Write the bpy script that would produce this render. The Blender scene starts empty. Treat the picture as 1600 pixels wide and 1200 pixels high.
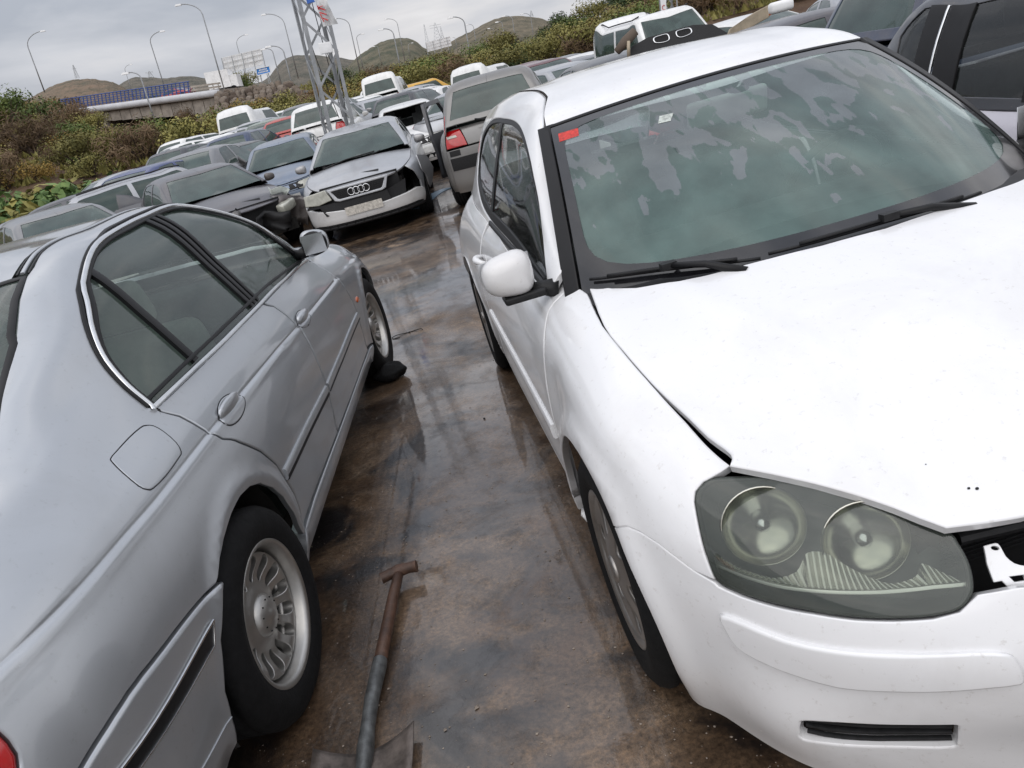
import bpy, math, random
import numpy as np
from math import sin, cos, pi, atan2, hypot, sqrt, radians
from mathutils import Vector, Matrix, Euler
from mathutils.geometry import delaunay_2d_cdt

scene = bpy.context.scene
COL = scene.collection
rng = random.Random(7)

# ---------------------------------------------------------------- camera
# The yard is modelled in its own plane; the whole place is turned by SLOPE at the end,
# because the yard falls away to the left while lamps and towers stand plumb.
F_PX, PITCH, ROLL, CAM_H = 1172.709, 0.380151, -0.269233, 1.544201
SLOPE = 0.085
R_SLOPE = Matrix.Rotation(-SLOPE, 4, 'Y')
R_UP = R_SLOPE.inverted()                      # local turn that keeps a thing plumb
cam_d = bpy.data.cameras.new('camera')
cam = bpy.data.objects.new('camera', cam_d); COL.objects.link(cam)
scene.camera = cam
cam_d.sensor_width = 36.0; cam_d.lens = F_PX / 1600.0 * 36.0
cam_d.clip_start = 0.05; cam_d.clip_end = 6000
_fw = Vector((0, cos(PITCH), -sin(PITCH))); _up0 = Vector((0, sin(PITCH), cos(PITCH)))
_r = Vector((1, 0, 0)) * cos(ROLL) + _up0 * sin(ROLL)
_u = -Vector((1, 0, 0)) * sin(ROLL) + _up0 * cos(ROLL)
_M = Matrix(((_r.x, _u.x, -_fw.x, 0), (_r.y, _u.y, -_fw.y, 0), (_r.z, _u.z, -_fw.z, CAM_H), (0, 0, 0, 1)))
cam.matrix_world = R_SLOPE @ _M
scene.render.resolution_x = 1024; scene.render.resolution_y = 768

# ---------------------------------------------------------------- world: overcast sky
world = bpy.data.worlds.new('World'); scene.world = world; world.use_nodes = True
nt = world.node_tree; nt.nodes.clear()
def N(t, typ, **k):
    n = t.nodes.new(typ)
    for a, b in k.items():
        if a in n.inputs: n.inputs[a].default_value = b
        else: setattr(n, a, b)
    return n
wo = N(nt, 'ShaderNodeOutputWorld'); bgk = N(nt, 'ShaderNodeBackground'); bgc = N(nt, 'ShaderNodeBackground'); wmix = N(nt, 'ShaderNodeMixShader')
sky = N(nt, 'ShaderNodeTexSky', sky_type='NISHITA', sun_disc=False, sun_elevation=radians(48), sun_rotation=radians(150), air_density=1.6, dust_density=3.0)
tc = N(nt, 'ShaderNodeTexCoord'); sep = N(nt, 'ShaderNodeSeparateXYZ'); mp = N(nt, 'ShaderNodeMapping')
mp.inputs['Scale'].default_value = (1.0, 1.0, 3.4); mp.inputs['Location'].default_value = (1.3, 0.2, 0.4); mp.inputs['Rotation'].default_value = (0, -.10, 0)
n1 = N(nt, 'ShaderNodeTexNoise', Scale=1.7, Detail=7.0, Roughness=0.50, Distortion=0.6)
n2 = N(nt, 'ShaderNodeTexNoise', Scale=4.2, Detail=6.0, Roughness=0.55, Distortion=0.3)
addn = N(nt, 'ShaderNodeMath', operation='MULTIPLY_ADD'); addn.inputs[1].default_value = 0.35
cr1 = N(nt, 'ShaderNodeValToRGB')
el = cr1.color_ramp.elements; el[0].position = .36; el[0].color = (.285, .305, .350, 1); el[1].position = .70; el[1].color = (.68, .68, .69, 1)
e = el.new(.50); e.color = (.425, .435, .470, 1); e = el.new(.58); e.color = (.520, .515, .530, 1)
# a cloud deck is brighter overhead than at the horizon
grad = N(nt, 'ShaderNodeMapRange'); grad.inputs['From Min'].default_value = 0.0; grad.inputs['From Max'].default_value = 0.9
grad.inputs['To Min'].default_value = 1.14; grad.inputs['To Max'].default_value = 2.25
mulc = N(nt, 'ShaderNodeVectorMath', operation='SCALE')
nt.links.new(tc.outputs['Generated'], mp.inputs['Vector']); nt.links.new(mp.outputs[0], n1.inputs['Vector']); nt.links.new(mp.outputs[0], n2.inputs['Vector'])
nt.links.new(n2.outputs['Fac'], addn.inputs[0]); nt.links.new(n1.outputs['Fac'], addn.inputs[2])
sub = N(nt, 'ShaderNodeMath', operation='SUBTRACT'); sub.inputs[1].default_value = .175
nt.links.new(addn.outputs[0], sub.inputs[0]); nt.links.new(sub.outputs[0], cr1.inputs[0])
nt.links.new(tc.outputs['Generated'], sep.inputs[0]); nt.links.new(sep.outputs['Z'], grad.inputs['Value'])
nt.links.new(cr1.outputs[0], mulc.inputs[0]); nt.links.new(grad.outputs[0], mulc.inputs['Scale'])
nt.links.new(mulc.outputs[0], bgc.inputs['Color']); nt.links.new(sky.outputs[0], bgk.inputs['Color'])
bgk.inputs['Strength'].default_value = 0.08; bgc.inputs['Strength'].default_value = 1.0
wmix.inputs[0].default_value = 0.93
nt.links.new(bgk.outputs[0], wmix.inputs[1]); nt.links.new(bgc.outputs[0], wmix.inputs[2]); nt.links.new(wmix.outputs[0], wo.inputs[0])

sun_d = bpy.data.lights.new('sun', 'SUN'); sun_d.energy = 1.1; sun_d.angle = radians(80); sun_d.color = (1, .97, .93)
sun = bpy.data.objects.new('sun', sun_d); COL.objects.link(sun)
sun.rotation_euler = Euler((radians(42), 0, radians(150 - 180)), 'XYZ')
vs = scene.view_settings; vs.view_transform = 'Standard'; vs.look = 'None'; vs.gamma = 1; vs.exposure = 0.28; vs.use_curve_mapping = False
scene.render.engine = 'CYCLES'
scene.cycles.max_bounces = 8; scene.cycles.transparent_max_bounces = 24

# ---------------------------------------------------------------- materials
MATS = {}
def new_mat(name):
    m = bpy.data.materials.new(name); m.use_nodes = True; t = m.node_tree
    for n in list(t.nodes):
        if n.type != 'OUTPUT_MATERIAL' and n.type != 'BSDF_PRINCIPLED': t.nodes.remove(n)
    b = next(n for n in t.nodes if n.type == 'BSDF_PRINCIPLED')
    MATS[name] = m
    return m, t, b
def setp(b, **k):
    for a, v in k.items():
        b.inputs[a.replace('_', ' ')].default_value = v
def C4(c): return (c[0], c[1], c[2], 1)
def noise_mix(t, b, c1, c2, scale, lo=.4, hi=.62, detail=6, rough=.6, dist=0, coord='Object', sock='Base Color', into=None):
    tcn = N(t, 'ShaderNodeTexCoord'); n = N(t, 'ShaderNodeTexNoise', Scale=scale, Detail=detail, Roughness=rough, Distortion=dist)
    t.links.new(tcn.outputs[coord], n.inputs['Vector'])
    r = N(t, 'ShaderNodeValToRGB'); r.color_ramp.elements[0].position = lo; r.color_ramp.elements[1].position = hi
    r.color_ramp.elements[0].color = C4(c1) if not isinstance(c1, (int, float)) else (c1, c1, c1, 1)
    r.color_ramp.elements[1].color = C4(c2) if not isinstance(c2, (int, float)) else (c2, c2, c2, 1)
    t.links.new(n.outputs['Fac'], r.inputs[0])
    if into is None: t.links.new(r.outputs[0], b.inputs[sock])
    return r.outputs[0]
def mixc(t, fac, a, b, mode='MIX'):
    m = N(t, 'ShaderNodeMix', data_type='RGBA', blend_type=mode)
    for s, v in ((m.inputs[0], fac), (m.inputs[6], a), (m.inputs[7], b)):
        if hasattr(v, 'links') or hasattr(v, 'is_linked'): t.links.new(v, s)
        elif isinstance(v, (int, float)): s.default_value = v
        else: s.default_value = C4(v)
    return m.outputs[2]
def bump(t, b, h, strength=.2, dist=.01, prev=None, sock='Normal'):
    n = N(t, 'ShaderNodeBump'); n.inputs['Strength'].default_value = strength; n.inputs['Distance'].default_value = dist
    t.links.new(h, n.inputs['Height'])
    if prev: t.links.new(prev, n.inputs['Normal'])
    t.links.new(n.outputs[0], b.inputs[sock]); return n.outputs[0]
def paint(name, col, metal=0.0, rough=.3, coat=1.0, dirt=.25, dirtcol=(.20, .17, .14), flake=False, coatr=.06):
    m, t, b = new_mat(name)
    tcn = N(t, 'ShaderNodeTexCoord')
    n = N(t, 'ShaderNodeTexNoise', Scale=3.0, Detail=8.0, Roughness=.65, Distortion=.5); t.links.new(tcn.outputs['Object'], n.inputs['Vector'])
    r = N(t, 'ShaderNodeValToRGB'); r.color_ramp.elements[0].position = .48; r.color_ramp.elements[1].position = .78
    r.color_ramp.elements[1].color = (dirt, dirt, dirt, 1); t.links.new(n.outputs['Fac'], r.inputs[0])
    n3 = N(t, 'ShaderNodeTexNoise', Scale=60.0, Detail=5.0, Roughness=.7); t.links.new(tcn.outputs['Object'], n3.inputs['Vector'])
    r3 = N(t, 'ShaderNodeValToRGB'); r3.color_ramp.elements[0].position = .60; r3.color_ramp.elements[1].position = .70
    r3.color_ramp.elements[1].color = (dirt * 1.2,) * 3 + (1,); t.links.new(n3.outputs['Fac'], r3.inputs[0])
    sepz = N(t, 'ShaderNodeSeparateXYZ'); t.links.new(tcn.outputs['Object'], sepz.inputs[0])
    rz = N(t, 'ShaderNodeMapRange'); rz.inputs['From Min'].default_value = .55; rz.inputs['From Max'].default_value = .12; rz.inputs['To Max'].default_value = .5 * min(1, dirt * 2.2)
    t.links.new(sepz.outputs['Z'], rz.inputs['Value'])
    ad = N(t, 'ShaderNodeMath', operation='ADD', use_clamp=True); t.links.new(r.outputs[0], ad.inputs[0]); t.links.new(r3.outputs[0], ad.inputs[1])
    ad2 = N(t, 'ShaderNodeMath', operation='ADD', use_clamp=True); t.links.new(ad.outputs[0], ad2.inputs[0]); t.links.new(rz.outputs[0], ad2.inputs[1])
    c = mixc(t, ad2.outputs[0], col, dirtcol)
    t.links.new(c, b.inputs['Base Color'])
    setp(b, Metallic=metal, Roughness=rough, Coat_Weight=coat, Coat_Roughness=coatr)
    rr = N(t, 'ShaderNodeMapRange'); rr.inputs['To Min'].default_value = coatr; rr.inputs['To Max'].default_value = .55
    t.links.new(ad2.outputs[0], rr.inputs['Value']); t.links.new(rr.outputs[0], b.inputs['Coat Roughness'])
    no = N(t, 'ShaderNodeTexNoise', Scale=220.0, Detail=2.0); t.links.new(tcn.outputs['Object'], no.inputs['Vector'])
    bump(t, b, no.outputs['Fac'], .025, .002)
    return m
def plain(name, col, rough=.5, metal=0, coat=0, var=.25, scale=20, spec=.5, bumps=0.0):
    m, t, b = new_mat(name)
    d = tuple(x * (1 - var) for x in col); l = tuple(min(1, x * (1 + var)) for x in col)
    noise_mix(t, b, d, l, scale, .3, .7)
    setp(b, Roughness=rough, Metallic=metal, Coat_Weight=coat)
    if 'Specular IOR Level' in b.inputs: b.inputs['Specular IOR Level'].default_value = spec
    if bumps:
        tcn = N(t, 'ShaderNodeTexCoord'); no = N(t, 'ShaderNodeTexNoise', Scale=scale * 2, Detail=5.0); t.links.new(tcn.outputs['Object'], no.inputs['Vector'])
        bump(t, b, no.outputs['Fac'], bumps, .01)
    return m
def glass(name, tint=(.55, .66, .62), trans=.55, haze=.25, hazecol=(.10, .135, .125), patches=0.0, patchcol=(.22, .25, .25), rough=.03, pscale=5.0, drops=0.0):
    m, t, b = new_mat(name); t.nodes.remove(b)
    out = next(n for n in t.nodes if n.type == 'OUTPUT_MATERIAL')
    tr = N(t, 'ShaderNodeBsdfTransparent'); tr.inputs[0].default_value = C4(tint)
    df = N(t, 'ShaderNodeBsdfDiffuse'); df.inputs[0].default_value = C4(hazecol)
    gl = N(t, 'ShaderNodeBsdfGlossy'); gl.inputs['Roughness'].default_value = rough; gl.inputs[0].default_value = (1, 1, 1, 1)
    fr = N(t, 'ShaderNodeFresnel'); fr.inputs['IOR'].default_value = 1.52
    m1 = N(t, 'ShaderNodeMixShader'); m2 = N(t, 'ShaderNodeMixShader')
    tcn = N(t, 'ShaderNodeTexCoord')
    n = N(t, 'ShaderNodeTexNoise', Scale=pscale * .6, Detail=4.0, Roughness=.5); t.links.new(tcn.outputs['Object'], n.inputs['Vector'])
    mr = N(t, 'ShaderNodeMapRange'); mr.inputs['From Min'].default_value = .3; mr.inputs['From Max'].default_value = .7
    mr.inputs['To Min'].default_value = haze * .7; mr.inputs['To Max'].default_value = min(1, haze * 1.3); t.links.new(n.outputs['Fac'], mr.inputs['Value'])
    facs = mr.outputs[0]
    if patches:
        mpn = N(t, 'ShaderNodeMapping'); mpn.inputs['Scale'].default_value = (.50, 1.25, .50); t.links.new(tcn.outputs['Object'], mpn.inputs['Vector'])
        n5 = N(t, 'ShaderNodeTexNoise', Scale=pscale, Detail=3.5, Roughness=.45, Distortion=.35); t.links.new(mpn.outputs[0], n5.inputs['Vector'])
        sz = N(t, 'ShaderNodeSeparateXYZ'); t.links.new(tcn.outputs['Object'], sz.inputs[0])
        gz = N(t, 'ShaderNodeMapRange'); gz.inputs['From Min'].default_value = 1.04; gz.inputs['From Max'].default_value = 1.26; gz.inputs['To Min'].default_value = -.19; gz.inputs['To Max'].default_value = .05
        t.links.new(sz.outputs['Z'], gz.inputs['Value'])
        a = N(t, 'ShaderNodeMath', operation='ADD'); t.links.new(n5.outputs['Fac'], a.inputs[0]); t.links.new(gz.outputs[0], a.inputs[1])
        r = N(t, 'ShaderNodeValToRGB'); r.color_ramp.elements[0].position = .505; r.color_ramp.elements[1].position = .515; t.links.new(a.outputs[0], r.inputs[0])
        t.links.new(mixc(t, r.outputs[0], hazecol, patchcol), df.inputs[0])
        hz_ = N(t, 'ShaderNodeMapRange'); hz_.inputs['From Min'].default_value = 1.14; hz_.inputs['From Max'].default_value = 1.30; hz_.inputs['To Min'].default_value = 1.0; hz_.inputs['To Max'].default_value = .62; t.links.new(sz.outputs['Z'], hz_.inputs['Value'])
        hm = N(t, 'ShaderNodeMath', operation='MULTIPLY'); t.links.new(mr.outputs[0], hm.inputs[0]); t.links.new(hz_.outputs[0], hm.inputs[1]); mr = hm
        mm = N(t, 'ShaderNodeMath', operation='MULTIPLY_ADD', use_clamp=True); mm.inputs[1].default_value = patches; t.links.new(r.outputs[0], mm.inputs[0]); t.links.new(mr.outputs[0], mm.inputs[2]); facs = mm.outputs[0]
    t.links.new(facs, m1.inputs[0]); t.links.new(tr.outputs[0], m1.inputs[1]); t.links.new(df.outputs[0], m1.inputs[2])
    t.links.new(fr.outputs[0], m2.inputs[0]); t.links.new(m1.outputs[0], m2.inputs[1]); t.links.new(gl.outputs[0], m2.inputs[2])
    t.links.new(m2.outputs[0], out.inputs[0])
    if drops:
        v = N(t, 'ShaderNodeTexVoronoi', Scale=170.0, Randomness=1.0); t.links.new(tcn.outputs['Object'], v.inputs['Vector'])
        r = N(t, 'ShaderNodeMapRange'); r.inputs['From Max'].default_value = .35; r.inputs['To Min'].default_value = 1; r.inputs['To Max'].default_value = 0; t.links.new(v.outputs['Distance'], r.inputs['Value'])
        bn = N(t, 'ShaderNodeBump'); bn.inputs['Strength'].default_value = drops; bn.inputs['Distance'].default_value = .002; t.links.new(r.outputs[0], bn.inputs['Height'])
        t.links.new(bn.outputs[0], gl.inputs['Normal']); t.links.new(bn.outputs[0], fr.inputs['Normal'])
    return m

M_WHITE = paint('white_paint', (.78, .78, .79), 0, .35, .9, .22, (.34, .30, .26))
M_SILVER = paint('silver_paint', (.465, .485, .51), .68, .38, .9, .16, (.22, .21, .20))
M_BLACK = plain('black_plastic', (.013, .013, .014), .5, var=.4, scale=60, spec=.3)
M_RUBBER = plain('rubber', (.0065, .0065, .007), .8, var=.35, scale=40, bumps=.15, spec=.25)
M_SEAL = plain('black_seal', (.007, .007, .008), .45, var=.2, spec=.3)
M_GLOSSB = plain('black_gloss', (.012, .012, .014), .15, var=.2, coat=.5)
M_CHROME = plain('chrome', (.72, .73, .74), .18, 1.0, var=.08)
M_ALLOY = plain('alloy', (.46, .45, .43), .36, .85, var=.18, scale=9)
M_HUB = plain('hubcap', (.34, .32, .30), .30, .8, var=.25, scale=9)
M_DARK = plain('dark_void', (.008, .008, .009), .8, var=.3)
M_UNDER = plain('underbody', (.02, .019, .018), .8, var=.5, scale=8)
M_CABIN = plain('cabin_grey', (.085, .09, .09), .8, var=.3, scale=12)
M_SEAT = plain('seat_fabric', (.20, .20, .20), .9, var=.25, scale=30)
M_BEIGE = plain('pale_trim', (.48, .48, .45), .8, var=.15, scale=12)
M_GLASS_G = glass('fogged_glass', (.80, .93, .88), haze=.52, hazecol=(.125, .195, .178), patches=.22, patchcol=(.17, .195, .205), pscale=12)
M_GLASS_S = glass('tinted_side_glass', (.50, .56, .54), haze=.10, hazecol=(.05, .06, .055), drops=.12)
M_GLASS_B = glass('sedan_side_glass', (.56, .66, .60), haze=.32, hazecol=(.115, .155, .135), drops=.10)
M_GLASS_D = glass('far_glass', (.20, .27, .245), haze=.6, hazecol=(.070, .105, .095))
M_RED = plain('red_lens', (.42, .008, .010), .12, coat=1, var=.2)
M_ORANGE = plain('orange_lens', (.55, .10, .01), .15, coat=1, var=.2)
M_LAMPG = plain('lamp_lens', (.38, .38, .33), .18, coat=1, var=.25, scale=14)
M_PLATED = plain('dirty_plate', (.50, .47, .42), .6, var=.4, scale=30)
M_PLATE = plain('plate', (.62, .62, .60), .5, var=.15)
# ---------------------------------------------------------------- object helpers
def link(name, me, mats=(), parent=None, kind=None):
    o = bpy.data.objects.new(name, me); COL.objects.link(o)
    if me is not None and mats:
        for m in (mats if isinstance(mats, (list, tuple)) else [mats]):
            if len(me.materials) < (len(mats) if isinstance(mats, (list, tuple)) else 1): me.materials.append(m)
    if parent is not None: o.parent = parent
    if kind: o['kind'] = kind
    return o
def thing(name, label, cat, group=None, me=None, mats=()):
    o = link(name, me, mats); o['label'] = label; o['category'] = cat
    if group: o['group'] = group
    return o
def meshd(name, verts, faces, smooth=True, normals=None, flat=None):
    me = bpy.data.meshes.new(name); me.from_pydata([tuple(v) for v in verts], [], [tuple(f) for f in faces]); me.update()
    if smooth: me.polygons.foreach_set('use_smooth', [True] * len(me.polygons))
    if normals is not None: me.normals_split_custom_set_from_vertices([tuple(n) for n in normals])
    return me
class MB:
    """small mesh collector"""
    def __init__(s): s.v = []; s.f = []
    def add(s, vs, fs):
        k = len(s.v); s.v += [tuple(v) for v in vs]; s.f += [tuple(i + k for i in f) for f in fs]; return s
    def box(s, c, d, rot=None, top=1.0):
        x, y, z = d[0] / 2, d[1] / 2, d[2] / 2
        vs = [Vector((sx * x * (top if sz > 0 else 1), sy * y * (top if sz > 0 else 1), sz * z)) for sz in (-1, 1) for sy in (-1, 1) for sx in (-1, 1)]
        if rot: vs = [rot @ v for v in vs]
        vs = [v + Vector(c) for v in vs]
        return s.add(vs, [(0, 2, 3, 1), (4, 5, 7, 6), (0, 1, 5, 4), (2, 6, 7, 3), (0, 4, 6, 2), (1, 3, 7, 5)])
    def bar(s, a, b, r, n=6, r2=None, cap=True):
        a = Vector(a); b = Vector(b); r2 = r if r2 is None else r2; d = (b - a).normalized()
        x = d.orthogonal().normalized(); y = d.cross(x)
        vs = [a + (x * cos(2 * pi * i / n) + y * sin(2 * pi * i / n)) * r for i in range(n)] + [b + (x * cos(2 * pi * i / n) + y * sin(2 * pi * i / n)) * r2 for i in range(n)]
        fs = [(i, (i + 1) % n, n + (i + 1) % n, n + i) for i in range(n)]
        if cap: fs += [tuple(range(n))[::-1], tuple(range(n, 2 * n))]
        return s.add(vs, fs)
    def flatbar(s, a, b, w, t, up=(0, 0, 1)):
        a = Vector(a); b = Vector(b); d = (b - a).normalized(); u = Vector(up); x = d.cross(u)
        if x.length < 1e-4: x = d.orthogonal()
        x.normalize(); u = x.cross(d)
        vs = [p + x * sx * w / 2 + u * sz * t / 2 for p in (a, b) for sx, sz in ((-1, -1), (1, -1), (1, 1), (-1, 1))]
        return s.add(vs, [(0, 1, 5, 4), (1, 2, 6, 5), (2, 3, 7, 6), (3, 0, 4, 7), (3, 2, 1, 0), (4, 5, 6, 7)])
    def tube(s, pts, r, n=8, radii=None, cap=True):
        pts = [Vector(p) for p in pts]; k = len(s.v); m = len(pts); x = None
        for i, p in enumerate(pts):
            d = (pts[min(i + 1, m - 1)] - pts[max(i - 1, 0)]).normalized()
            if x is None: x = d.orthogonal().normalized()
            x = (x - d * x.dot(d)).normalized(); y = d.cross(x); rr = radii[i] if radii else r
            s.v += [tuple(p + (x * cos(2 * pi * j / n) + y * sin(2 * pi * j / n)) * rr) for j in range(n)]
        for i in range(m - 1):
            for j in range(n): s.f.append((k + i * n + j, k + i * n + (j + 1) % n, k + (i + 1) * n + (j + 1) % n, k + (i + 1) * n + j))
        if cap: s.f += [tuple(k + j for j in range(n))[::-1], tuple(k + (m - 1) * n + j for j in range(n))]
        return s
    def lathe(s, prof, n=48, axis='y', c=(0, 0, 0), close=False):
        """prof: (radius, offset along axis)"""
        k = len(s.v); m = len(prof)
        for r, o in prof:
            for j in range(n):
                a = 2 * pi * j / n
                p = (r * cos(a), o, r * sin(a)) if axis == 'y' else ((o, r * cos(a), r * sin(a)) if axis == 'x' else (r * cos(a), r * sin(a), o))
                s.v.append((p[0] + c[0], p[1] + c[1], p[2] + c[2]))
        for i in range(m - 1 if not close else m):
            for j in range(n):
                i2 = (i + 1) % m
                s.f.append((k + i * n + j, k + i2 * n + j, k + i2 * n + (j + 1) % n, k + i * n + (j + 1) % n))
        return s
    def mesh(s, name='m', smooth=False, bevel=0): return meshd(name, s.v, s.f, smooth)
    def obj(s, name, mat, parent=None, smooth=False, kind=None, angle=None):
        me = s.mesh(name, smooth)
        if smooth and angle is not None:
            try: me.set_sharp_from_angle(angle=radians(angle))
            except Exception: pass
        return link(name, me, mat, parent, kind)
def add_bevel(o, w=.004, seg=2):
    m = o.modifiers.new('bevel', 'BEVEL'); m.width = w; m.segments = seg; m.limit_method = 'ANGLE'; m.angle_limit = radians(35)

# ---------------------------------------------------------------- lofted skins and trimmed panels
def cr(xs, T, u):
    xs = np.asarray(xs, float); T = np.asarray(T, float); u = np.clip(np.asarray(u, float), xs[0], xs[-1])
    n = len(xs); h = np.diff(xs); sh = (slice(None),) + (None,) * (T.ndim - 1)
    s = np.diff(T, axis=0) / h[sh]; m = np.empty_like(T); m[0] = s[0]; m[-1] = s[-1]
    m[1:-1] = (s[:-1] * h[1:][sh] + s[1:] * h[:-1][sh]) / (h[1:] + h[:-1])[sh]
    i = np.clip(np.searchsorted(xs, u, side='right') - 1, 0, n - 2)
    e = (Ellipsis,) + (None,) * (T.ndim - 1); t = ((u - xs[i]) / h[i])[e]; H = h[i][e]
    return (2*t**3-3*t**2+1)*T[i] + (t**3-2*t**2+t)*H*m[i] + (-2*t**3+3*t**2)*T[i+1] + (t**3-t**2)*H*m[i+1]
class Skin:
    """surface through cross sections (a,z) at stations u. Plain: a = lateral distance y.
    With wrap=(uf,Af,n,ur,Ar,nr,B): a = inset from a plan curve that runs along the side at y=B and
    bends round the front (after uf) and the rear (before ur) as superellipses."""
    def __init__(s, st, wrap=None, bumpf=None):
        st = sorted(st, key=lambda a: a[0]); s.xs = np.array([a[0] for a in st], float); s.T = np.array([a[1] for a in st], float); s.K = s.T.shape[1]
        s.wrap = wrap; s.bumpf = bumpf
        if wrap:
            uf, Af, nf, ur, Ar, nr, B = wrap
            t = np.linspace(0, pi / 2, 3001); x = uf + Af * np.sin(t)**(2/nf); y = B * np.cos(t)**(2/nf)
            L = np.concatenate([[0], np.cumsum(np.hypot(np.diff(x), np.diff(y)))]) + uf
            x2 = ur - Ar * np.sin(t)**(2/nr); y2 = B * np.cos(t)**(2/nr)
            L2 = ur - np.concatenate([[0], np.cumsum(np.hypot(np.diff(x2), np.diff(y2)))])
            s.L = np.concatenate([L2[::-1], L]); s.X = np.concatenate([x2[::-1], x]); s.Y = np.concatenate([y2[::-1], y]); s.B = B
            s.u0, s.u1 = s.L[0], s.L[-1]
    def raw(s, u, v):
        u = np.atleast_1d(np.asarray(u, float)); v = np.atleast_1d(np.asarray(v, float))
        S_ = cr(s.xs, s.T, u); k = np.clip(np.floor(v).astype(int), 0, s.K - 2); t = (v - k)[:, None]; r = np.arange(len(u))
        p1 = S_[r, k]; p2 = S_[r, k + 1]
        p0 = np.where((k > 0)[:, None], S_[r, np.maximum(k - 1, 0)], 2 * p1 - p2); p3 = np.where((k < s.K - 2)[:, None], S_[r, np.minimum(k + 2, s.K - 1)], 2 * p2 - p1)
        if not s.wrap:   # level at the centre line
            last = (k == s.K - 2)[:, None]; mir = p1 * np.array([-1, 1]); p3 = np.where(last, mir, p3)
        d0 = np.linalg.norm(p1 - p0, axis=1)[:, None] + 1e-6; d1 = np.linalg.norm(p2 - p1, axis=1)[:, None] + 1e-6; d2 = np.linalg.norm(p3 - p2, axis=1)[:, None] + 1e-6
        m1 = ((p1 - p0) / d0 * d1 + (p2 - p1) / d1 * d0) / (d0 + d1) * d1; m2 = ((p2 - p1) / d1 * d2 + (p3 - p2) / d2 * d1) / (d1 + d2) * d1
        q = (2*t**3-3*t**2+1)*p1 + (t**3-2*t**2+t)*m1 + (-2*t**3+3*t**2)*p2 + (t**3-t**2)*m2
        if s.wrap:
            X = lambda w: np.where(w < s.u0, s.X[0], np.where(w > s.u1, s.X[-1], np.interp(w, s.L, s.X))); Y = lambda w: np.interp(w, s.L, s.Y)
            Y = lambda w: np.where(w > s.u1, -(w - s.u1), np.where(w < s.u0, w - s.u0, np.interp(w, s.L, s.Y)))
            e = .02; x = X(u); y = Y(u); tx = X(u + e) - X(u - e); ty = Y(u + e) - Y(u - e); l = np.hypot(tx, ty); tx /= l; ty /= l
            return np.stack([x + q[:, 0] * ty, y - q[:, 0] * tx, q[:, 1]], -1)
        return np.stack([u, q[:, 0], q[:, 1]], -1)
    def P(s, u, v):
        q = s.raw(u, v)
        if s.bumpf is None: return q
        return q + s.nrm0(u, v) * s.bumpf(q)[:, None]
    def _n(s, f, u, v, e, ev):
        u = np.atleast_1d(np.asarray(u, float)); v = np.atleast_1d(np.asarray(v, float))
        v2 = np.minimum(v + ev, s.K - 1); v1 = np.maximum(v2 - 2 * ev, 0)
        a = f(u + e, v) - f(u - e, v); b = f(u, v2) - f(u, v1); n = -np.cross(a, b)
        return n / (np.linalg.norm(n, axis=1)[:, None] + 1e-12)
    def nrm0(s, u, v): return s._n(s.raw, u, v, .004, .02)
    def nrm(s, u, v): return s._n(s.P, u, v, .003, .02)
    def curve(s, uv, n=6, off=0.0):
        """dense 3-D points of a polyline given in uv"""
        uv = resample(np.array(uv, float), n); P = s.P(uv[:, 0], uv[:, 1]) + off * s.nrm(uv[:, 0], uv[:, 1]); return P
def resample(uv, n): 
    out = []
    for a, b in zip(uv[:-1], uv[1:]):
        for i in range(n): out.append(a + (b - a) * i / n)
    out.append(uv[-1]); return np.array(out)
def smooth_closed(pts, n=6, corners=()):
    """closed Catmull-Rom through pts; indices in corners stay sharp"""
    pts = np.array(pts, float); m = len(pts); out = []
    for i in range(m):
        p0, p1, p2, p3 = pts[(i - 1) % m], pts[i], pts[(i + 1) % m], pts[(i + 2) % m]
        if i in corners: p0 = 2 * p1 - p2
        if (i + 1) % m in corners: p3 = 2 * p2 - p1
        for j in range(n):
            t = j / n; out.append(.5 * (2 * p1 + (p2 - p0) * t + (2 * p0 - 5 * p1 + 4 * p2 - p3) * t * t + (3 * p1 - p0 - 3 * p2 + p3) * t**3))
    return np.array(out)
def smooth_open(pts, n=6):
    pts = np.array(pts, float); m = len(pts); out = []
    for i in range(m - 1):
        p1, p2 = pts[i], pts[i + 1]; p0 = pts[i - 1] if i else 2 * p1 - p2; p3 = pts[i + 2] if i + 2 < m else 2 * p2 - p1
        for j in range(n):
            t = j / n; out.append(.5 * (2 * p1 + (p2 - p0) * t + (2 * p0 - 5 * p1 + 4 * p2 - p3) * t * t + (3 * p1 - p0 - 3 * p2 + p3) * t**3))
    out.append(pts[-1]); return np.array(out)
def inside(poly, q):
    x, y = q[:, 0], q[:, 1]; c = np.zeros(len(q), bool); px, py = poly[:, 0], poly[:, 1]; j = len(poly) - 1
    for i in range(len(poly)):
        cond = ((py[i] > y) != (py[j] > y))
        if cond.any():
            xi = (px[j] - px[i]) * (y - py[i]) / (py[j] - py[i] + 1e-30) + px[i]; c ^= cond & (x < xi)
        j = i
    return c
def _ring(poly, h):
    out = []; m = len(poly)
    for i in range(m):
        a, b = poly[i], poly[(i + 1) % m]; k = max(1, int(math.ceil(np.linalg.norm(b - a) / h)))
        for j in range(k): out.append(a + (b - a) * j / k)
    out = np.array(out); d = np.linalg.norm(out - np.roll(out, 1, axis=0), axis=1)
    return out[d > h * .12] if (d > h * .12).sum() > 3 else out
def _offset(r, d):
    a = np.roll(r, 1, axis=0); b = np.roll(r, -1, axis=0); t = b - a; n = np.stack([-t[:, 1], t[:, 0]], -1); n /= np.linalg.norm(n, axis=1)[:, None] + 1e-12
    area = .5 * np.sum(r[:, 0] * np.roll(r[:, 1], -1) - np.roll(r[:, 0], -1) * r[:, 1])
    return r + n * d * (1 if area > 0 else -1)
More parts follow.
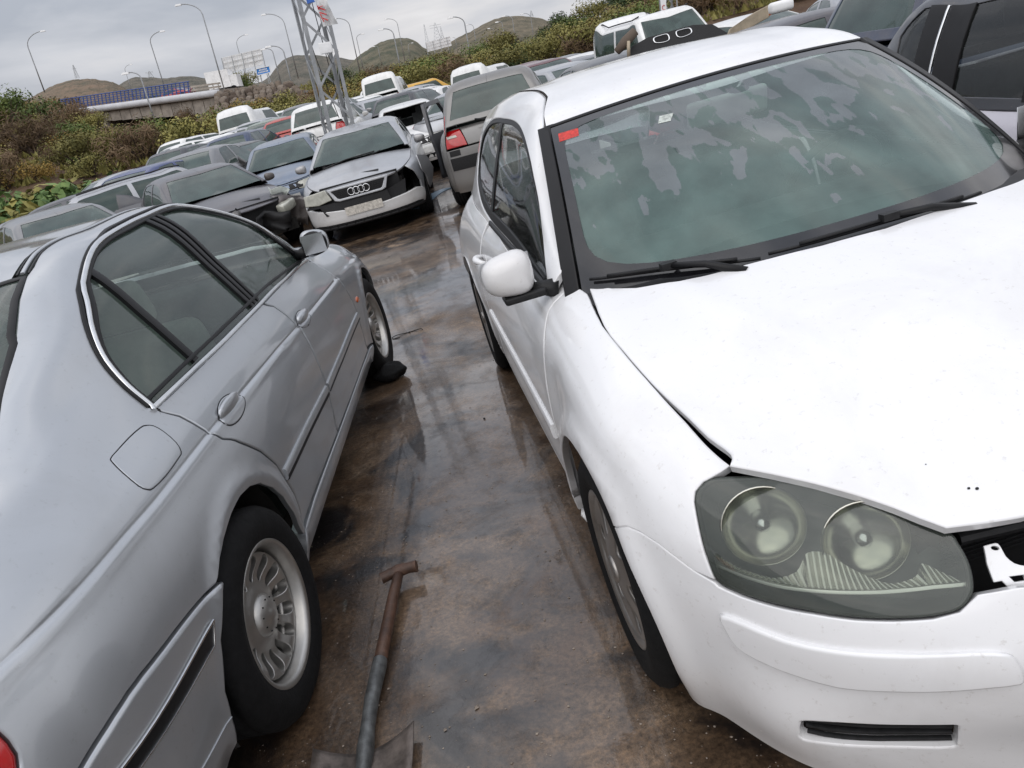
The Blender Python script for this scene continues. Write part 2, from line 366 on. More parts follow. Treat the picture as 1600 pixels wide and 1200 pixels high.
def panel_mesh(name, S_, outline, holes=(), h=.03, off=0.0, thick=.012, roll=.002, side=1, fine=(), flange=True, hb=None):
    o = np.array(outline, float); cu, cv = o[:, 0].mean(), o[:, 1].mean()
    e = .01; su = max(.2, np.linalg.norm(S_.P([cu + e], [cv]) - S_.P([cu - e], [cv])) / (2 * e))
    ve = min(cv + .1, S_.K - 1); sv = np.linalg.norm(S_.P([cu], [ve]) - S_.P([cu], [ve - .2])) / .2
    sv = max(sv, .02); sc = np.array([su, sv]); hb = hb or h
    rings = [_ring(o * sc, hb)] + [_ring(np.array(q, float) * sc, hb) for q in holes]
    for k in range(1, len(rings)): pass
    V = []; E = []; tag = []; base = []
    allp = rings[0]
    for k, r in enumerate(rings):
        ins = _offset(r, roll * 1.6 if k == 0 else -roll * 1.6)
        for arr, tg in ((r, 1), (ins, 0)) if roll > 0 else ((r, 1),):
            s0 = len(V); V += [tuple(p) for p in arr]; tag += [tg] * len(arr)
            E += [(s0 + i, s0 + (i + 1) % len(arr)) for i in range(len(arr))]
            if tg == 1: base.append((s0, len(arr)))
    mn = rings[0].min(0); mx = rings[0].max(0)
    gx = np.arange(mn[0] + h * .4, mx[0], h); gy = np.arange(mn[1] + h * .4, mx[1], h)
    if len(gx) and len(gy):
        G = np.stack(np.meshgrid(gx, gy, indexing='ij'), -1); G[:, ::2, 0] += h * .5; G = G.reshape(-1, 2)
        ok = inside(rings[0], G)
        for r in rings[1:]: ok &= ~inside(r, G)
        G = G[ok]
        B = np.concatenate(rings)
        if len(G):
            keep = np.ones(len(G), bool)
            for i0 in range(0, len(G), 2000):
                g = G[i0:i0 + 2000]; dd = np.sqrt(((g[:, None] - B[None]) ** 2).sum(-1)).min(1); keep[i0:i0 + 2000] = dd > h * .45
            G = G[keep]
        for fl, w in fine:
            F = resample(np.array(fl, float), 1) * sc; F2 = []
            for a, b in zip(F[:-1], F[1:]):
                k = max(1, int(np.linalg.norm(b - a) / (h * .5)))
                F2 += [a + (b - a) * j / k for j in range(k)]
            F2 = np.array(F2); t = np.gradient(F2, axis=0); nn = np.stack([-t[:, 1], t[:, 0]], -1); nn /= np.linalg.norm(nn, axis=1)[:, None] + 1e-9
            add = np.concatenate([F2 + nn * q * w for q in (-2.2, -1.2, -.6, 0, .6, 1.2, 2.2)])
            ok = inside(rings[0], add)
            for r in rings[1:]: ok &= ~inside(r, add)
            add = add[ok]
            if len(G) and len(F2):
                dd = np.array([np.sqrt(((g - F2) ** 2).sum(-1)).min() for g in G]); G = G[dd > w * 3]
            if len(add):
                dd = np.array([np.sqrt(((g - B) ** 2).sum(-1)).min() for g in add]); add = add[dd > .003]
                G = np.concatenate([G, add]) if len(G) else add
        V += [tuple(p) for p in G]; tag += [0] * len(G)
    vo, eo, fo, vorig, _, _ = delaunay_2d_cdt([Vector(p) for p in V], E, [], 0, 1e-6)
    vo = np.array([(p[0], p[1]) for p in vo]); tri = np.array([f for f in fo if len(f) == 3], int)
    cen = vo[tri].mean(1); ok = inside(rings[0], cen)
    for r in rings[1:]: ok &= ~inside(r, cen)
    tri = tri[ok]
    T = np.zeros(len(vo), int)
    for i, og in enumerate(vorig):
        if any(tag[j] == 1 for j in og): T[i] = 1
    uv = vo / sc; P = S_.P(uv[:, 0], uv[:, 1]); Nn = S_.nrm(uv[:, 0], uv[:, 1]); P = P + Nn * off
    # outward direction on rings
    Nv = Nn.copy(); verts = []; 
    outdir = np.zeros_like(P)
    first = {}
    for i, og in enumerate(vorig):
        for j in og: first[j] = i
    flv = []; flf = []
    for k, (s0, m) in enumerate(base):
        ids = [first.get(s0 + i) for i in range(m)]
        r = rings[k]; o2 = _offset(r, -.004 if k == 0 else .004); q = o2 / sc; Po = S_.P(q[:, 0], q[:, 1]) ; rr = r / sc; Pr = S_.P(rr[:, 0], rr[:, 1]); d = Po - Pr; d /= np.linalg.norm(d, axis=1)[:, None] + 1e-12
        nn = S_.nrm(rr[:, 0], rr[:, 1]); base3 = Pr + nn * off - nn * roll
        for i, id_ in enumerate(ids):
            if id_ is not None:
                if roll > 0: P[id_] = base3[i]
                Nv[id_] = (nn[i] * .6 + d[i] * .8) if roll > 0 else nn[i]
        if flange and thick != 0:
            k0 = len(flv); 
            for i in range(m): flv += [(base3[i], d[i]), (base3[i] - nn[i] * thick, d[i])]
            for i in range(m): a = k0 + 2 * i; b = k0 + 2 * ((i + 1) % m); flf.append((a, b, b + 1, a + 1))
    n0 = len(P)
    if flv: P = np.concatenate([P, np.array([a for a, _ in flv])]); Nv = np.concatenate([Nv, np.array([b for _, b in flv])])
    used = np.unique(tri)
    mv = np.array([1, -side, 1.0]); P = P * mv; Nv = Nv * mv; Nv /= np.linalg.norm(Nv, axis=1)[:, None] + 1e-12
    a, b, c = P[tri[:, 0]], P[tri[:, 1]], P[tri[:, 2]]; fn = np.cross(b - a, c - a); fl = (fn * (Nv[tri[:, 0]] + Nv[tri[:, 1]] + Nv[tri[:, 2]])).sum(1) < 0
    tri[fl] = tri[fl][:, ::-1]
    faces = [tuple(t) for t in tri]
    for f in flf:
        f = [i + n0 for i in f]; q = P[f]; fn = np.cross(q[1] - q[0], q[2] - q[0])
        if (fn * Nv[f[0]]).sum() < 0: f = f[::-1]
        faces.append(tuple(f))
    remap = -np.ones(len(P), int); us = sorted(set(i for f in faces for i in f)); remap[us] = np.arange(len(us))
    return meshd(name, P[us], [tuple(int(remap[i]) for i in f) for f in faces], True, Nv[us])
def panel(name, S_, outline, mat, parent, **k):
    return link(name, panel_mesh(name, S_, outline, **k), mat, parent)
def strip_on(name, S_, uv, width, height, mat, parent, side=1, off=.001, n=4, rounded=True, taper=False):
    """raised moulding that follows a uv polyline on a skin"""
    uv = resample(np.array(uv, float), n); P = S_.P(uv[:, 0], uv[:, 1]); Nn = S_.nrm(uv[:, 0], uv[:, 1])
    T_ = np.gradient(P, axis=0); T_ /= np.linalg.norm(T_, axis=1)[:, None]; W_ = np.cross(Nn, T_); mv = np.array([1, -side, 1.0])
    prof = [(-.5, -.3), (-.5, .45), (-.36, .9), (0, 1.0), (.36, .9), (.5, .45), (.5, -.3)] if rounded else [(-.5, -.3), (-.5, .9), (-.42, 1), (.42, 1), (.5, .9), (.5, -.3)]
    vs = []; m = len(prof); k = len(P)
    for i in range(k):
        sc = 1.0 if not taper else min(1.0, .15 + 6.0 * min(i, k - 1 - i) / k)
        for a, b in prof: vs.append((P[i] + W_[i] * a * width * sc + Nn[i] * (off + b * height * sc)) * mv)
    fs = [(i * m + j, (i + 1) * m + j, (i + 1) * m + j + 1, i * m + j + 1) for i in range(k - 1) for j in range(m - 1)] + [tuple(range(m)), tuple((k - 1) * m + j for j in range(m))[::-1]]
    me = meshd(name, vs, fs, True); bmfix(me); me.set_sharp_from_angle(angle=radians(50)); return link(name, me, mat, parent)
def bmfix(me):
    import bmesh
    bm = bmesh.new(); bm.from_mesh(me); bmesh.ops.recalc_face_normals(bm, faces=bm.faces); bm.to_mesh(me); bm.free()
def car_frame(o, cx, cy, yaw, z=0):
    """car local +x = heading; yaw measured clockwise from +Y"""
    o.location = (cx, cy, z); o.rotation_euler = (0, 0, pi / 2 - yaw)
def St(x, ys, zs): return (x, list(zip(ys, zs)))
# ---------------------------------------------------------------- skins of the two near cars
class FSkin:
    def __init__(s, f, K=1e9): s.f = f; s.K = K
    def P(s, u, v):
        u = np.atleast_1d(np.asarray(u, float)); v = np.atleast_1d(np.asarray(v, float)); return s.f(u, v)
    def nrm(s, u, v):
        u = np.atleast_1d(np.asarray(u, float)); v = np.atleast_1d(np.asarray(v, float)); e = .003
        n = -np.cross(s.P(u + e, v) - s.P(u - e, v), s.P(u, v + e) - s.P(u, v - e)); return n / (np.linalg.norm(n, axis=1)[:, None] + 1e-12)
def G(x, w): return np.exp(-(x / w) ** 2)
def gl_bump(q):
    x, y, z = q.T
    r = np.hypot(x, z - .315); b = .020 * G(r - .375, .045) * (z > .1)
    r2 = np.hypot(x + 2.578, z - .315); b += .010 * G(r2 - .375, .035)
    b += -.012 * G(np.hypot(x + .30, (z - .66) * .8), .09)       # dent at the rear edge of the wing
    return b
GL = Skin([
 St(-3.60, (.13,.10,.07,.04,.03,.06,.12,.20), (.25,.36,.50,.62,.74,.84,.93,.985)),
 St(-3.10, (.06,.04,.02,.00,.01,.05,.11,.18), (.24,.34,.48,.62,.74,.84,.92,.98)),
 St(-2.58, (.05,.03,.015,.00,.01,.04,.075,.12), (.20,.30,.46,.60,.74,.84,.91,.965)),
 St(-1.70, (.045,.02,.010,.00,.012,.035,.065,.10), (.19,.28,.45,.60,.74,.84,.905,.95)),
 St(-.80, (.045,.02,.010,.00,.012,.035,.065,.10), (.19,.28,.45,.60,.74,.83,.89,.935)),
 St(-.42, (.05,.02,.008,.00,.012,.035,.085,.175), (.19,.28,.45,.60,.73,.82,.89,.94)),
 St(-.10, (.04,.01,.00,.00,.008,.03,.09,.195), (.20,.30,.45,.60,.71,.80,.865,.91)),
 St(.15, (.040,.010,-.005,-.004,.004,.025,.085,.195), (.17,.30,.45,.59,.69,.765,.82,.865)),
 St(.30, (.030,-.010,-.024,-.018,.0,.035,.095,.187), (.165,.30,.45,.58,.66,.735,.785,.825)),
 St(.50, (.03,-.005,-.012,-.006,.010,.05,.10,.165), (.16,.30,.44,.56,.63,.69,.735,.775)),
 St(.65, (.028,-.015,-.008,-.004,.015,.055,.10,.155), (.16,.30,.43,.55,.61,.67,.715,.755)),
 St(.85, (.045,.022,.002,.004,.025,.06,.10,.15), (.16,.30,.43,.54,.60,.65,.695,.735)),
 St(1.05, (.06,.045,.012,.010,.035,.06,.09,.14), (.16,.29,.42,.53,.59,.64,.68,.715)),
 St(1.4, (.06,.045,.012,.010,.035,.055,.08,.13), (.16,.29,.42,.53,.59,.63,.67,.705)),
 St(2.2, (.06,.045,.012,.010,.035,.055,.08,.13), (.16,.29,.42,.53,.59,.63,.67,.705)),
], wrap=(-.1, .98, 2.5, -2.75, .576, 3.0, .878), bumpf=gl_bump)
_hx = np.array([-.55,-.38,-.10,.10,.30,.50,.62,.70,.80]); _hc = np.array([1.02,1.005,.975,.94,.895,.835,.79,.75,.69]); _he = np.array([.95,.937,.893,.855,.805,.738,.70,.675,.64])
def _hood(u, v):
    zc = cr(_hx, _hc, u); ze = cr(_hx, _he, u); w = np.abs(v) / .71
    z = zc - (zc - ze) * w ** 2.3 + .007 * G(np.abs(v) - (.30 + .22 * (.75 - u)), .045)
    return np.stack([u, -v, z], -1)
GH = FSkin(_hood)
def _wind(u, v):   # u 0 bottom .. 1 top, v lateral (right +)
    a = np.abs(v)
    wb = .735; wt = .60; W = wb + (wt - wb) * u; w = a / W
    xb = -.10 - .37 * w ** 2.4; zb = .955 - .02 * w ** 2
    xt = -.93 - .10 * w ** 2; zt = 1.378 - .032 * w ** 2
    k = 4 * u * (1 - u)
    return np.stack([xb + (xt - xb) * u + .016 * k, v, zb + (zt - zb) * u + .022 * k], -1)
GW = FSkin(_wind)
GG = Skin([
 St(-.45, (.785,.77,.75,.735,.70,.40,0), (.925,.935,.948,.955,.962,.98,.99)),
 St(-.65, (.780,.765,.74,.72,.68,.40,0), (.93,.97,1.01,1.035,1.045,1.07,1.085)),
 St(-.85, (.780,.750,.715,.69,.65,.40,0), (.935,1.02,1.10,1.16,1.185,1.23,1.25)),
 St(-1.05, (.780,.735,.69,.655,.606,.40,0), (.94,1.07,1.19,1.285,1.342,1.372,1.385)),
 St(-1.3, (.780,.725,.665,.625,.57,.36,0), (.94,1.11,1.25,1.345,1.405,1.44,1.452)),
 St(-1.8, (.780,.720,.66,.62,.56,.34,0), (.945,1.12,1.27,1.365,1.432,1.468,1.480)),
 St(-2.3, (.768,.705,.65,.61,.55,.33,0), (.955,1.12,1.26,1.345,1.412,1.452,1.465)),
 St(-2.7, (.745,.685,.635,.60,.54,.32,0), (.965,1.10,1.22,1.30,1.37,1.41,1.425)),
 St(-2.95, (.71,.665,.62,.58,.52,.30,0), (.975,1.07,1.16,1.23,1.29,1.33,1.345)),
 St(-3.12, (.66,.63,.59,.55,.49,.29,0), (.98,1.02,1.06,1.10,1.13,1.15,1.16)),
 St(-3.22, (.60,.57,.54,.50,.45,.27,0), (.96,.97,.98,.99,1.0,1.01,1.015)),
])
_sx = np.array([-3.63,-3.34,-3.09,-2.74,-2.38,-1.95,-1.53,-.915,-.3,.3]); _sz = np.array([.882,.870,.860,.855,.847,.836,.818,.797,.775,.74])
def bl_bump(q):
    x, y, z = q.T
    r = np.hypot(x + 2.83, z - .315); b = .012 * G(r - .395, .030) * (z > .2)
    r2 = np.hypot(x, z - .315); b += .012 * G(r2 - .385, .030) * (z > .2)
    zs = np.interp(x, _sx, _sz); b += (-.0045 * G(z - zs, .0045) + .004 * G(z - zs + .016, .014)) * (y > .5)
    b -= .005 * G(z - .36, .03) * (np.abs(x + 1.4) < 1.2)
    return b
BL = Skin([
 St(-4.05, (.30,.33,.35,.36,.35,.33,.30,.26,.22,.16,.08,0), (.30,.38,.5,.62,.74,.83,.90,.94,.955,.965,.97,.97)),
 St(-3.96, (.55,.60,.63,.64,.62,.57,.50,.44,.36,.26,.14,0), (.27,.35,.49,.62,.76,.86,.935,.975,.99,1.0,1.0,1.0)),
 St(-3.85, (.70,.74,.77,.78,.76,.715,.65,.58,.48,.36,.2,0), (.25,.34,.48,.62,.77,.88,.955,.99,1.012,1.02,1.025,1.025)),
 St(-3.60, (.79,.83,.86,.87,.85,.805,.74,.68,.56,.42,.2,0), (.23,.32,.48,.62,.79,.895,.965,1.01,1.035,1.045,1.05,1.05)),
 St(-3.20, (.82,.86,.885,.895,.875,.83,.765,.70,.60,.50,.28,0), (.21,.30,.46,.62,.79,.895,.975,1.04,1.075,1.072,1.065,1.06)),
 St(-3.00, (.83,.87,.89,.90,.88,.835,.775,.69,.605,.53,.30,0), (.20,.30,.46,.62,.79,.89,.97,1.08,1.165,1.165,1.14,1.13)),
 St(-2.75, (.84,.87,.89,.90,.88,.84,.790,.70,.615,.56,.32,0), (.21,.29,.46,.62,.79,.885,.965,1.12,1.25,1.283,1.28,1.28)),
 St(-2.45, (.845,.87,.89,.90,.88,.845,.800,.705,.61,.56,.34,0), (.21,.28,.45,.62,.79,.88,.96,1.15,1.32,1.375,1.405,1.41)),
 St(-2.00, (.845,.87,.885,.895,.88,.85,.808,.71,.60,.55,.34,0), (.21,.28,.45,.62,.79,.88,.96,1.16,1.35,1.40,1.425,1.435)),
 St(-1.50, (.845,.87,.885,.895,.88,.85,.810,.72,.625,.572,.35,0), (.21,.28,.45,.62,.79,.87,.955,1.15,1.345,1.392,1.415,1.422)),
 St(-1.20, (.845,.87,.885,.895,.88,.85,.808,.752,.690,.635,.37,0), (.21,.28,.45,.61,.78,.865,.945,1.10,1.25,1.295,1.33,1.34)),
 St(-.85, (.845,.87,.885,.895,.88,.845,.80,.765,.735,.68,.40,0), (.21,.28,.45,.61,.77,.85,.935,1.01,1.08,1.11,1.135,1.145)),
 St(-.55, (.845,.87,.885,.895,.875,.84,.79,.75,.70,.62,.36,0), (.21,.28,.45,.60,.76,.84,.90,.93,.95,.965,.98,.985)),
 St(0.0, (.83,.87,.89,.895,.87,.83,.77,.72,.65,.56,.32,0), (.20,.30,.45,.59,.73,.80,.855,.88,.895,.91,.93,.935)),
 St(.35, (.79,.83,.85,.855,.835,.79,.74,.69,.62,.52,.30,0), (.22,.30,.43,.57,.68,.745,.80,.825,.84,.855,.875,.885)),
 St(.60, (.68,.72,.74,.745,.73,.69,.64,.59,.53,.44,.26,0), (.23,.30,.43,.55,.64,.70,.745,.77,.785,.80,.82,.83)),
 St(.78, (.40,.43,.45,.455,.44,.41,.38,.35,.31,.26,.15,0), (.25,.31,.42,.52,.60,.65,.68,.70,.715,.73,.745,.75)),
], bumpf=bl_bump)
# outlines of shut lines, lamps and openings, measured in each skin's own (u, v)
O = {
 'b_dlo': [(-2.782,6.224),(-2.777,6.608),(-2.757,6.968),(-2.719,7.337),(-2.661,7.647),(-2.585,7.898),(-2.485,8.253),(-2.385,8.584),(-2.266,8.875),(-2.101,9.077),(-1.914,9.115),(-1.748,9.073),(-1.516,9.16),(-1.438,9.083),(-1.345,8.982),(-1.222,8.982),(-1.157,8.183),(-1.062,7.759),(-0.9336,7.596),(-0.169,8.626)],
 'b_dlolow': [(-2.774,6.166),(-2.481,6.155),(-2.203,6.124),(-1.751,6.114),(-1.34,6.171),(-0.8214,6.318)],
 'b_swage': [(-3.628,4.841),(-3.508,4.787),(-3.334,4.713),(-3.091,4.659),(-2.736,4.669),(-2.373,4.623),(-1.944,4.555),(-1.524,4.325),(-0.9024,4.311)],
 'b_rearshut': [(-2.772,6.127),(-2.734,5.586),(-2.718,4.947),(-2.709,4.653),(-2.68,4.265),(-2.615,3.85),(-2.53,3.39),(-2.466,2.912),(-2.448,2.625),(-2.399,2.037),(-2.395,1.492),(-2.462,1.249)],
 'b_bshut': [(-1.713,6.053),(-1.643,5.635),(-1.622,5.096),(-1.613,4.378),(-1.619,3.771),(-1.608,3.184),(-1.604,2.61),(-1.57,2.247),(-1.69,1.334),(-1.664,0.582)],
 'b_arch': [(-3.08,2.96),(-3.088,3.011),(-3.043,3.155),(-2.988,3.254),(-2.883,3.328),(-2.791,3.338),(-2.71,3.254),(-2.642,3.086),(-2.569,2.737),(-2.515,2.359),(-2.472,1.869),(-2.453,1.452),(-2.456,0.404)],
 'b_rockup': [(-2.468,1.274),(-2.241,1.311),(-1.776,1.292),(-1.342,1.224),(-0.7917,1.251)],
 'b_rocklow': [(-2.456,0.404),(-1.901,0),(-1.407,0),(-1.067,0),(-0.1695,0.009)],
 'b_bumptop': [(-3.08,2.96),(-3.153,3.035),(-3.234,3.117),(-3.364,3.231),(-3.507,3.331),(-3.66,3.266)],
 'b_bumpfront': [(-3.077,2.937),(-3.186,2.343),(-3.239,1.679),(-3.247,1.247),(-3.233,0.54),(-3.279,0.129)],
 'b_bumpblack': [(-3.184,2.695),(-3.22,2.418),(-3.575,2.554),(-3.604,2.814)],
 'b_bumpline': [(-3.254,1.291),(-3.422,1.417)],
 'b_tail': [(-3.706,4.298),(-3.706,4.112),(-3.713,3.921),(-3.727,3.813)],
 'b_flap': [(-2.853,6.018),(-2.837,5.884),(-2.834,5.59),(-2.845,5.141),(-2.864,4.898),(-2.893,4.848),(-2.985,4.812),(-3.054,4.844),(-3.072,4.926),(-3.079,5.124),(-3.066,5.566),(-3.048,5.932),(-3.038,6.012),(-3.008,6.034),(-2.937,6.06),(-2.877,6.055)],
 'b_reargl': [(-2.547,9.344),(-2.79,9.04),(-3.03,8.17)],
 'b_seam1': [(-2.535,9.444),(-2.459,9.541),(-2.289,9.767),(-1.898,10.31),(-1.792,10.3)],
 'b_seam2': [(-2.537,9.346),(-2.457,9.415),(-2.309,9.545),(-1.882,10.16)],
 'b_bpil_l': [(-1.82,8.882),(-1.751,6.174)],
 'b_bpil_r': [(-1.753,8.745),(-1.683,6.144)],
 'b_qpil_l': [(-2.447,8.161),(-2.445,6.254)],
 'b_qpil_r': [(-2.412,8.079),(-2.394,6.241)],
 'b_mould_r': [(-2.442,2.607),(-1.573,2.362)],
 'b_mould_f': [(-1.556,2.428),(-0.3726,2.635)],
 'b_hand': [(-2.518,4.649),(-1.501,4.451),(-0.4426,3.037)],
 'b_handr_box': [(-2.57,5.056),(-2.472,5.146),(-2.404,4.765),(-2.443,4.332),(-2.517,4.209),(-2.603,4.341),(-2.618,4.711)],
 'b_ftop': [(-0.4802,7.202),(0.2295,7.499),(0.2604,6.156)],
 'b_farch': [(-0.0465,3.813),(-0.2058,3.395),(-0.3136,2.778),(-0.3858,2.065),(-0.4305,1.397),(-0.2336,0)],
 'g_hoodside': [(-0.3897,7),(-0.315,6.814),(-0.1845,6.639),(-0.0258,6.628),(0.1171,6.647),(0.2196,6.636),(0.3077,6.609),(0.3904,6.538),(0.4661,6.501)],
 'g_hl': [(0.4546,6.121),(0.4318,5.777),(0.4255,5.431),(0.4325,5.174),(0.4609,4.614),(0.487,4.051),(0.5141,3.442),(0.5702,3.428),(0.6319,3.535),(0.7019,3.668),(0.7657,3.733),(0.8273,3.843),(0.8865,3.991),(0.9272,4.205),(0.9455,4.498),(0.9542,4.837),(0.9539,5.438),(0.9427,6.023),(0.9248,6.386),(0.8322,6.806),(0.6641,7),(0.5696,6.848)],
 'g_fb': [(0.1838,2.832),(0.2792,3.431),(0.318,3.528),(0.3717,3.576),(0.4206,3.51),(0.465,3.424),(0.5112,3.403)],
 'g_barch': [(0.1838,2.832),(0.2891,2.885),(0.3273,2.482),(0.3458,1.825),(0.355,0.963),(0.3846,0.835)],
 'g_bbot': [(0.357,0.518),(0.4041,0.24),(0.4927,0),(0.5619,0),(0.6248,0.005)],
 'g_farch': [(-0.1895,3.291),(-0.1561,2.937),(-0.0764,2.895),(0.0331,2.808),(0.1068,2.718),(0.1838,2.832)],
 'g_strip': [(0.5261,2.751),(0.5801,2.83),(0.655,2.827),(0.7229,2.873),(0.7848,2.935),(0.8632,3.041),(0.94,3.191),(0.9849,3.166),(0.9982,2.996),(1.007,2.723),(1.001,2.593),(0.9563,2.514),(0.8795,2.368),(0.8006,2.241),(0.7368,2.153),(0.6703,2.162),(0.5956,2.171),(0.5537,2.243),(0.5324,2.517)],
 'g_grille': [(0.661,1.215),(0.6711,1.311),(0.7299,1.422),(0.8157,1.498),(0.8976,1.594),(0.9161,1.609),(0.9161,1.118),(0.8894,1.06),(0.7904,1.018),(0.7034,0.958),(0.6601,0.899),(0.6571,1.026)],
 'g_bumptop': [(0.9536,4.668),(0.98,4.734),(1.021,4.83)],
 'g_handle': [(-1.722,4.639)],
 'g_doorf': [(-0.4899,5.663),(-0.4344,5.115),(-0.4198,4.485),(-0.7106,1.984)],
 'g_sill': [(-0.3299,1.065),(-1.651,3.229)],
 'g_hoodfront': [(0.4205,-0.673),(0.482,-0.617),(0.5366,-0.57),(0.5888,-0.528),(0.6396,-0.489),(0.6716,-0.466),(0.7017,-0.441),(0.7128,-0.403),(0.7326,-0.333)],
 'g_hoodside2': [(-0.3894,-0.695),(-0.1874,-0.723),(0.0955,-0.713),(0.2791,-0.696),(0.4205,-0.673)],
 'g_hoodrear': [(-0.401,-0.691),(-0.2762,-0.596),(-0.193,-0.499),(-0.1575,-0.392),(-0.1265,-0.283),(-0.0962,-0.179),(-0.0818,-0.027),(-0.0857,0.136),(-0.1372,0.344),(-0.1885,0.474)],
 'g_wtop': [(0.9808,0.59),(0.9432,0.304),(0.9832,0.053),(0.9948,-0.125),(1.015,-0.32),(1.031,-0.599)],
 'g_wleft': [(0.7702,0.633),(0.5634,0.657),(0.3785,0.679),(0.2132,0.7),(0.1058,0.713),(0.0416,0.709)],
 'g_wright': [(0.8162,-0.6),(0.6137,-0.668),(0.4399,-0.751),(0.2453,-0.8),(0.0681,-0.8)],
 'g_wglassl': [(0.923,0.571),(0.7166,0.605),(0.4397,0.641),(0.2273,0.667),(0.119,0.671),(0.0728,0.661)],
 'g_wglassr': [(0.9956,-0.603),(0.6974,-0.637),(0.4286,-0.727),(0.2305,-0.8),(0.0829,-0.8)],
 'g_sticker': [(0.9243,0.56),(0.9162,0.497),(0.8587,0.509),(0.8585,0.571)],
 'g_win': [(-1.908,3.498),(-1.55,3.299),(-1.311,3.068),(-1.095,2.948),(-0.9591,2.893),(-0.8321,2.768),(-0.741,2.077),(-0.6307,1.287),(-0.5751,0),(-0.46,0)],
 'g_winr': [(-2.316,3.522),(-2.377,2.607),(-2.476,1.52),(-2.39,0.704),(-2.135,0.275),(-1.815,0.154),(-1.508,0),(-1.177,0)],
 'g_apil': [(-1.033,4.088),(-0.9329,4.062),(-0.8323,4.054),(-0.7292,4.028),(-0.6153,3.914),(-0.5169,3.59)],
 'g_brk': [(0.9889,6.115),(1.011,6.238),(1.017,6.128),(1.021,5.736),(1.032,5.474),(1.046,5.368),(1.058,5.306),(1.052,4.724),(1.013,4.726),(1.006,4.913),(0.9928,4.887),(0.9876,5.437),(0.9879,5.674)],
 'g_rstrip': [(0.4883,3.766),(0.5672,3.883),(0.6456,4.057),(0.7397,4.307),(0.8072,4.498),(0.8939,4.776),(0.9476,4.883)],
 'g_rtop': [(0.4914,4.075),(0.5289,4.024),(0.5666,4.032),(0.6215,4.185),(0.6613,4.572),(0.6742,5.109),(0.7095,5.26),(0.7576,4.99),(0.8074,4.792),(0.8339,4.798),(0.8682,5.043),(0.8782,5.419),(0.9088,5.216),(0.9382,4.992)],
 'g_bowls': [(0.5503,5.767),(0.7788,6.117)],
 'g_bowls2': [(0.5812,5.406),(0.7847,5.783)],
 'g_wip1': [(0.0356,0.672),(0.0352,0.49),(0.0112,0.294)],
 'g_wip2': [(0.021,0.272),(0.0214,-0.029),(0.0082,-0.317)],
 'g_wclear': [(0.0734,0.664),(0.0896,0.493),(0.1133,0.272),(0.0908,-0.034),(0.1178,-0.351),(0.0352,-0.8)],
}
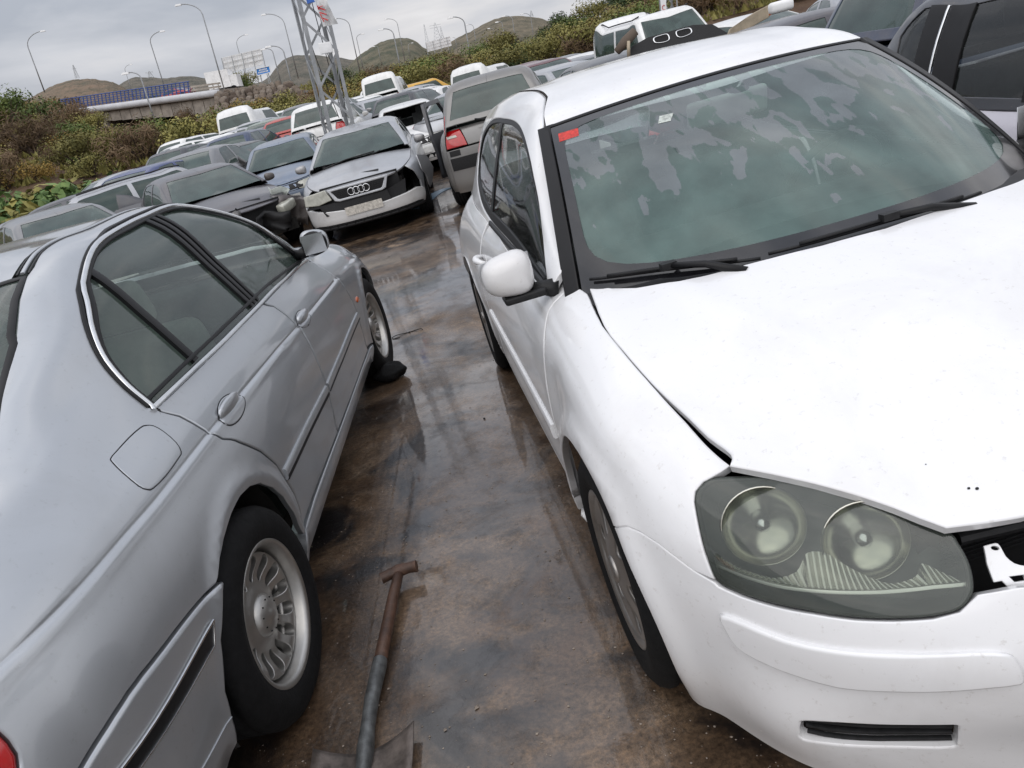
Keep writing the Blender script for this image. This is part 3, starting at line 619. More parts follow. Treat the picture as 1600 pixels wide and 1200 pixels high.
# ---------------------------------------------------------------- shared car pieces
def uz(S_, pts, vmax=None):
    """(u, z) -> (u, v)"""
    out = []
    for u, z in pts:
        v = np.linspace(0, vmax or (S_.K - 1), 400); q = S_.P(np.full(400, u), v)[:, 2]; out.append((u, float(v[np.abs(q - z).argmin()])))
    return out
def arc_uz(cx, cz, R, a0, a1, n=20):
    return [(cx + R * cos(a), cz + R * sin(a)) for a in np.linspace(radians(a0), radians(a1), n)]
def disc_skin(y_of_r):
    """a wheel face: u = x, v = z, outward = right-hand side"""
    def f(u, v): return np.stack([u, y_of_r(np.hypot(u, v)), v], -1)
    return FSkin(f)
def polar(r, a): return (r * cos(a), r * sin(a))
_mesh_cache = {}
def wheel_meshes(kind):
    if kind in _mesh_cache: return _mesh_cache[kind]
    R, rr, w = dict(sedan=(.318, .205, .105), golf=(.316, .205, .100), plain=(.31, .19, .095))[kind]
    t = MB(); s = w
    prof = [(rr - .004, -s * .86), (rr + .012, -s), (rr + .05, -s * 1.09), (R - .035, -s * 1.06), (R - .010, -s * .90), (R, -s * .72)]
    for g in (-.45, 0, .45): prof += [(R, (g - .10) * s), (R - .007, (g - .07) * s), (R - .007, (g + .07) * s), (R, (g + .10) * s)]
    prof += [(R, s * .72), (R - .010, s * .90), (R - .035, s * 1.06), (rr + .05, s * 1.09), (rr + .028, s * 1.05), (rr + .024, s * 1.062), (rr + .012, s), (rr - .004, s * .86)]
    t.lathe(prof, 64 if kind != 'plain' else 28)
    tm = t.mesh('tyre', True)
    # right-hand side = outward = -y in Blender; lathe is symmetric so only the face matters
    if kind == 'sedan':
        b = MB().lathe([(rr - .002, -.088), (rr + .010, -.094), (rr + .012, -.101), (rr + .006, -.105), (rr - .004, -.100), (rr - .010, -.088), (rr - .014, -.060), (rr - .020, -.040), (rr - .026, -.034), (rr - .03, -.02), (rr - .03, .09)], 72)
        bm_ = b.mesh('rim', True)
        f = disc_skin(lambda r: .058 + .012 * G(r - .17, .03) - .012 * G(r - .11, .03) + .0 * r)
        out = [polar(rr - .022, a) for a in np.linspace(0, 2 * pi, 72, endpoint=False)]
        holes = []
        for k in range(14):
            a = 2 * pi * k / 14; c = polar(.140, a)
            holes.append([(c[0] + .038 * cos(q) * cos(a) - (.0185 + .005 * cos(q)) * sin(q) * sin(a), c[1] + .038 * cos(q) * sin(a) + (.0185 + .005 * cos(q)) * sin(q) * cos(a)) for q in np.linspace(0, 2 * pi, 16, endpoint=False)])
        fm = panel_mesh('spokes', f, out, holes, h=.014, thick=.030, roll=.0022)
        cm = MB().lathe([(.0, -.086), (.012, -.086), (.016, -.083), (.032, -.081), (.050, -.074), (.062, -.062), (.066, -.050), (.066, -.040)], 40).mesh('cap', True)
        dm = MB()
        for k in range(10): a = 2 * pi * (k + .5) / 10; dm.bar((.048 * cos(a), -.070, .048 * sin(a)), (.048 * cos(a), -.0775, .048 * sin(a)), .0024, 6)
        dm = dm.mesh('lug')
        back = MB().lathe([(0, .0), (.10, .005), (.165, .0), (.17, .06)], 32).mesh('brake_disc', True)
        res = (tm, [('rim', bm_, M_ALLOY), ('spokes', fm, M_ALLOY), ('centre_cap', cm, M_ALLOY), ('lug_cover', dm, M_BLACK), ('brake_disc', back, M_UNDER)])
    elif kind == 'golf':
        b = MB().lathe([(rr - .002, -.085), (rr + .008, -.092), (rr + .010, -.097), (rr + .004, -.100), (rr - .008, -.094), (rr - .016, -.080), (rr - .02, -.06), (rr - .02, .09)], 64)
        f = disc_skin(lambda r: .096 + .006 * G(r - .02, .05) - .010 * G(r - .15, .05))
        out = [polar(rr - .010, a) for a in np.linspace(0, 2 * pi, 64, endpoint=False)]
        holes = []
        for k in range(6):
            a = 2 * pi * k / 6 + .25; c = polar(.133, a)
            holes.append([(c[0] + .044 * cos(q) * cos(a) - (.030 + .012 * cos(q)) * sin(q) * sin(a), c[1] + .044 * cos(q) * sin(a) + (.030 + .012 * cos(q)) * sin(q) * cos(a)) for q in np.linspace(0, 2 * pi, 18, endpoint=False)])
        fm = panel_mesh('hubcap', f, out, holes, h=.02, thick=.035, roll=.005)
        hb = MB().lathe([(0, -.112), (.03, -.111), (.036, -.104), (.038, -.095)], 30).mesh('hub', True)
        back = MB().lathe([(0, -.02), (.10, -.015), (.165, -.02), (.19, .04)], 32).mesh('brake_disc', True)
        res = (tm, [('rim', b.mesh('rim', True), M_HUB), ('hubcap', fm, M_HUB), ('centre_cap', hb, M_HUB), ('brake_disc', back, M_UNDER)])
    else:
        b = MB().lathe([(rr - .002, -.08), (rr + .008, -.09), (rr + .002, -.094), (rr - .02, -.085), (rr - .04, -.06), (.06, -.07), (.05, -.085), (0, -.088)], 28)
        k0 = MB()
        for k in range(7):
            a = 2 * pi * k / 7; k0.flatbar(polar_y(.065, a, -.068), polar_y(rr - .03, a, -.068), .028, .004, (0, 1, 0))
        res = (tm, [('rim', b.mesh('rim', True), M_HUB), ('slot', k0.mesh('slot'), M_DARK)])
    _mesh_cache[kind] = res; return res
def polar_y(r, a, y): return (r * cos(a), y, r * sin(a))
def add_wheel(parent, kind, x, y_r, z, side, steer=0.0, R=None, tyre_only=False, rim=None, spin=0):
    tm, rest = wheel_meshes(kind)
    w = link('wheel', None, (), parent); w.location = (x, -y_r * side, z); w.rotation_euler = (0, 0, steer + (0 if side > 0 else pi))
    w.rotation_euler = Euler((0, spin, steer + (0 if side > 0 else pi)), 'XYZ')
    link('tyre', tm, M_RUBBER, w)
    if not tyre_only:
        for n, me, m in rest: link(n, me, rim if rim and n in ('rim', 'hubcap') else m, w)
    return w
def rounded_box(name, c, d, mat, parent, r=.03, rot=None, seg=3):
    mb = MB().box((0, 0, 0), d); o = mb.obj(name, mat, parent); o.location = c
    if rot: o.rotation_euler = rot
    m = o.modifiers.new('b', 'BEVEL'); m.width = r; m.segments = seg
    o.data.polygons.foreach_set('use_smooth', [True] * len(o.data.polygons)); return o
def seat(parent, x, y, mat, zb=.30, wide=.5, h=.62, back=0.35, head=True):
    s = link('seat', None, (), parent); s.location = (x, y, zb)
    rounded_box('cushion', (0, 0, .08), (.5, wide, .16), mat, s, .05)
    rounded_box('backrest', (-.27 - sin(back) * h / 2, 0, .10 + cos(back) * h / 2), (.12, wide, h), mat, s, .05, (0, -back, 0))
    if head: rounded_box('headrest', (-.27 - sin(back) * (h + .12), 0, .10 + cos(back) * (h + .12)), (.09, .26, .18), mat, s, .04, (0, -back, 0))
    return s
def ellipse_uv(c, du, dv, n=20, rot=0): return [(c[0] + du * cos(a) * cos(rot) - dv * sin(a) * sin(rot) * 0, c[1] + dv * sin(a) + dv * cos(a) * rot) for a in np.linspace(0, 2 * pi, n, endpoint=False)]

M_WHITEP = plain('white_plastic', (.80, .80, .78), .6, var=.05)
# ================================================================ THE WHITE HATCHBACK
GC = (0.9979091, 1.6926135, 3.0707656)
golf = thing('white_hatchback', 'white three-door hatchback facing the camera with fogged windscreen, dull headlamp and missing grille', 'car')
car_frame(golf, *GC)
def both(fn):
    for sd in (1, -1): fn(sd)
HS = O['g_hoodside']
arch_f = uz(GL, arc_uz(0, .315, .366, 50.8, 178, 22), 5)
arch_f_front = uz(GL, arc_uz(0, .315, .366, -24, 50, 14), 5)
arch_r = arc_uz(-2.578, .315, .366, -20, 200, 30)
fb = [(.2285, 3.06)] + O['g_fb'][1:]
hl = O['g_hl']
hls = smooth_closed(hl, 4)
# wing: shut line, lamp cut-out, bumper joint, wheel arch, door joint
wing = [(-.50, 7)] + [(-.39, 6.97)] + smooth_open(HS[1:], 2).tolist() + [(.456, 6.25)] + hl[1:6] + [(.512, 3.50)] + fb[::-1][1:] + [tuple(p) for p in arch_f] + [(-.372, 1.6), (-.375, 1.0), (-.41, .9), (-.42, 2), (-.425, 3.5), (-.435, 5.0), (-.50, 5.9)]
def golf_side(sd):
    panel('front_wing', GL, wing, M_WHITE, golf, h=.03, thick=.02, roll=.003, side=sd)
    # door with protective strip, handle and mirror
    dr = uz(GL, [(-.43, .27), (-.43, .45), (-.435, .62), (-.445, .80)], 6) + [(-.505, 5.9), (-.50, 7), (-1.2, 7), (-1.80, 7), (-1.84, 5.8)] + uz(GL, [(-1.86, .72), (-1.85, .5), (-1.80, .33), (-1.76, .27)], 5)
    door = panel('door', GL, dr, M_WHITE, golf, h=.035, thick=.02, roll=.003, side=sd)
    strip_on('side_moulding', GL, uz(GL, [(-.50, .50), (-1.1, .525), (-1.78, .55)], 5), .052, .012, M_WHITE, door, sd, n=14)
    P0 = GL.curve([(-1.66, 4.75), (-1.78, 4.85)], 8, .0); 
    hd = MB(); N0 = GL.nrm([-1.72], [4.8])[0]; mv = np.array([1, -sd, 1.])
    pts = [(P0[i] + N0 * (.038 * sin(pi * i / (len(P0) - 1)) ** .5 + .002)) * mv for i in range(len(P0))]
    hd.tube(pts, .013, 10, [.010 + .006 * sin(pi * i / (len(P0) - 1)) for i in range(len(P0))]); hd.obj('door_handle', M_WHITE, door, True)
    panel('handle_recess', GL, ellipse_uv((-1.72, 4.75), .07, .34), M_WHITE, door, h=.02, off=.0012, thick=.004, roll=.0015, side=sd)
    qp = [(-1.87, 7), (-1.88, 5.8)] + uz(GL, [(-1.885, .72), (-1.88, .5), (-1.83, .33), (-1.80, .27)], 5) + uz(GL, [(-2.18, .255)], 3) + uz(GL, arch_r[::-1][2:-1], 5) + uz(GL, [(-2.95, .25)], 3) + uz(GL, [(-3.0, .55)], 5) + [(-3.05, 4.2), (-3.10, 5.5), (-3.2, 7)] 
    panel('rear_quarter', GL, qp, M_WHITE, golf, h=.04, thick=.02, roll=.003, side=sd)
    rb = uz(GL, [(-2.96, .25)], 3) + uz(GL, [(-3.01, .55)], 5) + [(-3.06, 4.15), (GL.u0 - .02, 4.15)] + uz(GL, [(GL.u0 - .02, .26)], 3)
    panel('rear_bumper', GL, rb, M_WHITE, golf, h=.05, thick=.02, side=sd)
    tl = [(-3.07, 4.3), (-3.12, 5.5), (-3.22, 6.9), (-3.40, 6.9), (-3.46, 5.6), (-3.40, 4.3)]
    panel('tail_lamp', GL, tl, M_RED, golf, h=.05, thick=.02, side=sd)
    tg = [(-3.42, 4.3), (-3.48, 5.6), (-3.42, 6.95), (-3.46, 7), (GL.u0 - .02, 7), (GL.u0 - .02, 4.3)]
    panel('tailgate', GL, tg, M_WHITE, golf, h=.05, thick=.02, side=sd)
    sill = uz(GL, [(-.375, .195), (-.372, .262), (-1.0, .262), (-1.7, .262), (-2.19, .25), (-2.20, .20), (-1.7, .195), (-1., .195)], 3)
    panel('sill', GL, sill, M_WHITE, golf, h=.05, off=.003, thick=.03, roll=.004, side=sd)
    # bumper half
both(golf_side)
br = O['g_bbot']
bump_o = [fb[0]] + fb[1:] + [(.520, 3.34)] + [(p[0], p[1] - .06) for p in hl[7:15]] + [(.958, 4.62), (.980, 4.68), (1.021, 4.78), (1.10, 4.80), (1.20, 4.80), (GL.u1 + .003, 4.80), (GL.u1 + .003, 0), (1.1, 0), (.9, 0), (.7, 0), (.62, 0), (.5, .0), (.385, .0), (.325, .05)] + [tuple(p) for p in arch_f_front]
grl = O['g_grille']; gr_hole = smooth_closed([grl[0], grl[1], grl[2], grl[3], grl[4], grl[5], grl[6], grl[7], grl[8], grl[9], grl[10], grl[11]], 3, (5, 6))
def golf_bumper(sd):
    b = panel('front_bumper', GL, bump_o, M_WHITE, golf, holes=[gr_hole], h=.02, thick=.022, roll=.003, side=sd)
    st_ = smooth_closed(O['g_strip'], 2)
    o = panel('bumper_strip', GL, st_, M_WHITE, b, h=.02, hb=.02, off=.011, thick=.014, roll=.0045, side=sd)
    g2 = panel('lower_grille', GL, [(p[0], p[1]) for p in gr_hole], M_BLACK, b, h=.04, off=-.03, thick=0, roll=0, side=sd)
    ctr = [.5 * (grl[0][0] + grl[5][0]), 0]
    for k in range(3):
        v = [.97 + .0, 1.12, 1.27][k]
        strip_on('grille_slat', GL, [(.668, v + .02), (.79, v + .07), (.91, v + .16)], .007, .006, M_BLACK, b, sd, off=-.016)
    panel('air_intake', GL, [(1.03, 1.75), (1.06, 1.9), (GL.u1 + .002, 1.95), (GL.u1 + .002, .75), (1.06, .75), (1.035, 1.0)], M_BLACK, b, h=.03, off=.002, thick=.012, roll=.004, side=sd)
    # scuffs on the lower bumper: thin raised dirt flecks
    # headlamp
    hp = link('headlamp', None, (), golf)
    if sd > 0: hp['label'] = 'hazed yellowed headlamp'
    panel('lamp_housing', GL, hls, M_LAMPIN, hp, h=.04, off=-.118, thick=-.11, roll=0, side=sd)
    panel('lens', GL, hls, M_LENS, hp, h=.016, off=-.003, thick=.012, roll=.004, side=sd)
    panel('lens_rim', GL, hls, M_SEAL, hp, holes=[(np.array(hls) * .965 + np.array(hls).mean(0) * .035).tolist()], h=.05, off=-.0065, thick=.01, roll=0, side=sd)
    mv = np.array([1, -sd, 1.])
    for (u, v), r, dpt in zip(O['g_bowls2'], (.076, .072), (.05, .05)):
        P0 = (GL.P([u], [v])[0] - GL.nrm([u], [v])[0] * .030); N0 = np.array([.90, .25 if r > .070 else .12, .22]); N0 /= np.linalg.norm(N0)
        pr = [(r, -.004), (r + .003, .0), (r, .003)] + [(r * sin(a), -r * .62 * cos(a) ** 1.0) for a in np.linspace(pi / 2, .15, 9)]
        bw = MB().lathe(pr, 40, 'x'); o = bw.obj('reflector', M_REFL, hp, True); o.location = P0 * mv - Vector(N0 * mv) * .012
        o.rotation_mode = 'QUATERNION'; o.rotation_quaternion = Vector(N0 * mv).to_track_quat('X', 'Z')
        bl = MB().lathe([(0, .004), (.012, .0), (.017, -.012), (.017, -.05)], 20, 'x').obj('bulb_cap', M_CHROME, hp, True); bl.location = o.location; bl.rotation_mode = 'QUATERNION'; bl.rotation_quaternion = o.rotation_quaternion
    strip_on('lamp_trim', GL, O['g_rstrip'], .008, .004, M_CHROMEL, hp, sd, off=-.022, n=6)
    rt_ = smooth_open(O['g_rtop'], 4); rs_ = smooth_open(O['g_rstrip'], 4); V = []; F = []; U = np.arange(rs_[0, 0] + .006, rs_[-1, 0], .0036); nt_ = 7
    for i_, u_ in enumerate(U):
        lo = float(np.interp(u_, rs_[:, 0], rs_[:, 1])); 
        for j_ in range(nt_):
            t_ = j_ / (nt_ - 1); ub = u_ - .020 * t_ ; hi = max(lo + .12, float(np.interp(u_ - .020, rt_[:, 0], rt_[:, 1]))); vb = lo + (hi - lo) * t_
            V.append((GL.P([ub], [vb])[0] - GL.nrm([ub], [vb])[0] * (.026 + (.0042 if i_ % 3 == 0 else 0))) * mv)
    for i_ in range(len(U) - 1):
        for j_ in range(nt_ - 1): F.append((i_ * nt_ + j_, (i_ + 1) * nt_ + j_, (i_ + 1) * nt_ + j_ + 1, i_ * nt_ + j_ + 1))
    link('ribbed_reflector', meshd('ribbed_reflector', V, F, False), M_LAMPRIB, hp)
m, t, b = new_mat('lamp_inside'); setp(b, Base_Color=(.055, .06, .055, 1), Roughness=.35, Metallic=.3); M_LAMPIN = m
m, t, b = new_mat('lamp_rib'); setp(b, Base_Color=(.55, .55, .50, 1), Roughness=.25, Metallic=.9); M_LAMPRIB = m
m, t, b = new_mat('lamp_reflector'); setp(b, Base_Color=(.58, .57, .50, 1), Roughness=.2, Metallic=1.0); M_REFL = m
m, t, b = new_mat('lamp_chrome'); setp(b, Base_Color=(.85, .85, .80, 1), Roughness=.3, Metallic=.9); M_CHROMEL = m
M_LENS = glass('hazed_lamp_lens', (.74, .78, .73), haze=.30, hazecol=(.15, .17, .15), rough=.05, pscale=14)
both(golf_bumper)
# bonnet
hf = O['g_hoodfront']; hr = O['g_hoodrear']; hs = [(u, -GL.P([u], [v])[0][1] + .004) for u, v in HS]
hsx = [(float(GL.P([u], [v])[0][0]), -float(GL.P([u], [v])[0][1]) + .005) for u, v in HS]
front = [(p[0], p[1]) for p in hf] + [(.747, -.20), (.755, -.08)]
rear = [(-.076, -.05)] + [(p[0], p[1]) for p in hr[:7][::-1]][1:]
half = front + [(.757, 0)]
Rr = smooth_open(np.array([(-.405, -.688)] + [tuple(p) for p in hsx[2:]] + [tuple(front[0])]), 3)
outl = [tuple(p) for p in Rr[:-1]] + [tuple(p) for p in front] + [(x, -y) for x, y in front[::-1]] + [(x, -y) for x, y in Rr[::-1][1:]] 
rl = [(-.276, -.59), (-.193, -.499), (-.158, -.392), (-.127, -.283), (-.098, -.16), (-.082, -.0)]
outl += [(x, -y) for x, y in rl] + rl[::-1][1:]
bonnet = panel('bonnet', GH, outl, M_WHITE, golf, h=.03, thick=.018, roll=.0035)
for (x, y, r_) in ((.664, -.372, .0020), (.670, -.362, .0024), (.60, -.40, .0010)):
    panel('paint_chip', GH, [(x + r_ * cos(a), y + r_ * 1.3 * sin(a)) for a in np.linspace(0, 2 * pi, 7, endpoint=False)], M_DARK, bonnet, h=.01, off=.0012, thick=0, roll=0)
# near-black sheet as shade below the shut lines; dark box behind the missing grille
panel('bay_shade_sheet', GH, [(-.45, -.73), (.30, -.66), (.62, -.40), (.68, 0), (.62, .40), (.30, .66), (-.45, .73)], M_DARK, golf, h=.12, off=-.055, thick=0, roll=0)
eb = MB()
for sd in (1, -1):
    eb.box((-.15, -sd * .64, .60), (.7, .02, .36))
eb.box((.58, 0, .42), (.06, .86, .44)); eb.obj('inner_wing', M_DARK, golf)
sp = MB(); sp.tube([(.672, .40, .668), (.695, .25, .672), (.70, 0, .674), (.695, -.25, .672), (.672, -.40, .668)], .012, 8)
sp.box((.64, 0, .695), (.05, .76, .02)); sp.obj('slam_panel', M_BLACK, golf, True, angle=30)
gv = MB()
for k in range(9): gv.bar((.655, .42 - k * .0, .60 + .009 * k), (.655, -.42, .60 + .009 * k), .0022, 4)
gv.obj('radiator_fin', M_BLACK, golf, kind='stuff')
for sd in (1, -1):
    bk = smooth_closed(O['g_brk'], 2, (0, 7, 8, 9, 10)); c0 = (1.0073, 6.05)
    hole = [(c0[0] + .0068 * cos(a), c0[1] + .085 * sin(a)) for a in np.linspace(0, 2 * pi, 14, endpoint=False)]
    sl = [(1.019, 5.04), (1.043, 5.07), (1.044, 4.87), (1.026, 4.85)]
    panel('grille_bracket', GL, bk, M_WHITE, golf, holes=[hole, sl], h=.012, off=-.03, thick=.006, roll=.0012, side=sd)
    panel('bracket_arm', GL, [(1.05, 5.30), (1.12, 5.30), (1.2, 5.3), (1.2, 4.95), (1.05, 4.95)], M_WHITE, golf, h=.03, off=-.031, thick=.006, roll=.001, side=sd)
# windscreen and its surround
def band(w0, n=14): return None
W_ = lambda u: .735 + (.60 - .735) * u
def wsoutline(m_side, m_top, m_bot, n=16):
    L_ = []
    us = np.linspace(m_bot, 1 - m_top, n); 
    for u in us: L_.append((u, W_(u) - m_side))
    r = [(u, v) for u, v in L_]; top = [(1 - m_top, v) for v in np.linspace(r[-1][1], -r[-1][1], 20)[1:-1]]
    l = [(u, -v) for u, v in L_[::-1]]; bot = [(m_bot, v) for v in np.linspace(l[-1][1], -l[-1][1], 20)[1:-1]]
    o = np.array(r + top + l + bot, float); return o
def round_corners(o, k=6):
    o = np.array(o, float); 
    for _ in range(k): o = .25 * np.roll(o, 1, 0) + .5 * o + .25 * np.roll(o, -1, 0)
    return o
ws_full = wsoutline(.030, .012, -.02); ws_clear = round_corners(wsoutline(.058, .055, .085), 5)
wsp = panel('windscreen', GW, ws_full, M_GLASS_G, golf, h=.05, off=-.004, thick=0, roll=0)
panel('windscreen_border', GW, ws_full, M_GLOSSB, wsp, holes=[ws_clear], h=.05, off=-.0025, thick=0, roll=0)
panel('windscreen_seal', GW, wsoutline(-.012, -.012, -.03), M_SEAL, wsp, holes=[wsoutline(.024, .006, -.02)], h=.05, off=.001, thick=.008, roll=.002)
sk = O['g_sticker']
M_STICK = plain('red_sticker', (.50, .03, .02), .5, var=.45, scale=120); M_PALE = plain('pale_sticker', (.42, .45, .42), .7, var=.5, scale=160)
panel('red_sticker', GW, sk, M_STICK, wsp, h=.03, off=-.002, thick=0, roll=0)
panel('paper_sticker', GW, [(.819, .266), (.812, .224), (.767, .250), (.773, .287)], M_PALE, wsp, h=.03, off=-.0028, thick=0, roll=0)
# ink oval behind the mirror foot
panel('mirror_pad', GW, [(.845 + .022 * sin(a), -.005 + .035 * cos(a)) for a in np.linspace(0, 2 * pi, 20, endpoint=False)], M_SEAL, wsp, h=.03, off=-.0068, thick=0, roll=0)
mr = rounded_box('interior_mirror', (-.865, -.01, 1.268), (.03, .28, .09), M_WHITEP, golf, .02, (0, .25, 0))
MB().bar((-.80, .0, 1.315), (-.84, .01, 1.275), .014).obj('mirror_stem', M_BEIGE, mr).matrix_parent_inverse = mr.matrix_world.inverted()
# scuttle and wipers
panel('scuttle', GH, [(-.43, -.73), (-.30, -.70), (-.10, -.45), (-.03, 0), (-.10, .45), (-.30, .70), (-.43, .73), (-.30, .5), (-.20, 0), (-.30, -.5)], M_BLACK, golf, h=.06, off=-.014, thick=.02, roll=0)
def wiper(uvs):
    w = link('wiper', None, (), golf)
    q = smooth_open(np.array(uvs, float), 8); uu, vv = q[:, 0] + .004, q[:, 1]; P = GW.P(uu, vv); n = GW.nrm(uu, vv); mv = np.array([1, -1, 1.])
    MB().tube([(p + m_ * .010) * mv for p, m_ in zip(P, n)], .0045, 6).obj('blade', M_SEAL, w, True)
    MB().tube([(p + m_ * .020) * mv for p, m_ in zip(P[2:-2], n)], .0055, 6).obj('blade_spine', M_SEAL, w, True)
    k = 8; pm = (P[k] + n[k] * .028) * mv; pe = (P[-1] + n[-1] * .022) * mv; tip = pm * .25 + pe * .75 + np.array([.05, 0, -.025])
    MB().tube([tip, pm * .5 + tip * .5 + np.array([0, 0, .012]), pm], .009, 8, [.013, .010, .008]).obj('arm', M_SEAL, w, True)
    MB().box(pm, (.024, .042, .018)).obj('clip', M_BLACK, w)
wiper(O['g_wip1'])
wiper(O['g_wip2'])
# roof, pillars (cantrail seam left and right of the roof skin)
ap = smooth_open(np.array(O['g_apil']), 3)
winf = O['g_win']; winr = O['g_winr']
WIN = [(-.56, .18), (-.60, .9), (-.655, 1.45), (-.745, 2.1), (-.832, 2.77), (-.959, 2.89), (-1.095, 2.95), (-1.311, 3.07), (-1.55, 3.15), (-1.90, 3.20), (-2.20, 3.12), (-2.42, 2.75), (-2.58, 2.1), (-2.62, 1.35), (-2.50, .72), (-2.2, .32), (-1.85, .17), (-1.3, .12), (-.9, .12)]
WINs = smooth_closed(WIN, 4, (0,))
def golf_house(sd):
    side_o = [(-.535, 0)] + [(-.53, 2.2), (-.525, 3.3)] + [tuple(p) for p in ap[::-1]] + [(-1.035, 4.12), (-1.3, 4.35), (-1.8, 4.40), (-2.3, 4.40), (-2.7, 4.40), (-2.98, 4.35), (-3.05, 4.2), (-3.12, 3.9), (-3.20, 3.2), (-3.21, 0), (-2.9, 0), (-2.3, 0), (-1.8, 0), (-1.2, 0)]
    panel('body_side_frame', GG, side_o, M_WHITE, golf, holes=[WINs], h=.03, thick=.02, roll=.003, side=sd)
    w = panel('side_window', GG, WINs, M_GLASS_S, golf, h=.05, off=-.010, thick=0, roll=0, side=sd)
    inner = np.array(WINs); c = inner.mean(0)
    inn = []
    m_ = len(inner)
    for i, p in enumerate(inner):
        t_ = inner[(i + 1) % m_] - inner[i - 1]; t3 = np.array([t_[0], t_[1] * .12]); nn = np.array([-t3[1], t3[0]]); nn /= np.linalg.norm(nn) + 1e-9
        q = p + np.array([nn[0], nn[1] / .12]) * .026; 
        q2 = p - np.array([nn[0], nn[1] / .12]) * .026
        inn.append(q if inside(inner, np.array([p + np.array([nn[0], nn[1] / .12]) * .01]))[0] else q2)
    panel('window_frame', GG, WINs, M_SEAL, w, holes=[inn], h=.04, off=-.004, thick=.006, roll=.002, side=sd)
    panel('centre_pillar_trim', GG, [(-1.775, .16), (-1.835, .16), (-1.80, 3.2), (-1.745, 3.2)], M_SEAL, w, h=.04, off=-.005, thick=.004, roll=.001, side=sd)
    strip_on('waist_seal', GG, [(-.62, .10), (-1.2, .06), (-1.78, .10)], .022, .008, M_SEAL, golf, sd, n=10)
    strip_on('screen_pillar_seal', GG, [(p[0] + .006, p[1] + .10) for p in ap[::2]], .022, .007, M_SEAL, golf, sd, n=3)
both(golf_house)
rf = [(-1.040, 4.17), (-1.3, 4.39), (-1.8, 4.44), (-2.3, 4.44), (-2.7, 4.44), (-2.97, 4.40)]
def golf_roof(sd):
    panel('roof', GG, rf + [(-2.99, 5), (-3.0, 6), (-.955, 6), (-.965, 5.4), (-.995, 4.8)], M_WHITE, golf, h=.04, thick=0, roll=.002, side=sd, flange=False)
# one roof skin across the car
def _roof(u, v):
    a = np.abs(v); P = GG.P(u, 6 - 0 * a); 
    return None
def roof_grid():
    us = np.concatenate([np.linspace(-.955, -1.3, 10), np.linspace(-1.35, -2.99, 30)]); vs = np.linspace(0, 1, 17); V = []; Nn = []
    for i, u in enumerate(us):
        v0 = np.interp(-u, [.955, 1.04, 1.3, 1.8, 2.99], [4.17, 4.19, 4.39, 4.44, 4.42]); vv = v0 + (6 - v0) * vs
        # front edge bows forward in the middle
        uu = u - .085 * (1 - vs) ** 1.6 * max(0, 1 - i / 9.0)
        P = GG.P(uu, vv); n = GG.nrm(uu, vv); n[-1] = (n[-1][0], 0, n[-1][2])
        row = [p * np.array([1, -1, 1]) for p in P] + [p for p in P[::-1][1:]]; rn = [q * np.array([1, -1, 1]) for q in n] + [q for q in n[::-1][1:]]
        V += row; Nn += rn
    m = 33; F = [(i * m + j, i * m + j + 1, (i + 1) * m + j + 1, (i + 1) * m + j) for i in range(len(us) - 1) for j in range(m - 1)]
    me = meshd('roof', V, F, True); bmfix(me); 
    if me.polygons[200].normal.z < 0: me.flip_normals()
    me.normals_split_custom_set_from_vertices([tuple(x) for x in Nn]); return me
link('roof', roof_grid(), M_WHITE, golf)
panel('rear_window', GG, [(-3.02, 4.5), (-3.02, 6), (-3.19, 6), (-3.19, 3.6), (-3.12, 3.95)], M_GLASS_S, golf, h=.06, off=-.004, thick=0, roll=0)
panel('rear_window', GG, [(-3.02, 4.5), (-3.02, 6), (-3.19, 6), (-3.19, 3.6), (-3.12, 3.95)], M_GLASS_S, golf, h=.06, off=-.004, thick=0, roll=0, side=-1)
# door mirrors
def mirror_shell(name, mat, parent, c, d, sd, squish=.5):
    """rounded housing: a superellipsoid, flat at the glass side"""
    V = []; F = []; n, m = 22, 14
    for i in range(m + 1):
        ph = -pi / 2 + pi * i / m
        for j in range(n):
            th = 2 * pi * j / n; ex = lambda q, e: math.copysign(abs(q) ** e, q)
            x = ex(cos(ph), .75) * ex(cos(th), .8); y = ex(cos(ph), .6) * ex(sin(th), .75); z = ex(sin(ph), .75)
            if x < 0: x *= squish
            z2 = z * (1 - .16 * y); y2 = y
            V.append((x * d[0] / 2, y2 * d[1] / 2 * -sd, z2 * d[2] / 2))
    for i in range(m):
        for j in range(n): F.append((i * n + j, i * n + (j + 1) % n, (i + 1) * n + (j + 1) % n, (i + 1) * n + j))
    me = meshd(name, V, F, True); bmfix(me); o = link(name, me, mat, parent); o.location = c; return o
for sd in (1, -1):
    m_ = link('door_mirror', None, (), golf); m_.location = (-.56, -.888 * sd, 1.0)
    mirror_shell('mirror_cap', M_WHITE, m_, (0, 0, .012), (.13, .155, .128), sd, .35)
    rounded_box('mirror_base', (-.0, sd * .035, -.062), (.08, .13, .024), M_BLACK, m_, .008, (0, 0, 0))
    MB().tube([(0, .06 * sd, -.055), (-.0, .10 * sd, -.06), (.01, .14 * sd, -.07)], .02, 8, [.022, .024, .034]).obj('mirror_foot', M_BLACK, m_, True)
    g = MB().box((-.035, 0, 0), (.004, .16, .11)); g.obj('mirror_glass', M_CHROME, m_)
    add_wheel(golf, 'golf', 0, .768, .312, sd, steer=0, spin=.3)
    add_wheel(golf, 'golf', -2.578, .772, .312, sd, spin=.9)
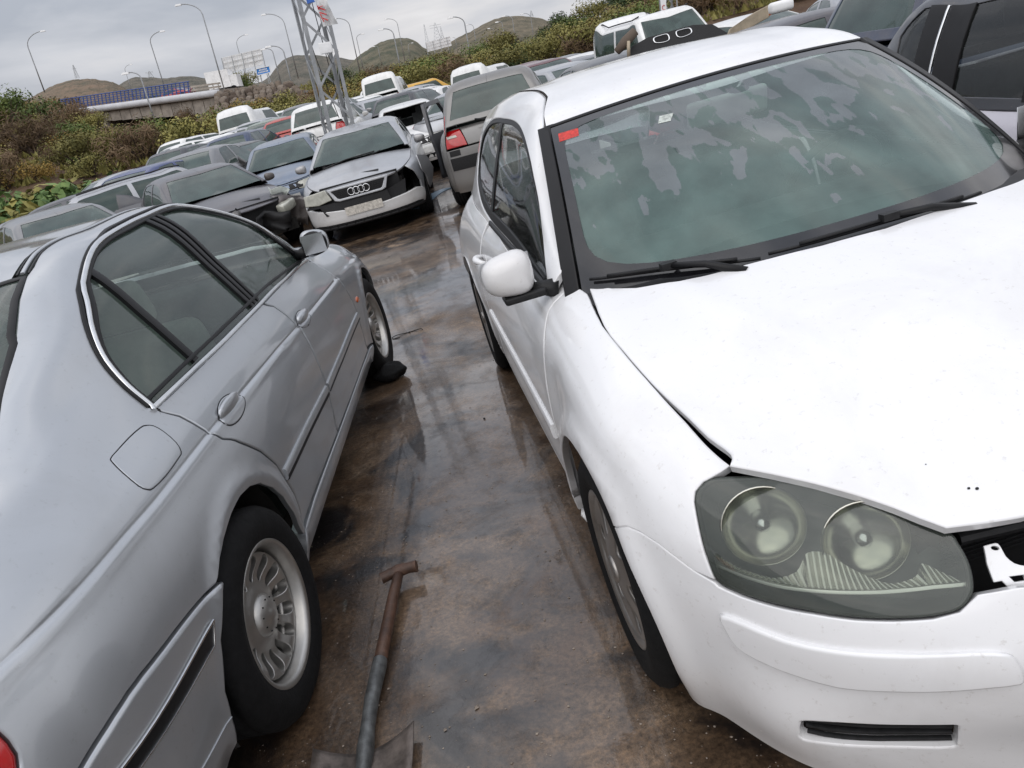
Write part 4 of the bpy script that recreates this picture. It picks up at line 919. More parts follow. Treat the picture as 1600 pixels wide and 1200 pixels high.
# cabin
fl = MB().box((-1.3, 0, .24), (2.7, 1.45, .06)); fl.box((-.30, 0, .55), (.06, 1.4, .55)); fl.box((-2.95, 0, .55), (.3, 1.3, .5)); fl.obj('floor_pan', M_UNDER, golf)
rounded_box('dashboard', (-.62, 0, .86), (.38, 1.36, .20), M_CABIN, golf, .06)
for sd in (1, -1): seat(golf, -1.35, .36 * sd, M_SEAT)
seat(golf, -2.15, 0, M_SEAT, wide=1.25, head=False)
sw = MB(); sw.tube([(cos(a) * .185, sin(a) * .185, 0) for a in np.linspace(0, 2 * pi, 33)], .014, 8, cap=False); sw.flatbar((-.18, 0, 0), (.18, 0, 0), .05, .02); sw.bar((0, 0, -.25), (0, 0, .02), .035, 10)
o = sw.obj('steering_wheel', M_CABIN, golf, True, angle=40); o.location = (-.88, .36, .93); o.rotation_euler = (0, radians(-62), 0)
# ================================================================ THE YARD'S GROUND
def gz(x, y):
    """height of the yard: level near the camera, rising gently at the back"""
    k = min(1.0, max(0.0, (2.0 - x) / 5.0)); return max(0.0, y - 12.5) * (.010 + .034 * k)
def ray(px, py):
    return (_fw + _r * ((px - 800) / F_PX) - _u * ((py - 600) / F_PX))
def at(px, py, d):
    q = ray(px, py); t = d / q.y; return Vector((0, 0, CAM_H)) + q * t
m, t, b = new_mat('wet_concrete')
tcn = N(t, 'ShaderNodeTexCoord')
def nz(scale, detail=6, rough=.6, dist=0, loc=(0, 0, 0), sc=(1, 1, 1)):
    mpn = N(t, 'ShaderNodeMapping'); mpn.inputs['Location'].default_value = loc; mpn.inputs['Scale'].default_value = sc; t.links.new(tcn.outputs['Object'], mpn.inputs[0])
    n = N(t, 'ShaderNodeTexNoise', Scale=scale, Detail=float(detail), Roughness=rough, Distortion=dist); t.links.new(mpn.outputs[0], n.inputs[0]); return n.outputs['Fac']
def ramp(f, stops):
    r = N(t, 'ShaderNodeValToRGB'); e = r.color_ramp.elements
    while len(e) < len(stops): e.new(.5)
    for i, (p, c) in enumerate(stops): e[i].position = p; e[i].color = C4(c) if not isinstance(c, (int, float)) else (c, c, c, 1)
    t.links.new(f, r.inputs[0]); return r.outputs[0]
big = ramp(nz(.9, 7, .62, .6), [(.30, (.040, .026, .017)), (.44, (.105, .069, .043)), (.56, (.20, .138, .088)), (.70, (.30, .230, .165))])
mid = ramp(nz(4.5, 8, .68, .4, (3, 1, 0)), [(.30, (.35, .33, .32)), (.55, (1, 1, 1)), (.75, (1.25, 1.2, 1.12))])
fin = ramp(nz(60, 8, .78, 0, (7, 2, 0)), [(.34, (.35, .34, .33)), (.50, (1, 1, 1)), (.66, (1.7, 1.62, 1.5))])
c = mixc(t, 1.0, big, mid, 'MULTIPLY'); c = mixc(t, 1.0, c, fin, 'MULTIPLY')
oil = ramp(nz(1.5, 6, .6, 1.2, (11, 4, 0)), [(.49, 0.0), (.60, 1.0)])
c = mixc(t, oil, c, (.022, .019, .019))
rust = ramp(nz(2.2, 6, .65, .5, (2, 17, 0)), [(.58, 0.0), (.78, .55)])
c = mixc(t, rust, c, (.17, .085, .035))
speck = N(t, 'ShaderNodeTexVoronoi', Scale=95.0, Randomness=1.0); t.links.new(tcn.outputs['Object'], speck.inputs['Vector'])
sp = ramp(speck.outputs['Distance'], [(.06, 1.0), (.10, 0.0)]); spm = ramp(nz(3.1, 4, .6, 0, (5, 5, 0)), [(.5, 0.0), (.68, .55)])
c = mixc(t, mixc(t, 1.0, sp, spm, 'MULTIPLY'), c, (.42, .38, .33))
# joints between the concrete bays and a few hairline cracks
sx = N(t, 'ShaderNodeSeparateXYZ'); t.links.new(tcn.outputs['Object'], sx.inputs[0])
v = N(t, 'ShaderNodeTexVoronoi', Scale=.42, feature='DISTANCE_TO_EDGE'); wn = N(t, 'ShaderNodeTexNoise', Scale=2.5, Detail=6.0); t.links.new(tcn.outputs['Object'], wn.inputs[0])
wa = N(t, 'ShaderNodeVectorMath', operation='MULTIPLY_ADD'); wa.inputs[1].default_value = (.35, .35, .35); t.links.new(wn.outputs['Color'], wa.inputs[0]); t.links.new(tcn.outputs['Object'], wa.inputs[2]); t.links.new(wa.outputs[0], v.inputs['Vector'])
crk = ramp(v.outputs['Distance'], [(.0035, 1.0), (.0075, 0.0)])
c = mixc(t, mixc(t, 1.0, crk, (.22, .22, .22), 'MULTIPLY'), c, (.018, .014, .012))
wet = ramp(nz(.75, 7, .58, .9, (.15, 2.35, 0)), [(.30, 0.0), (.46, 1.0)])
wetd = ramp(nz(6, 7, .7, .4, (9, 2, 0)), [(.28, .35), (.52, 1.0)])
wetm = mixc(t, 1.0, wet, wetd, 'MULTIPLY')
c = mixc(t, mixc(t, 1.0, wetm, (.50, .50, .50), 'MULTIPLY'), c, mixc(t, 1.0, c, (.38, .34, .34), 'MULTIPLY'))
t.links.new(c, b.inputs['Base Color'])
rg = N(t, 'ShaderNodeMapRange'); rg.inputs['To Min'].default_value = .6; rg.inputs['To Max'].default_value = .30; t.links.new(wetm, rg.inputs['Value']); t.links.new(rg.outputs[0], b.inputs['Roughness'])
t.links.new(wetm, b.inputs['Coat Weight']); b.inputs['Coat Roughness'].default_value = .02; b.inputs['Coat IOR'].default_value = 1.52
cbn = N(t, 'ShaderNodeBump'); cbn.inputs['Strength'].default_value = .07; cbn.inputs['Distance'].default_value = .01; t.links.new(nz(9, 5, .6, .3, (4, 4, 0)), cbn.inputs['Height']); t.links.new(cbn.outputs[0], b.inputs['Coat Normal'])
setp(b, IOR=1.58)
hh = N(t, 'ShaderNodeMath', operation='MULTIPLY'); t.links.new(nz(55, 6, .7), hh.inputs[0])
inv = N(t, 'ShaderNodeMapRange'); inv.inputs['To Min'].default_value = 1; inv.inputs['To Max'].default_value = .10; t.links.new(wetm, inv.inputs['Value']); t.links.new(inv.outputs[0], hh.inputs[1])
bump(t, b, hh.outputs[0], .55, .012)
V = []; xs = list(range(-60, 61, 4)); ys = [-12, -6, 0, 4, 8, 12, 14] + list(range(17, 60, 3))
for y in ys:
    for x in xs: V.append((x, y, gz(x, y)))
n = len(xs); F = [(j * n + i, j * n + i + 1, (j + 1) * n + i + 1, (j + 1) * n + i) for j in range(len(ys) - 1) for i in range(n - 1)]
link('ground', meshd('ground', V, F, True), m, None, 'structure')
# loose grit and small stones
gr = MB(); r_ = random.Random(12)
def stone(x, y, s, mb, fl=.6):
    vs = [Vector((r_.uniform(.7, 1.1) * s * a, r_.uniform(.7, 1.1) * s * b_, r_.uniform(.7, 1.1) * s * c_ * fl + s * fl * .5)) for a, b_, c_ in ((1, 0, 0), (0, 1, 0), (-1, 0, 0), (0, -1, 0), (0, 0, 1), (0, 0, -1))]
    an = r_.random() * 6; vs = [Vector((v_.x * cos(an) - v_.y * sin(an) + x, v_.x * sin(an) + v_.y * cos(an) + y, max(.0005, v_.z))) for v_ in vs]
    mb.add(vs, [(0, 1, 4), (1, 2, 4), (2, 3, 4), (3, 0, 4), (1, 0, 5), (2, 1, 5), (3, 2, 5), (0, 3, 5)])
for i in range(4200):
    y = 1.2 + 9 * r_.random() ** 1.6; x = r_.uniform(-1.4, .9) if r_.random() < .7 else r_.uniform(-3, 3); stone(x, y, r_.choice((.0012, .0018, .0025, .0035)) * r_.uniform(.7, 1.6), gr)
M_GRIT = plain('grit', (.24, .20, .165), .8, var=.6, scale=9)
gr.obj('grit', M_GRIT, None, kind='stuff')
def ground_at(px, py):
    q = ray(px, py); tt = -CAM_H / q.z; p = q * tt; return p.x, p.y
for (px, py, s, lab) in ((745, 1106, .010, 'small grey stone on the wet concrete right of the shovel neck'), (696, 1141, .007, 'pale flat chip on the concrete between shovel and hatchback'), (640, 520, .012, 'dark crumb of rubber lying between the two front wheels'), (757, 655, .010, 'lone dark pebble in the wet patch beside the hatchback door')):
    mb = MB(); x, y = ground_at(px, py); stone(0, 0, s, mb, .7); o = thing('stone', lab, 'stone', me=mb.mesh('stone'), mats=M_GRIT if 'grey' in lab or 'pale' in lab else M_RUBBER); o.location = (x, y, 0)
# ---------------------------------------------------------------- the shovel
M_WOOD = plain('dark_wood', (.075, .038, .024), .55, var=.5, scale=22, bumps=.25)
M_STEEL = plain('dull_steel', (.13, .135, .135), .5, .55, var=.45, scale=25, bumps=.25)
M_BLADE = plain('worn_blade', (.15, .125, .11), .5, .5, var=.55, scale=16, bumps=.3)
shv = thing('shovel', 'short-handled shovel with dark wooden T-grip and grey steel socket lying on wet concrete', 'shovel')
shv.location = (-.60, 2.0, 0)
def L3(x, y, z): return (x + .60, y - 2.0, z)
h_ = MB().tube([L3(-.567, 2.275, .052), L3(-.583, 2.16, .045), L3(-.600, 2.0, .038), L3(-.614, 1.86, .035)], .0165, 14, [.0175, .0195, .0205, .0205]); h_.obj('handle', M_WOOD, shv, True)
h_ = MB().tube([L3(-.630, 2.268, .055), L3(-.60, 2.277, .056), L3(-.567, 2.285, .057), L3(-.530, 2.287, .056), L3(-.500, 2.285, .055)], .019, 16, [.0205, .0195, .023, .0195, .0215]); h_.obj('grip', M_WOOD, shv, True, angle=40)
h_ = MB().tube([L3(-.614, 1.868, .035), L3(-.6155, 1.84, .035), L3(-.628, 1.72, .036), L3(-.632, 1.62, .034), L3(-.636, 1.55, .026), L3(-.640, 1.47, .018)], .02, 16, [.0225, .0230, .0215, .0200, .024, .018]); h_.obj('socket', M_STEEL, shv, True, angle=40)
V = []; nU, nV = 18, 12
for i in range(nU + 1):
    s = i / nU; 
    for j in range(nV + 1):
        w = -1 + 2 * j / nV; half = .142 * (1 - .25 * s ** 3) * (1 if s < .75 else sqrt(max(.02, 1 - ((s - .75) / .27) ** 2)))
        x = -.640 + w * half; y = 1.585 - .012 * abs(w) ** 1.5 * 0 - .30 * s - .035 * (1 - abs(w)) * (1 - s); z = .006 + .034 * abs(w) ** 2.2 * (1 - .5 * s) + .010 * math.exp(-(w / .14) ** 2) * (1 - s)
        V.append(L3(x, y, z))
F = [(i * (nV + 1) + j, i * (nV + 1) + j + 1, (i + 1) * (nV + 1) + j + 1, (i + 1) * (nV + 1) + j) for i in range(nU) for j in range(nV)]
me = meshd('blade', V, F, True); bmfix(me); o = link('blade', me, M_BLADE, shv); s_ = o.modifiers.new('t', 'SOLIDIFY'); s_.thickness = .003
# scraps on the ground
rag = MB(); r2 = random.Random(4)
for i in range(9):
    for j in range(6): rag.v.append((i * .09, j * .07, .02 + .09 * r2.random() * sin(pi * i / 8)))
rag.f = [(i * 6 + j, i * 6 + j + 1, (i + 1) * 6 + j + 1, (i + 1) * 6 + j) for i in range(8) for j in range(5)]
o = thing('red_cloth', 'crumpled dark red cloth on the ground beyond the silver saloon\'s bonnet', 'cloth', me=rag.mesh('red_cloth', True), mats=plain('red_cloth', (.16, .012, .02), .8)); o.location = (-2.75, 8.3, 0)
bp_ = FSkin(lambda u, v: np.stack([u, v, .05 + .16 * np.sin(np.clip((u + .5), 0, 1) * pi) * (1 - v * v * 6)], -1))
o = thing('bumper_scrap', 'blue-grey plastic bumper scrap by the people carrier\'s rear wheel', 'car part', me=panel_mesh('bumper_scrap', bp_, [(-.55, -.16), (.5, -.2), (.55, .1), (-.45, .18)], h=.1, thick=.01, roll=.002), mats=plain('blue_plastic', (.13, .19, .25), .4)); o.location = (-.22, 11.9, 0); o.rotation_euler = (0, 0, .5)
wire = MB().tube([(.10 * cos(a) * (1 + .1 * a), .045 * sin(a), .006 + .004 * sin(3 * a)) for a in np.linspace(0, 4.2, 16)], .003, 5)
o = thing('wire', 'thin dark curl of wire on the pale dry concrete', 'wire', me=wire.mesh('wire', True), mats=M_RUBBER); x, y = ground_at(640, 522); o.location = (x, y, 0)
# ================================================================ THE SILVER SALOON
BC = (-1.6029789, 4.7185015, .03833)
sedan = thing('silver_saloon', 'silver four-door saloon with chrome window surround and its right rear wheel beside the shovel', 'car')
car_frame(sedan, *BC)
XR, XF = -2.83, 0.0
darch = lambda R, a0, a1, n=20: uz(BL, arc_uz(XR, .315, R, a0, a1, n), 6)
dlo = O['b_dlo'][:-1]; dlo = dlo[:12] + [(-1.52, 9.12), (-1.43, 9.02), (-1.345, 8.80), (-1.225, 8.45), (-1.14, 8.15), (-1.05, 7.78), (-.95, 7.42), (-.86, 6.95), (-.80, 6.45)]
low = [(-2.775, 6.16), (-2.481, 6.15), (-2.203, 6.13), (-1.75, 6.12), (-1.338, 6.15), (-.80, 6.25)]
DLO = smooth_open(np.array([(-2.785, 6.18)] + dlo), 3).tolist() + low[::-1][:-1]
rs = [tuple(p) for p in O['b_rearshut']]; rs = rs[:-1] + [(-2.43, 1.30)]
bs = [(-1.712, 6.12), (-1.655, 5.75), (-1.625, 5.1), (-1.613, 4.38), (-1.612, 3.77), (-1.608, 3.18), (-1.604, 2.6), (-1.606, 2.2), (-1.63, 1.5), (-1.635, 1.29)]
arr = uz(BL, [(-3.093, .60), (-3.075, .64), (-3.03, .678), (-2.96, .705), (-2.88, .716), (-2.79, .716), (-2.70, .703), (-2.62, .672), (-2.555, .625), (-2.50, .56), (-2.465, .49), (-2.447, .42), (-2.442, .335)], 6)
arr = [tuple(p) for p in O['b_arch'][1:-1]] + [(-2.445, 1.30)]
bt = [tuple(p) for p in smooth_open(O['b_bumptop'], 3)]
off = lambda pts, du, dv: [(p[0] + du, p[1] + dv) for p in pts]
tail = [(-3.705, 4.45), (-3.706, 4.25), (-3.707, 4.1), (-3.713, 3.92), (-3.727, 3.80), (-3.76, 3.70)]
seam = [(-1.47, 9.6), (-1.9, 9.62), (-2.2, 9.58), (-2.40, 9.50), (-2.535, 9.40)]
rg_side = [(-2.550, 9.33), (-2.66, 9.22), (-2.79, 9.03), (-2.91, 8.65), (-3.03, 8.2), (-3.13, 7.85), (-3.19, 7.7)]
def sedan_side(sd):
    q = [rs[0]] + rs[1:] + [(-2.447, 1.28)] + arr[::-1][1:] + bt[1:] + [(-3.74, 3.22), (-3.765, 3.5)] + tail[::-1] + [(-3.72, 4.9), (-3.74, 5.6), (-3.76, 6.4), (-3.74, 7.3), (-3.5, 7.72), (-3.28, 7.76)] + [(p[0] - .004, p[1]) for p in rg_side[::-1]] + [(-2.5, 9.34), (-2.40, 9.44), (-2.2, 9.53), (-1.9, 9.57), (-1.47, 9.55)] + [(-1.40, 9.42), (-1.30, 9.1), (-1.2, 8.75), (-1.1, 8.35), (-1.0, 7.95), (-.90, 7.5), (-.82, 6.9), (-.72, 6.3), (-.78, 6.05), (-.80, 6.25)] + [(p[0], p[1]) for p in smooth_open(np.array([(-2.785, 6.18)] + dlo), 3).tolist()[::-1][1:]]
    qp = panel('quarter_panel', BL, q, M_SILVER, sedan, h=.028, thick=.02, roll=.0035, side=sd, fine=[([(-3.73, 4.93)] + O['b_swage'][0:6], .004)])
    # rear door
    d = [(-2.766, 6.10)] + off(rs[1:], .009, 0)[:-1] + [(-2.42, 1.34), (-2.2, 1.34), (-1.9, 1.31), (-1.643, 1.28)] + off(bs[::-1], -.005, 0)[1:-1] + [(-1.722, 6.06), (-2.2, 6.08), (-2.48, 6.09)]
    dr = panel('rear_door', BL, d, M_SILVER, sedan, h=.028, thick=.02, roll=.0035, side=sd, fine=[([(-2.71, 4.655)] + O['b_swage'][5:7] + [(-1.62, 4.40)], .004)])
    fsh = uz(BL, [(-.70, .88), (-.62, .78), (-.56, .62), (-.53, .45), (-.52, .335)], 7)
    d2 = off(bs[1:], .006, 0) + [(-1.2, 1.25)] + [(-.525, 1.25)] + off(fsh[::-1], -.004, 0)[1:] + [(-.74, 6.0), (-.80, 6.15), (-1.338, 6.08), (-1.70, 6.05)]
    df = panel('front_door', BL, d2, M_SILVER, sedan, h=.028, thick=.02, roll=.0035, side=sd, fine=[([(-1.60, 4.38), (-1.2, 4.33), (-.9, 4.31), (-.7, 4.3)], .004)])
    fa = [(p[0], p[1]) for p in uz(BL, arc_uz(0, .315, .372, 176, 4, 26), 7)]
    fw = off(fsh, .005, 0) + [(-.42, 1.25)] + [(-.385, 1.2)] + fa + [(.36, 1.2), (.45, 1.2), (.50, 3.4), (.56, 5), (.60, 7.2), (.3, 7.35), (0, 7.35), (-.4, 7.3), (-.70, 7.0), (-.735, 6.3)]
    panel('front_wing', BL, fw, M_SILVER, sedan, h=.03, thick=.02, roll=.0035, side=sd)
    panel('front_bumper', BL, [(.455, .1), (.455, 1.2), (.505, 3.3), (.78, 3.3), (.78, .1)], M_SILVER, sedan, h=.06, thick=.02, side=sd)
    si = [(-2.452, .35), (-2.436, 1.20), (-2.2, 1.27), (-1.9, 1.25), (-1.63, 1.22), (-1.2, 1.2), (-.8, 1.2), (-.39, 1.15), (-.39, .0), (-.8, .0), (-1.4, .0), (-2, .0), (-2.44, .0)]
    panel('sill', BL, si, M_SILVER, sedan, h=.04, off=.004, thick=.05, roll=.006, side=sd)
    # rear bumper with its rubbing strip
    bf = [tuple(p) for p in O['b_bumpfront']]
    bo = [(bt[0][0] - .004, bt[0][1] - .05)] + [(p[0], p[1] - .045) for p in bt[1:]] + [(-3.80, 3.1), (-3.95, 3.1), (-4.03, 3.1), (-4.03, .0), (-3.8, 0), (-3.5, 0), (-3.30, .0)] + bf[::-1][:-1]
    rb = panel('rear_bumper', BL, bo, M_SILVER, sedan, h=.03, off=.006, thick=.03, roll=.006, side=sd)
    k = O['b_bumpblack']; kb = [k[0], k[1], k[2], (-3.80, 2.50), (-4.0, 2.5), (-4.0, 2.82), (-3.80, 2.82), k[3]]
    panel('bumper_insert', BL, kb, M_SEAL, rb, h=.04, off=.0085, thick=.002, roll=.001, side=sd)
    strip_on('bumper_trim', BL, [k[0], k[3], (-3.8, 2.85)], .006, .004, M_CHROME, rb, sd, off=.009, n=8)
    strip_on('bumper_trim', BL, [(k[0][0], k[0][1]), k[1], k[2], (-3.8, 2.47)], .004, .003, M_CHROME, rb, sd, off=.009, n=8)
    bl_ = O['b_bumpline']; strip_on('bumper_crease', BL, [bl_[0], bl_[1], (-3.7, 1.5)], .004, .003, M_SILVER, rb, sd, off=.006, n=6)
    tl = [(p[0] - .005, p[1]) for p in tail] + [(-3.80, 3.55), (-3.9, 3.5), (-3.92, 4.9), (-3.80, 4.95), (-3.73, 4.8)]
    panel('tail_lamp', BL, tl, M_RED, sedan, h=.03, off=.002, thick=.03, roll=.006, side=sd)
    panel('boot_lid', BL, [(-3.21, 7.84), (-3.28, 7.84), (-3.5, 7.8), (-3.745, 7.38), (-3.765, 6.4), (-3.80, 5.2), (-3.93, 5.1), (-4.03, 5.1), (-4.03, 11), (-3.8, 11), (-3.5, 11), (-3.23, 11)], M_SILVER, sedan, h=.05, thick=.02, side=sd)
    # filler flap
    fl = smooth_closed(O['b_flap'], 2)
    c_ = fl.mean(0)
    panel('filler_flap', BL, (fl - c_) * .975 + c_, M_SILVER, qp, h=.015, off=.0022, thick=.004, roll=.002, side=sd) if sd > 0 else None
    if sd > 0: panel('flap_gap', BL, fl, M_SEAL, qp, h=.03, off=.0006, thick=.001, roll=0)
    # glazing
    w = panel('side_glass', BL, DLO, M_GLASS_B, sedan, h=.05, off=-.014, thick=0, roll=0, side=sd)
    A = np.array(DLO); 
    path = smooth_open(np.array([(-2.785, 6.18)] + dlo), 3).tolist()
    def shift(path, d):
        p = np.array(path, float); t_ = np.gradient(p, axis=0); s_ = .115; t3 = np.stack([t_[:, 0], t_[:, 1] * s_], -1); nn = np.stack([-t3[:, 1], t3[:, 0]], -1); nn /= np.linalg.norm(nn, axis=1)[:, None] + 1e-9
        return np.stack([p[:, 0] + nn[:, 0] * d, p[:, 1] + nn[:, 1] * d / s_], -1)
    strip_on('chrome_surround', BL, shift(path, -.010), .017, .008, M_CHROME, sedan, sd, off=.0, n=1)
    strip_on('surround_seal', BL, shift(path, .003), .012, .006, M_SEAL, sedan, sd, off=.0, n=1)
    strip_on('window_seal', BL, shift(path, -.026), .018, .006, M_SEAL, w, sd, off=-.006, n=1)
    strip_on('waist_trim', BL, [(p[0], p[1] - .03) for p in low], .016, .008, M_CHROME, sedan, sd, off=.002, n=8)
    strip_on('waist_seal', BL, [(p[0], p[1] + .11) for p in low], .012, .006, M_SEAL, sedan, sd, off=-.002, n=8)
    # blackened door frames between the panes
    for (a, b, wd) in (((-1.800, 6.15), (-1.845, 8.90), .030), ((-1.758, 6.15), (-1.795, 8.90), .030), ((-1.715, 6.15), (-1.748, 8.90), .026), ((-2.42, 6.18), (-2.425, 8.15), .036)):
        pts = [(a[0] + (b[0] - a[0]) * t, a[1] + (b[1] - a[1]) * t) for t in np.linspace(0, 1, 8)]
        strip_on('door_frame', BL, pts, wd, .010, M_SEAL, w, sd, off=-.012, n=3, rounded=False)
    # door mouldings, handles, side repeater
    strip_on('door_moulding', BL, uz(BL, [(-2.43, .548), (-1.62, .522)], 6), .040, .010, M_SILVER, dr, sd, off=0, n=20)
    strip_on('moulding_insert', BL, uz(BL, [(-2.425, .534), (-1.625, .507)], 6), .020, .010, M_SEAL, dr, sd, off=.001, n=20)
    strip_on('door_moulding', BL, uz(BL, [(-1.595, .521), (-.56, .540)], 6), .040, .010, M_SILVER, df, sd, off=0, n=20)
    strip_on('moulding_insert', BL, uz(BL, [(-1.59, .506), (-.56, .525)], 6), .012, .010, M_SEAL, df, sd, off=.001, n=20)
    mv = np.array([1, -sd, 1.])
    for pr, (u, v) in ((dr, O['b_hand'][0]), (df, O['b_hand'][1])):
        el = [(u + .098 * cos(a) * (1 - .12 * sin(a)), v + .40 * sin(a) - .06) for a in np.linspace(0, 2 * pi, 28, endpoint=False)]
        panel('handle_plate', BL, el, M_SILVER, pr, h=.015, off=.0025, thick=.006, roll=.0025, side=sd)
        panel('plate_gap', BL, [(u + (p[0] - u) * 1.05, v - .06 + (p[1] - v + .06) * 1.07) for p in el], M_SEAL, pr, h=.02, off=.0005, thick=.001, roll=0, side=sd)
        P = BL.P(np.linspace(u - .085, u + .075, 11), np.linspace(v + .06, v + .02, 11)); n = BL.nrm(np.full(11, u), np.full(11, v))
        # pull handle: a flat rounded paddle on the upper half
        V = []; 
        for i in range(11):
            s_ = sin(pi * (i + .5) / 11) ** .35
            for j in range(9):
                a = pi * j / 8; V.append((P[i] + n[i] * (.004 + .022 * sin(a) * s_) + np.array([0, 0, 1]) * (.026 * cos(a) * s_)) * mv)
        F = [(i * 9 + j, (i + 1) * 9 + j, (i + 1) * 9 + j + 1, i * 9 + j + 1) for i in range(10) for j in range(8)] + [tuple(range(9)), tuple(90 + j for j in range(9))[::-1]]
        me = meshd('door_handle', V, F, True); bmfix(me); link('door_handle', me, M_SILVER, pr)
        c = MB(); q = BL.P([u + .06], [v - .03])[0] * mv; c.lathe([(0, -.0), (.011, -.002), (.012, .006)], 16, 'y'); 
    u, v = O['b_hand'][2]; panel('side_repeater', BL, [(u + .030 * cos(a), v + .11 * sin(a)) for a in np.linspace(0, 2 * pi, 18, endpoint=False)], M_ORANGE, sedan, h=.012, off=.009, thick=.01, roll=.005, side=sd)
    strip_on('roof_moulding', BL, seam, .012, .005, M_SILVER, sedan, sd, off=.001, n=6)
    strip_on('roof_ditch', BL, off(seam, 0, -.07), .006, .003, M_SEAL, sedan, sd, off=-.0005, n=6)
    strip_on('roof_ditch', BL, off(seam, 0, .07), .006, .003, M_SEAL, sedan, sd, off=-.0005, n=6)
    # mirrors
    m_ = link('door_mirror', None, (), sedan); m_.location = (-.895, -.885 * sd, 1.035)
    mirror_shell('mirror_cap', M_SILVER, m_, (0, 0, .0), (.13, .135, .125), sd, .5)
    MB().lathe([(.05, -.03), (.062, -.028), (.064, -.02), (.055, -.016)], 24, 'x').obj('mirror_rim', M_SEAL, m_, True).scale = (1.1, 1.02, .93)
    MB().tube([(0, .05 * sd, -.03), (.01, .09 * sd, -.04), (.02, .125 * sd, -.04)], .02, 8, [.03, .026, .03]).obj('mirror_foot', M_SEAL, m_, True)
    g = MB().box((-.034, 0, 0), (.003, .11, .095)); g.obj('mirror_glass', M_CHROME, m_)
    # inner arches
    for x in (XR, XF):
        a = MB(); pts = [(x + .40 * cos(t), .315 + .40 * sin(t)) for t in np.linspace(-.25, pi + .25, 16)]
        V = [(p[0], -y * sd, p[1]) for p in pts for y in (.84, .52)]; F = [(2 * i, 2 * i + 1, 2 * i + 3, 2 * i + 2) for i in range(15)] + [tuple(2 * i + 1 for i in range(16))]
        link('wheel_arch_liner', meshd('wheel_arch_liner', V, F, True), M_UNDER, sedan)
for sd in (1, -1): sedan_side(sd)
for sd in (1, -1):
    panel('roof', BL, [(-1.47, 9.66), (-1.9, 9.68), (-2.2, 9.65), (-2.42, 9.6), (-2.55, 9.52), (-2.535, 11), (-2.2, 11), (-1.9, 11), (-1.47, 11)], M_SILVER, sedan, h=.05, thick=0, roll=0, side=sd, flange=False)
    panel('rear_window', BL, [(-2.556, 9.33)] + [(p[0], p[1]) for p in rg_side[1:]] + [(-3.205, 8.6), (-3.21, 11), (-2.85, 11), (-2.542, 11)], M_GLASS_B, sedan, h=.05, off=-.003, thick=0, roll=0, side=sd)
    strip_on('rear_window_seal', BL, [(-2.547, 11), (-2.552, 10), (-2.555, 9.36)] + [(p[0] - .006, p[1] + .05) for p in rg_side[1:]], .020, .004, M_SEAL, sedan, sd, off=-.002, n=4)
    panel('windscreen', BL, [(-1.43, 9.6), (-1.30, 9.2), (-1.1, 8.45), (-.9, 7.6), (-.80, 7.2), (-.78, 11), (-1.44, 11)], M_GLASS_B, sedan, h=.06, off=-.003, thick=0, roll=0, side=sd)
    panel('bonnet', BL, [(-.70, 7.3), (-.4, 7.38), (0, 7.42), (.3, 7.42), (.62, 7.3), (.76, 8), (.77, 11), (-.74, 11), (-.76, 9)], M_SILVER, sedan, h=.05, thick=.02, side=sd)
    add_wheel(sedan, 'sedan', XR, .784, .312, sd, steer=-.05 if sd > 0 else 0, spin=.1)
add_wheel(sedan, 'sedan', XF, .772, .312, 1, steer=-.04, spin=.5); add_wheel(sedan, 'sedan', XF, .772, .312, -1)
fl = MB().box((-1.5, 0, .26), (3.9, 1.5, .05)); fl.box((-.55, 0, .6), (.06, 1.45, .6)); fl.box((-3.3, 0, .62), (.9, 1.3, .5)); fl.obj('floor_pan', M_UNDER, sedan)
rounded_box('parcel_shelf', (-2.93, 0, .94), (.55, 1.25, .05), M_CABIN, sedan, .02)
rounded_box('dashboard', (-.85, 0, .88), (.36, 1.4, .20), M_CABIN, sedan, .06)
for sd in (1, -1): seat(sedan, -1.45, .37 * sd, M_BEIGE, zb=.36, h=.60)
seat(sedan, -2.25, 0, M_BEIGE, zb=.38, wide=1.3, h=.52, head=False)
for sd in (1, -1): rounded_box('rear_headrest', (-2.80, .33 * sd, 1.08), (.09, .26, .15), M_BEIGE, sedan, .04)
# perished tyre lump under the front wheel
ch = MB(); rr_ = random.Random(3); n = 18
prof = []
for i in range(9):
    t = i / 8; r = .105 * sin(pi * (t * .9 + .05)) ** .6
    for j in range(n):
        a = 2 * pi * j / n; k = 1 + .34 * rr_.uniform(-1, 1); prof.append((-.13 + .26 * t, r * cos(a) * k * 1.25, max(0.002, .072 + r * sin(a) * k * .72)))
F = [(i * n + j, i * n + (j + 1) % n, (i + 1) * n + (j + 1) % n, (i + 1) * n + j) for i in range(8) for j in range(n)] + [tuple(range(n)), tuple(8 * n + j for j in range(n))[::-1]]
me = meshd('tyre_carcass', prof, F, True); bmfix(me)
chock = thing('tyre_carcass', 'torn black rubber lump wedged under the saloon\'s front wheel', 'rubber block', me=me, mats=M_RUBBER)
chock.scale = (.85, .8, .72); chock.location = (-.72, 4.50, 0); chock.rotation_euler = (0, 0, radians(70))
m_ = chock.modifiers.new('s', 'SUBSURF'); m_.levels = 1; m_.render_levels = 1
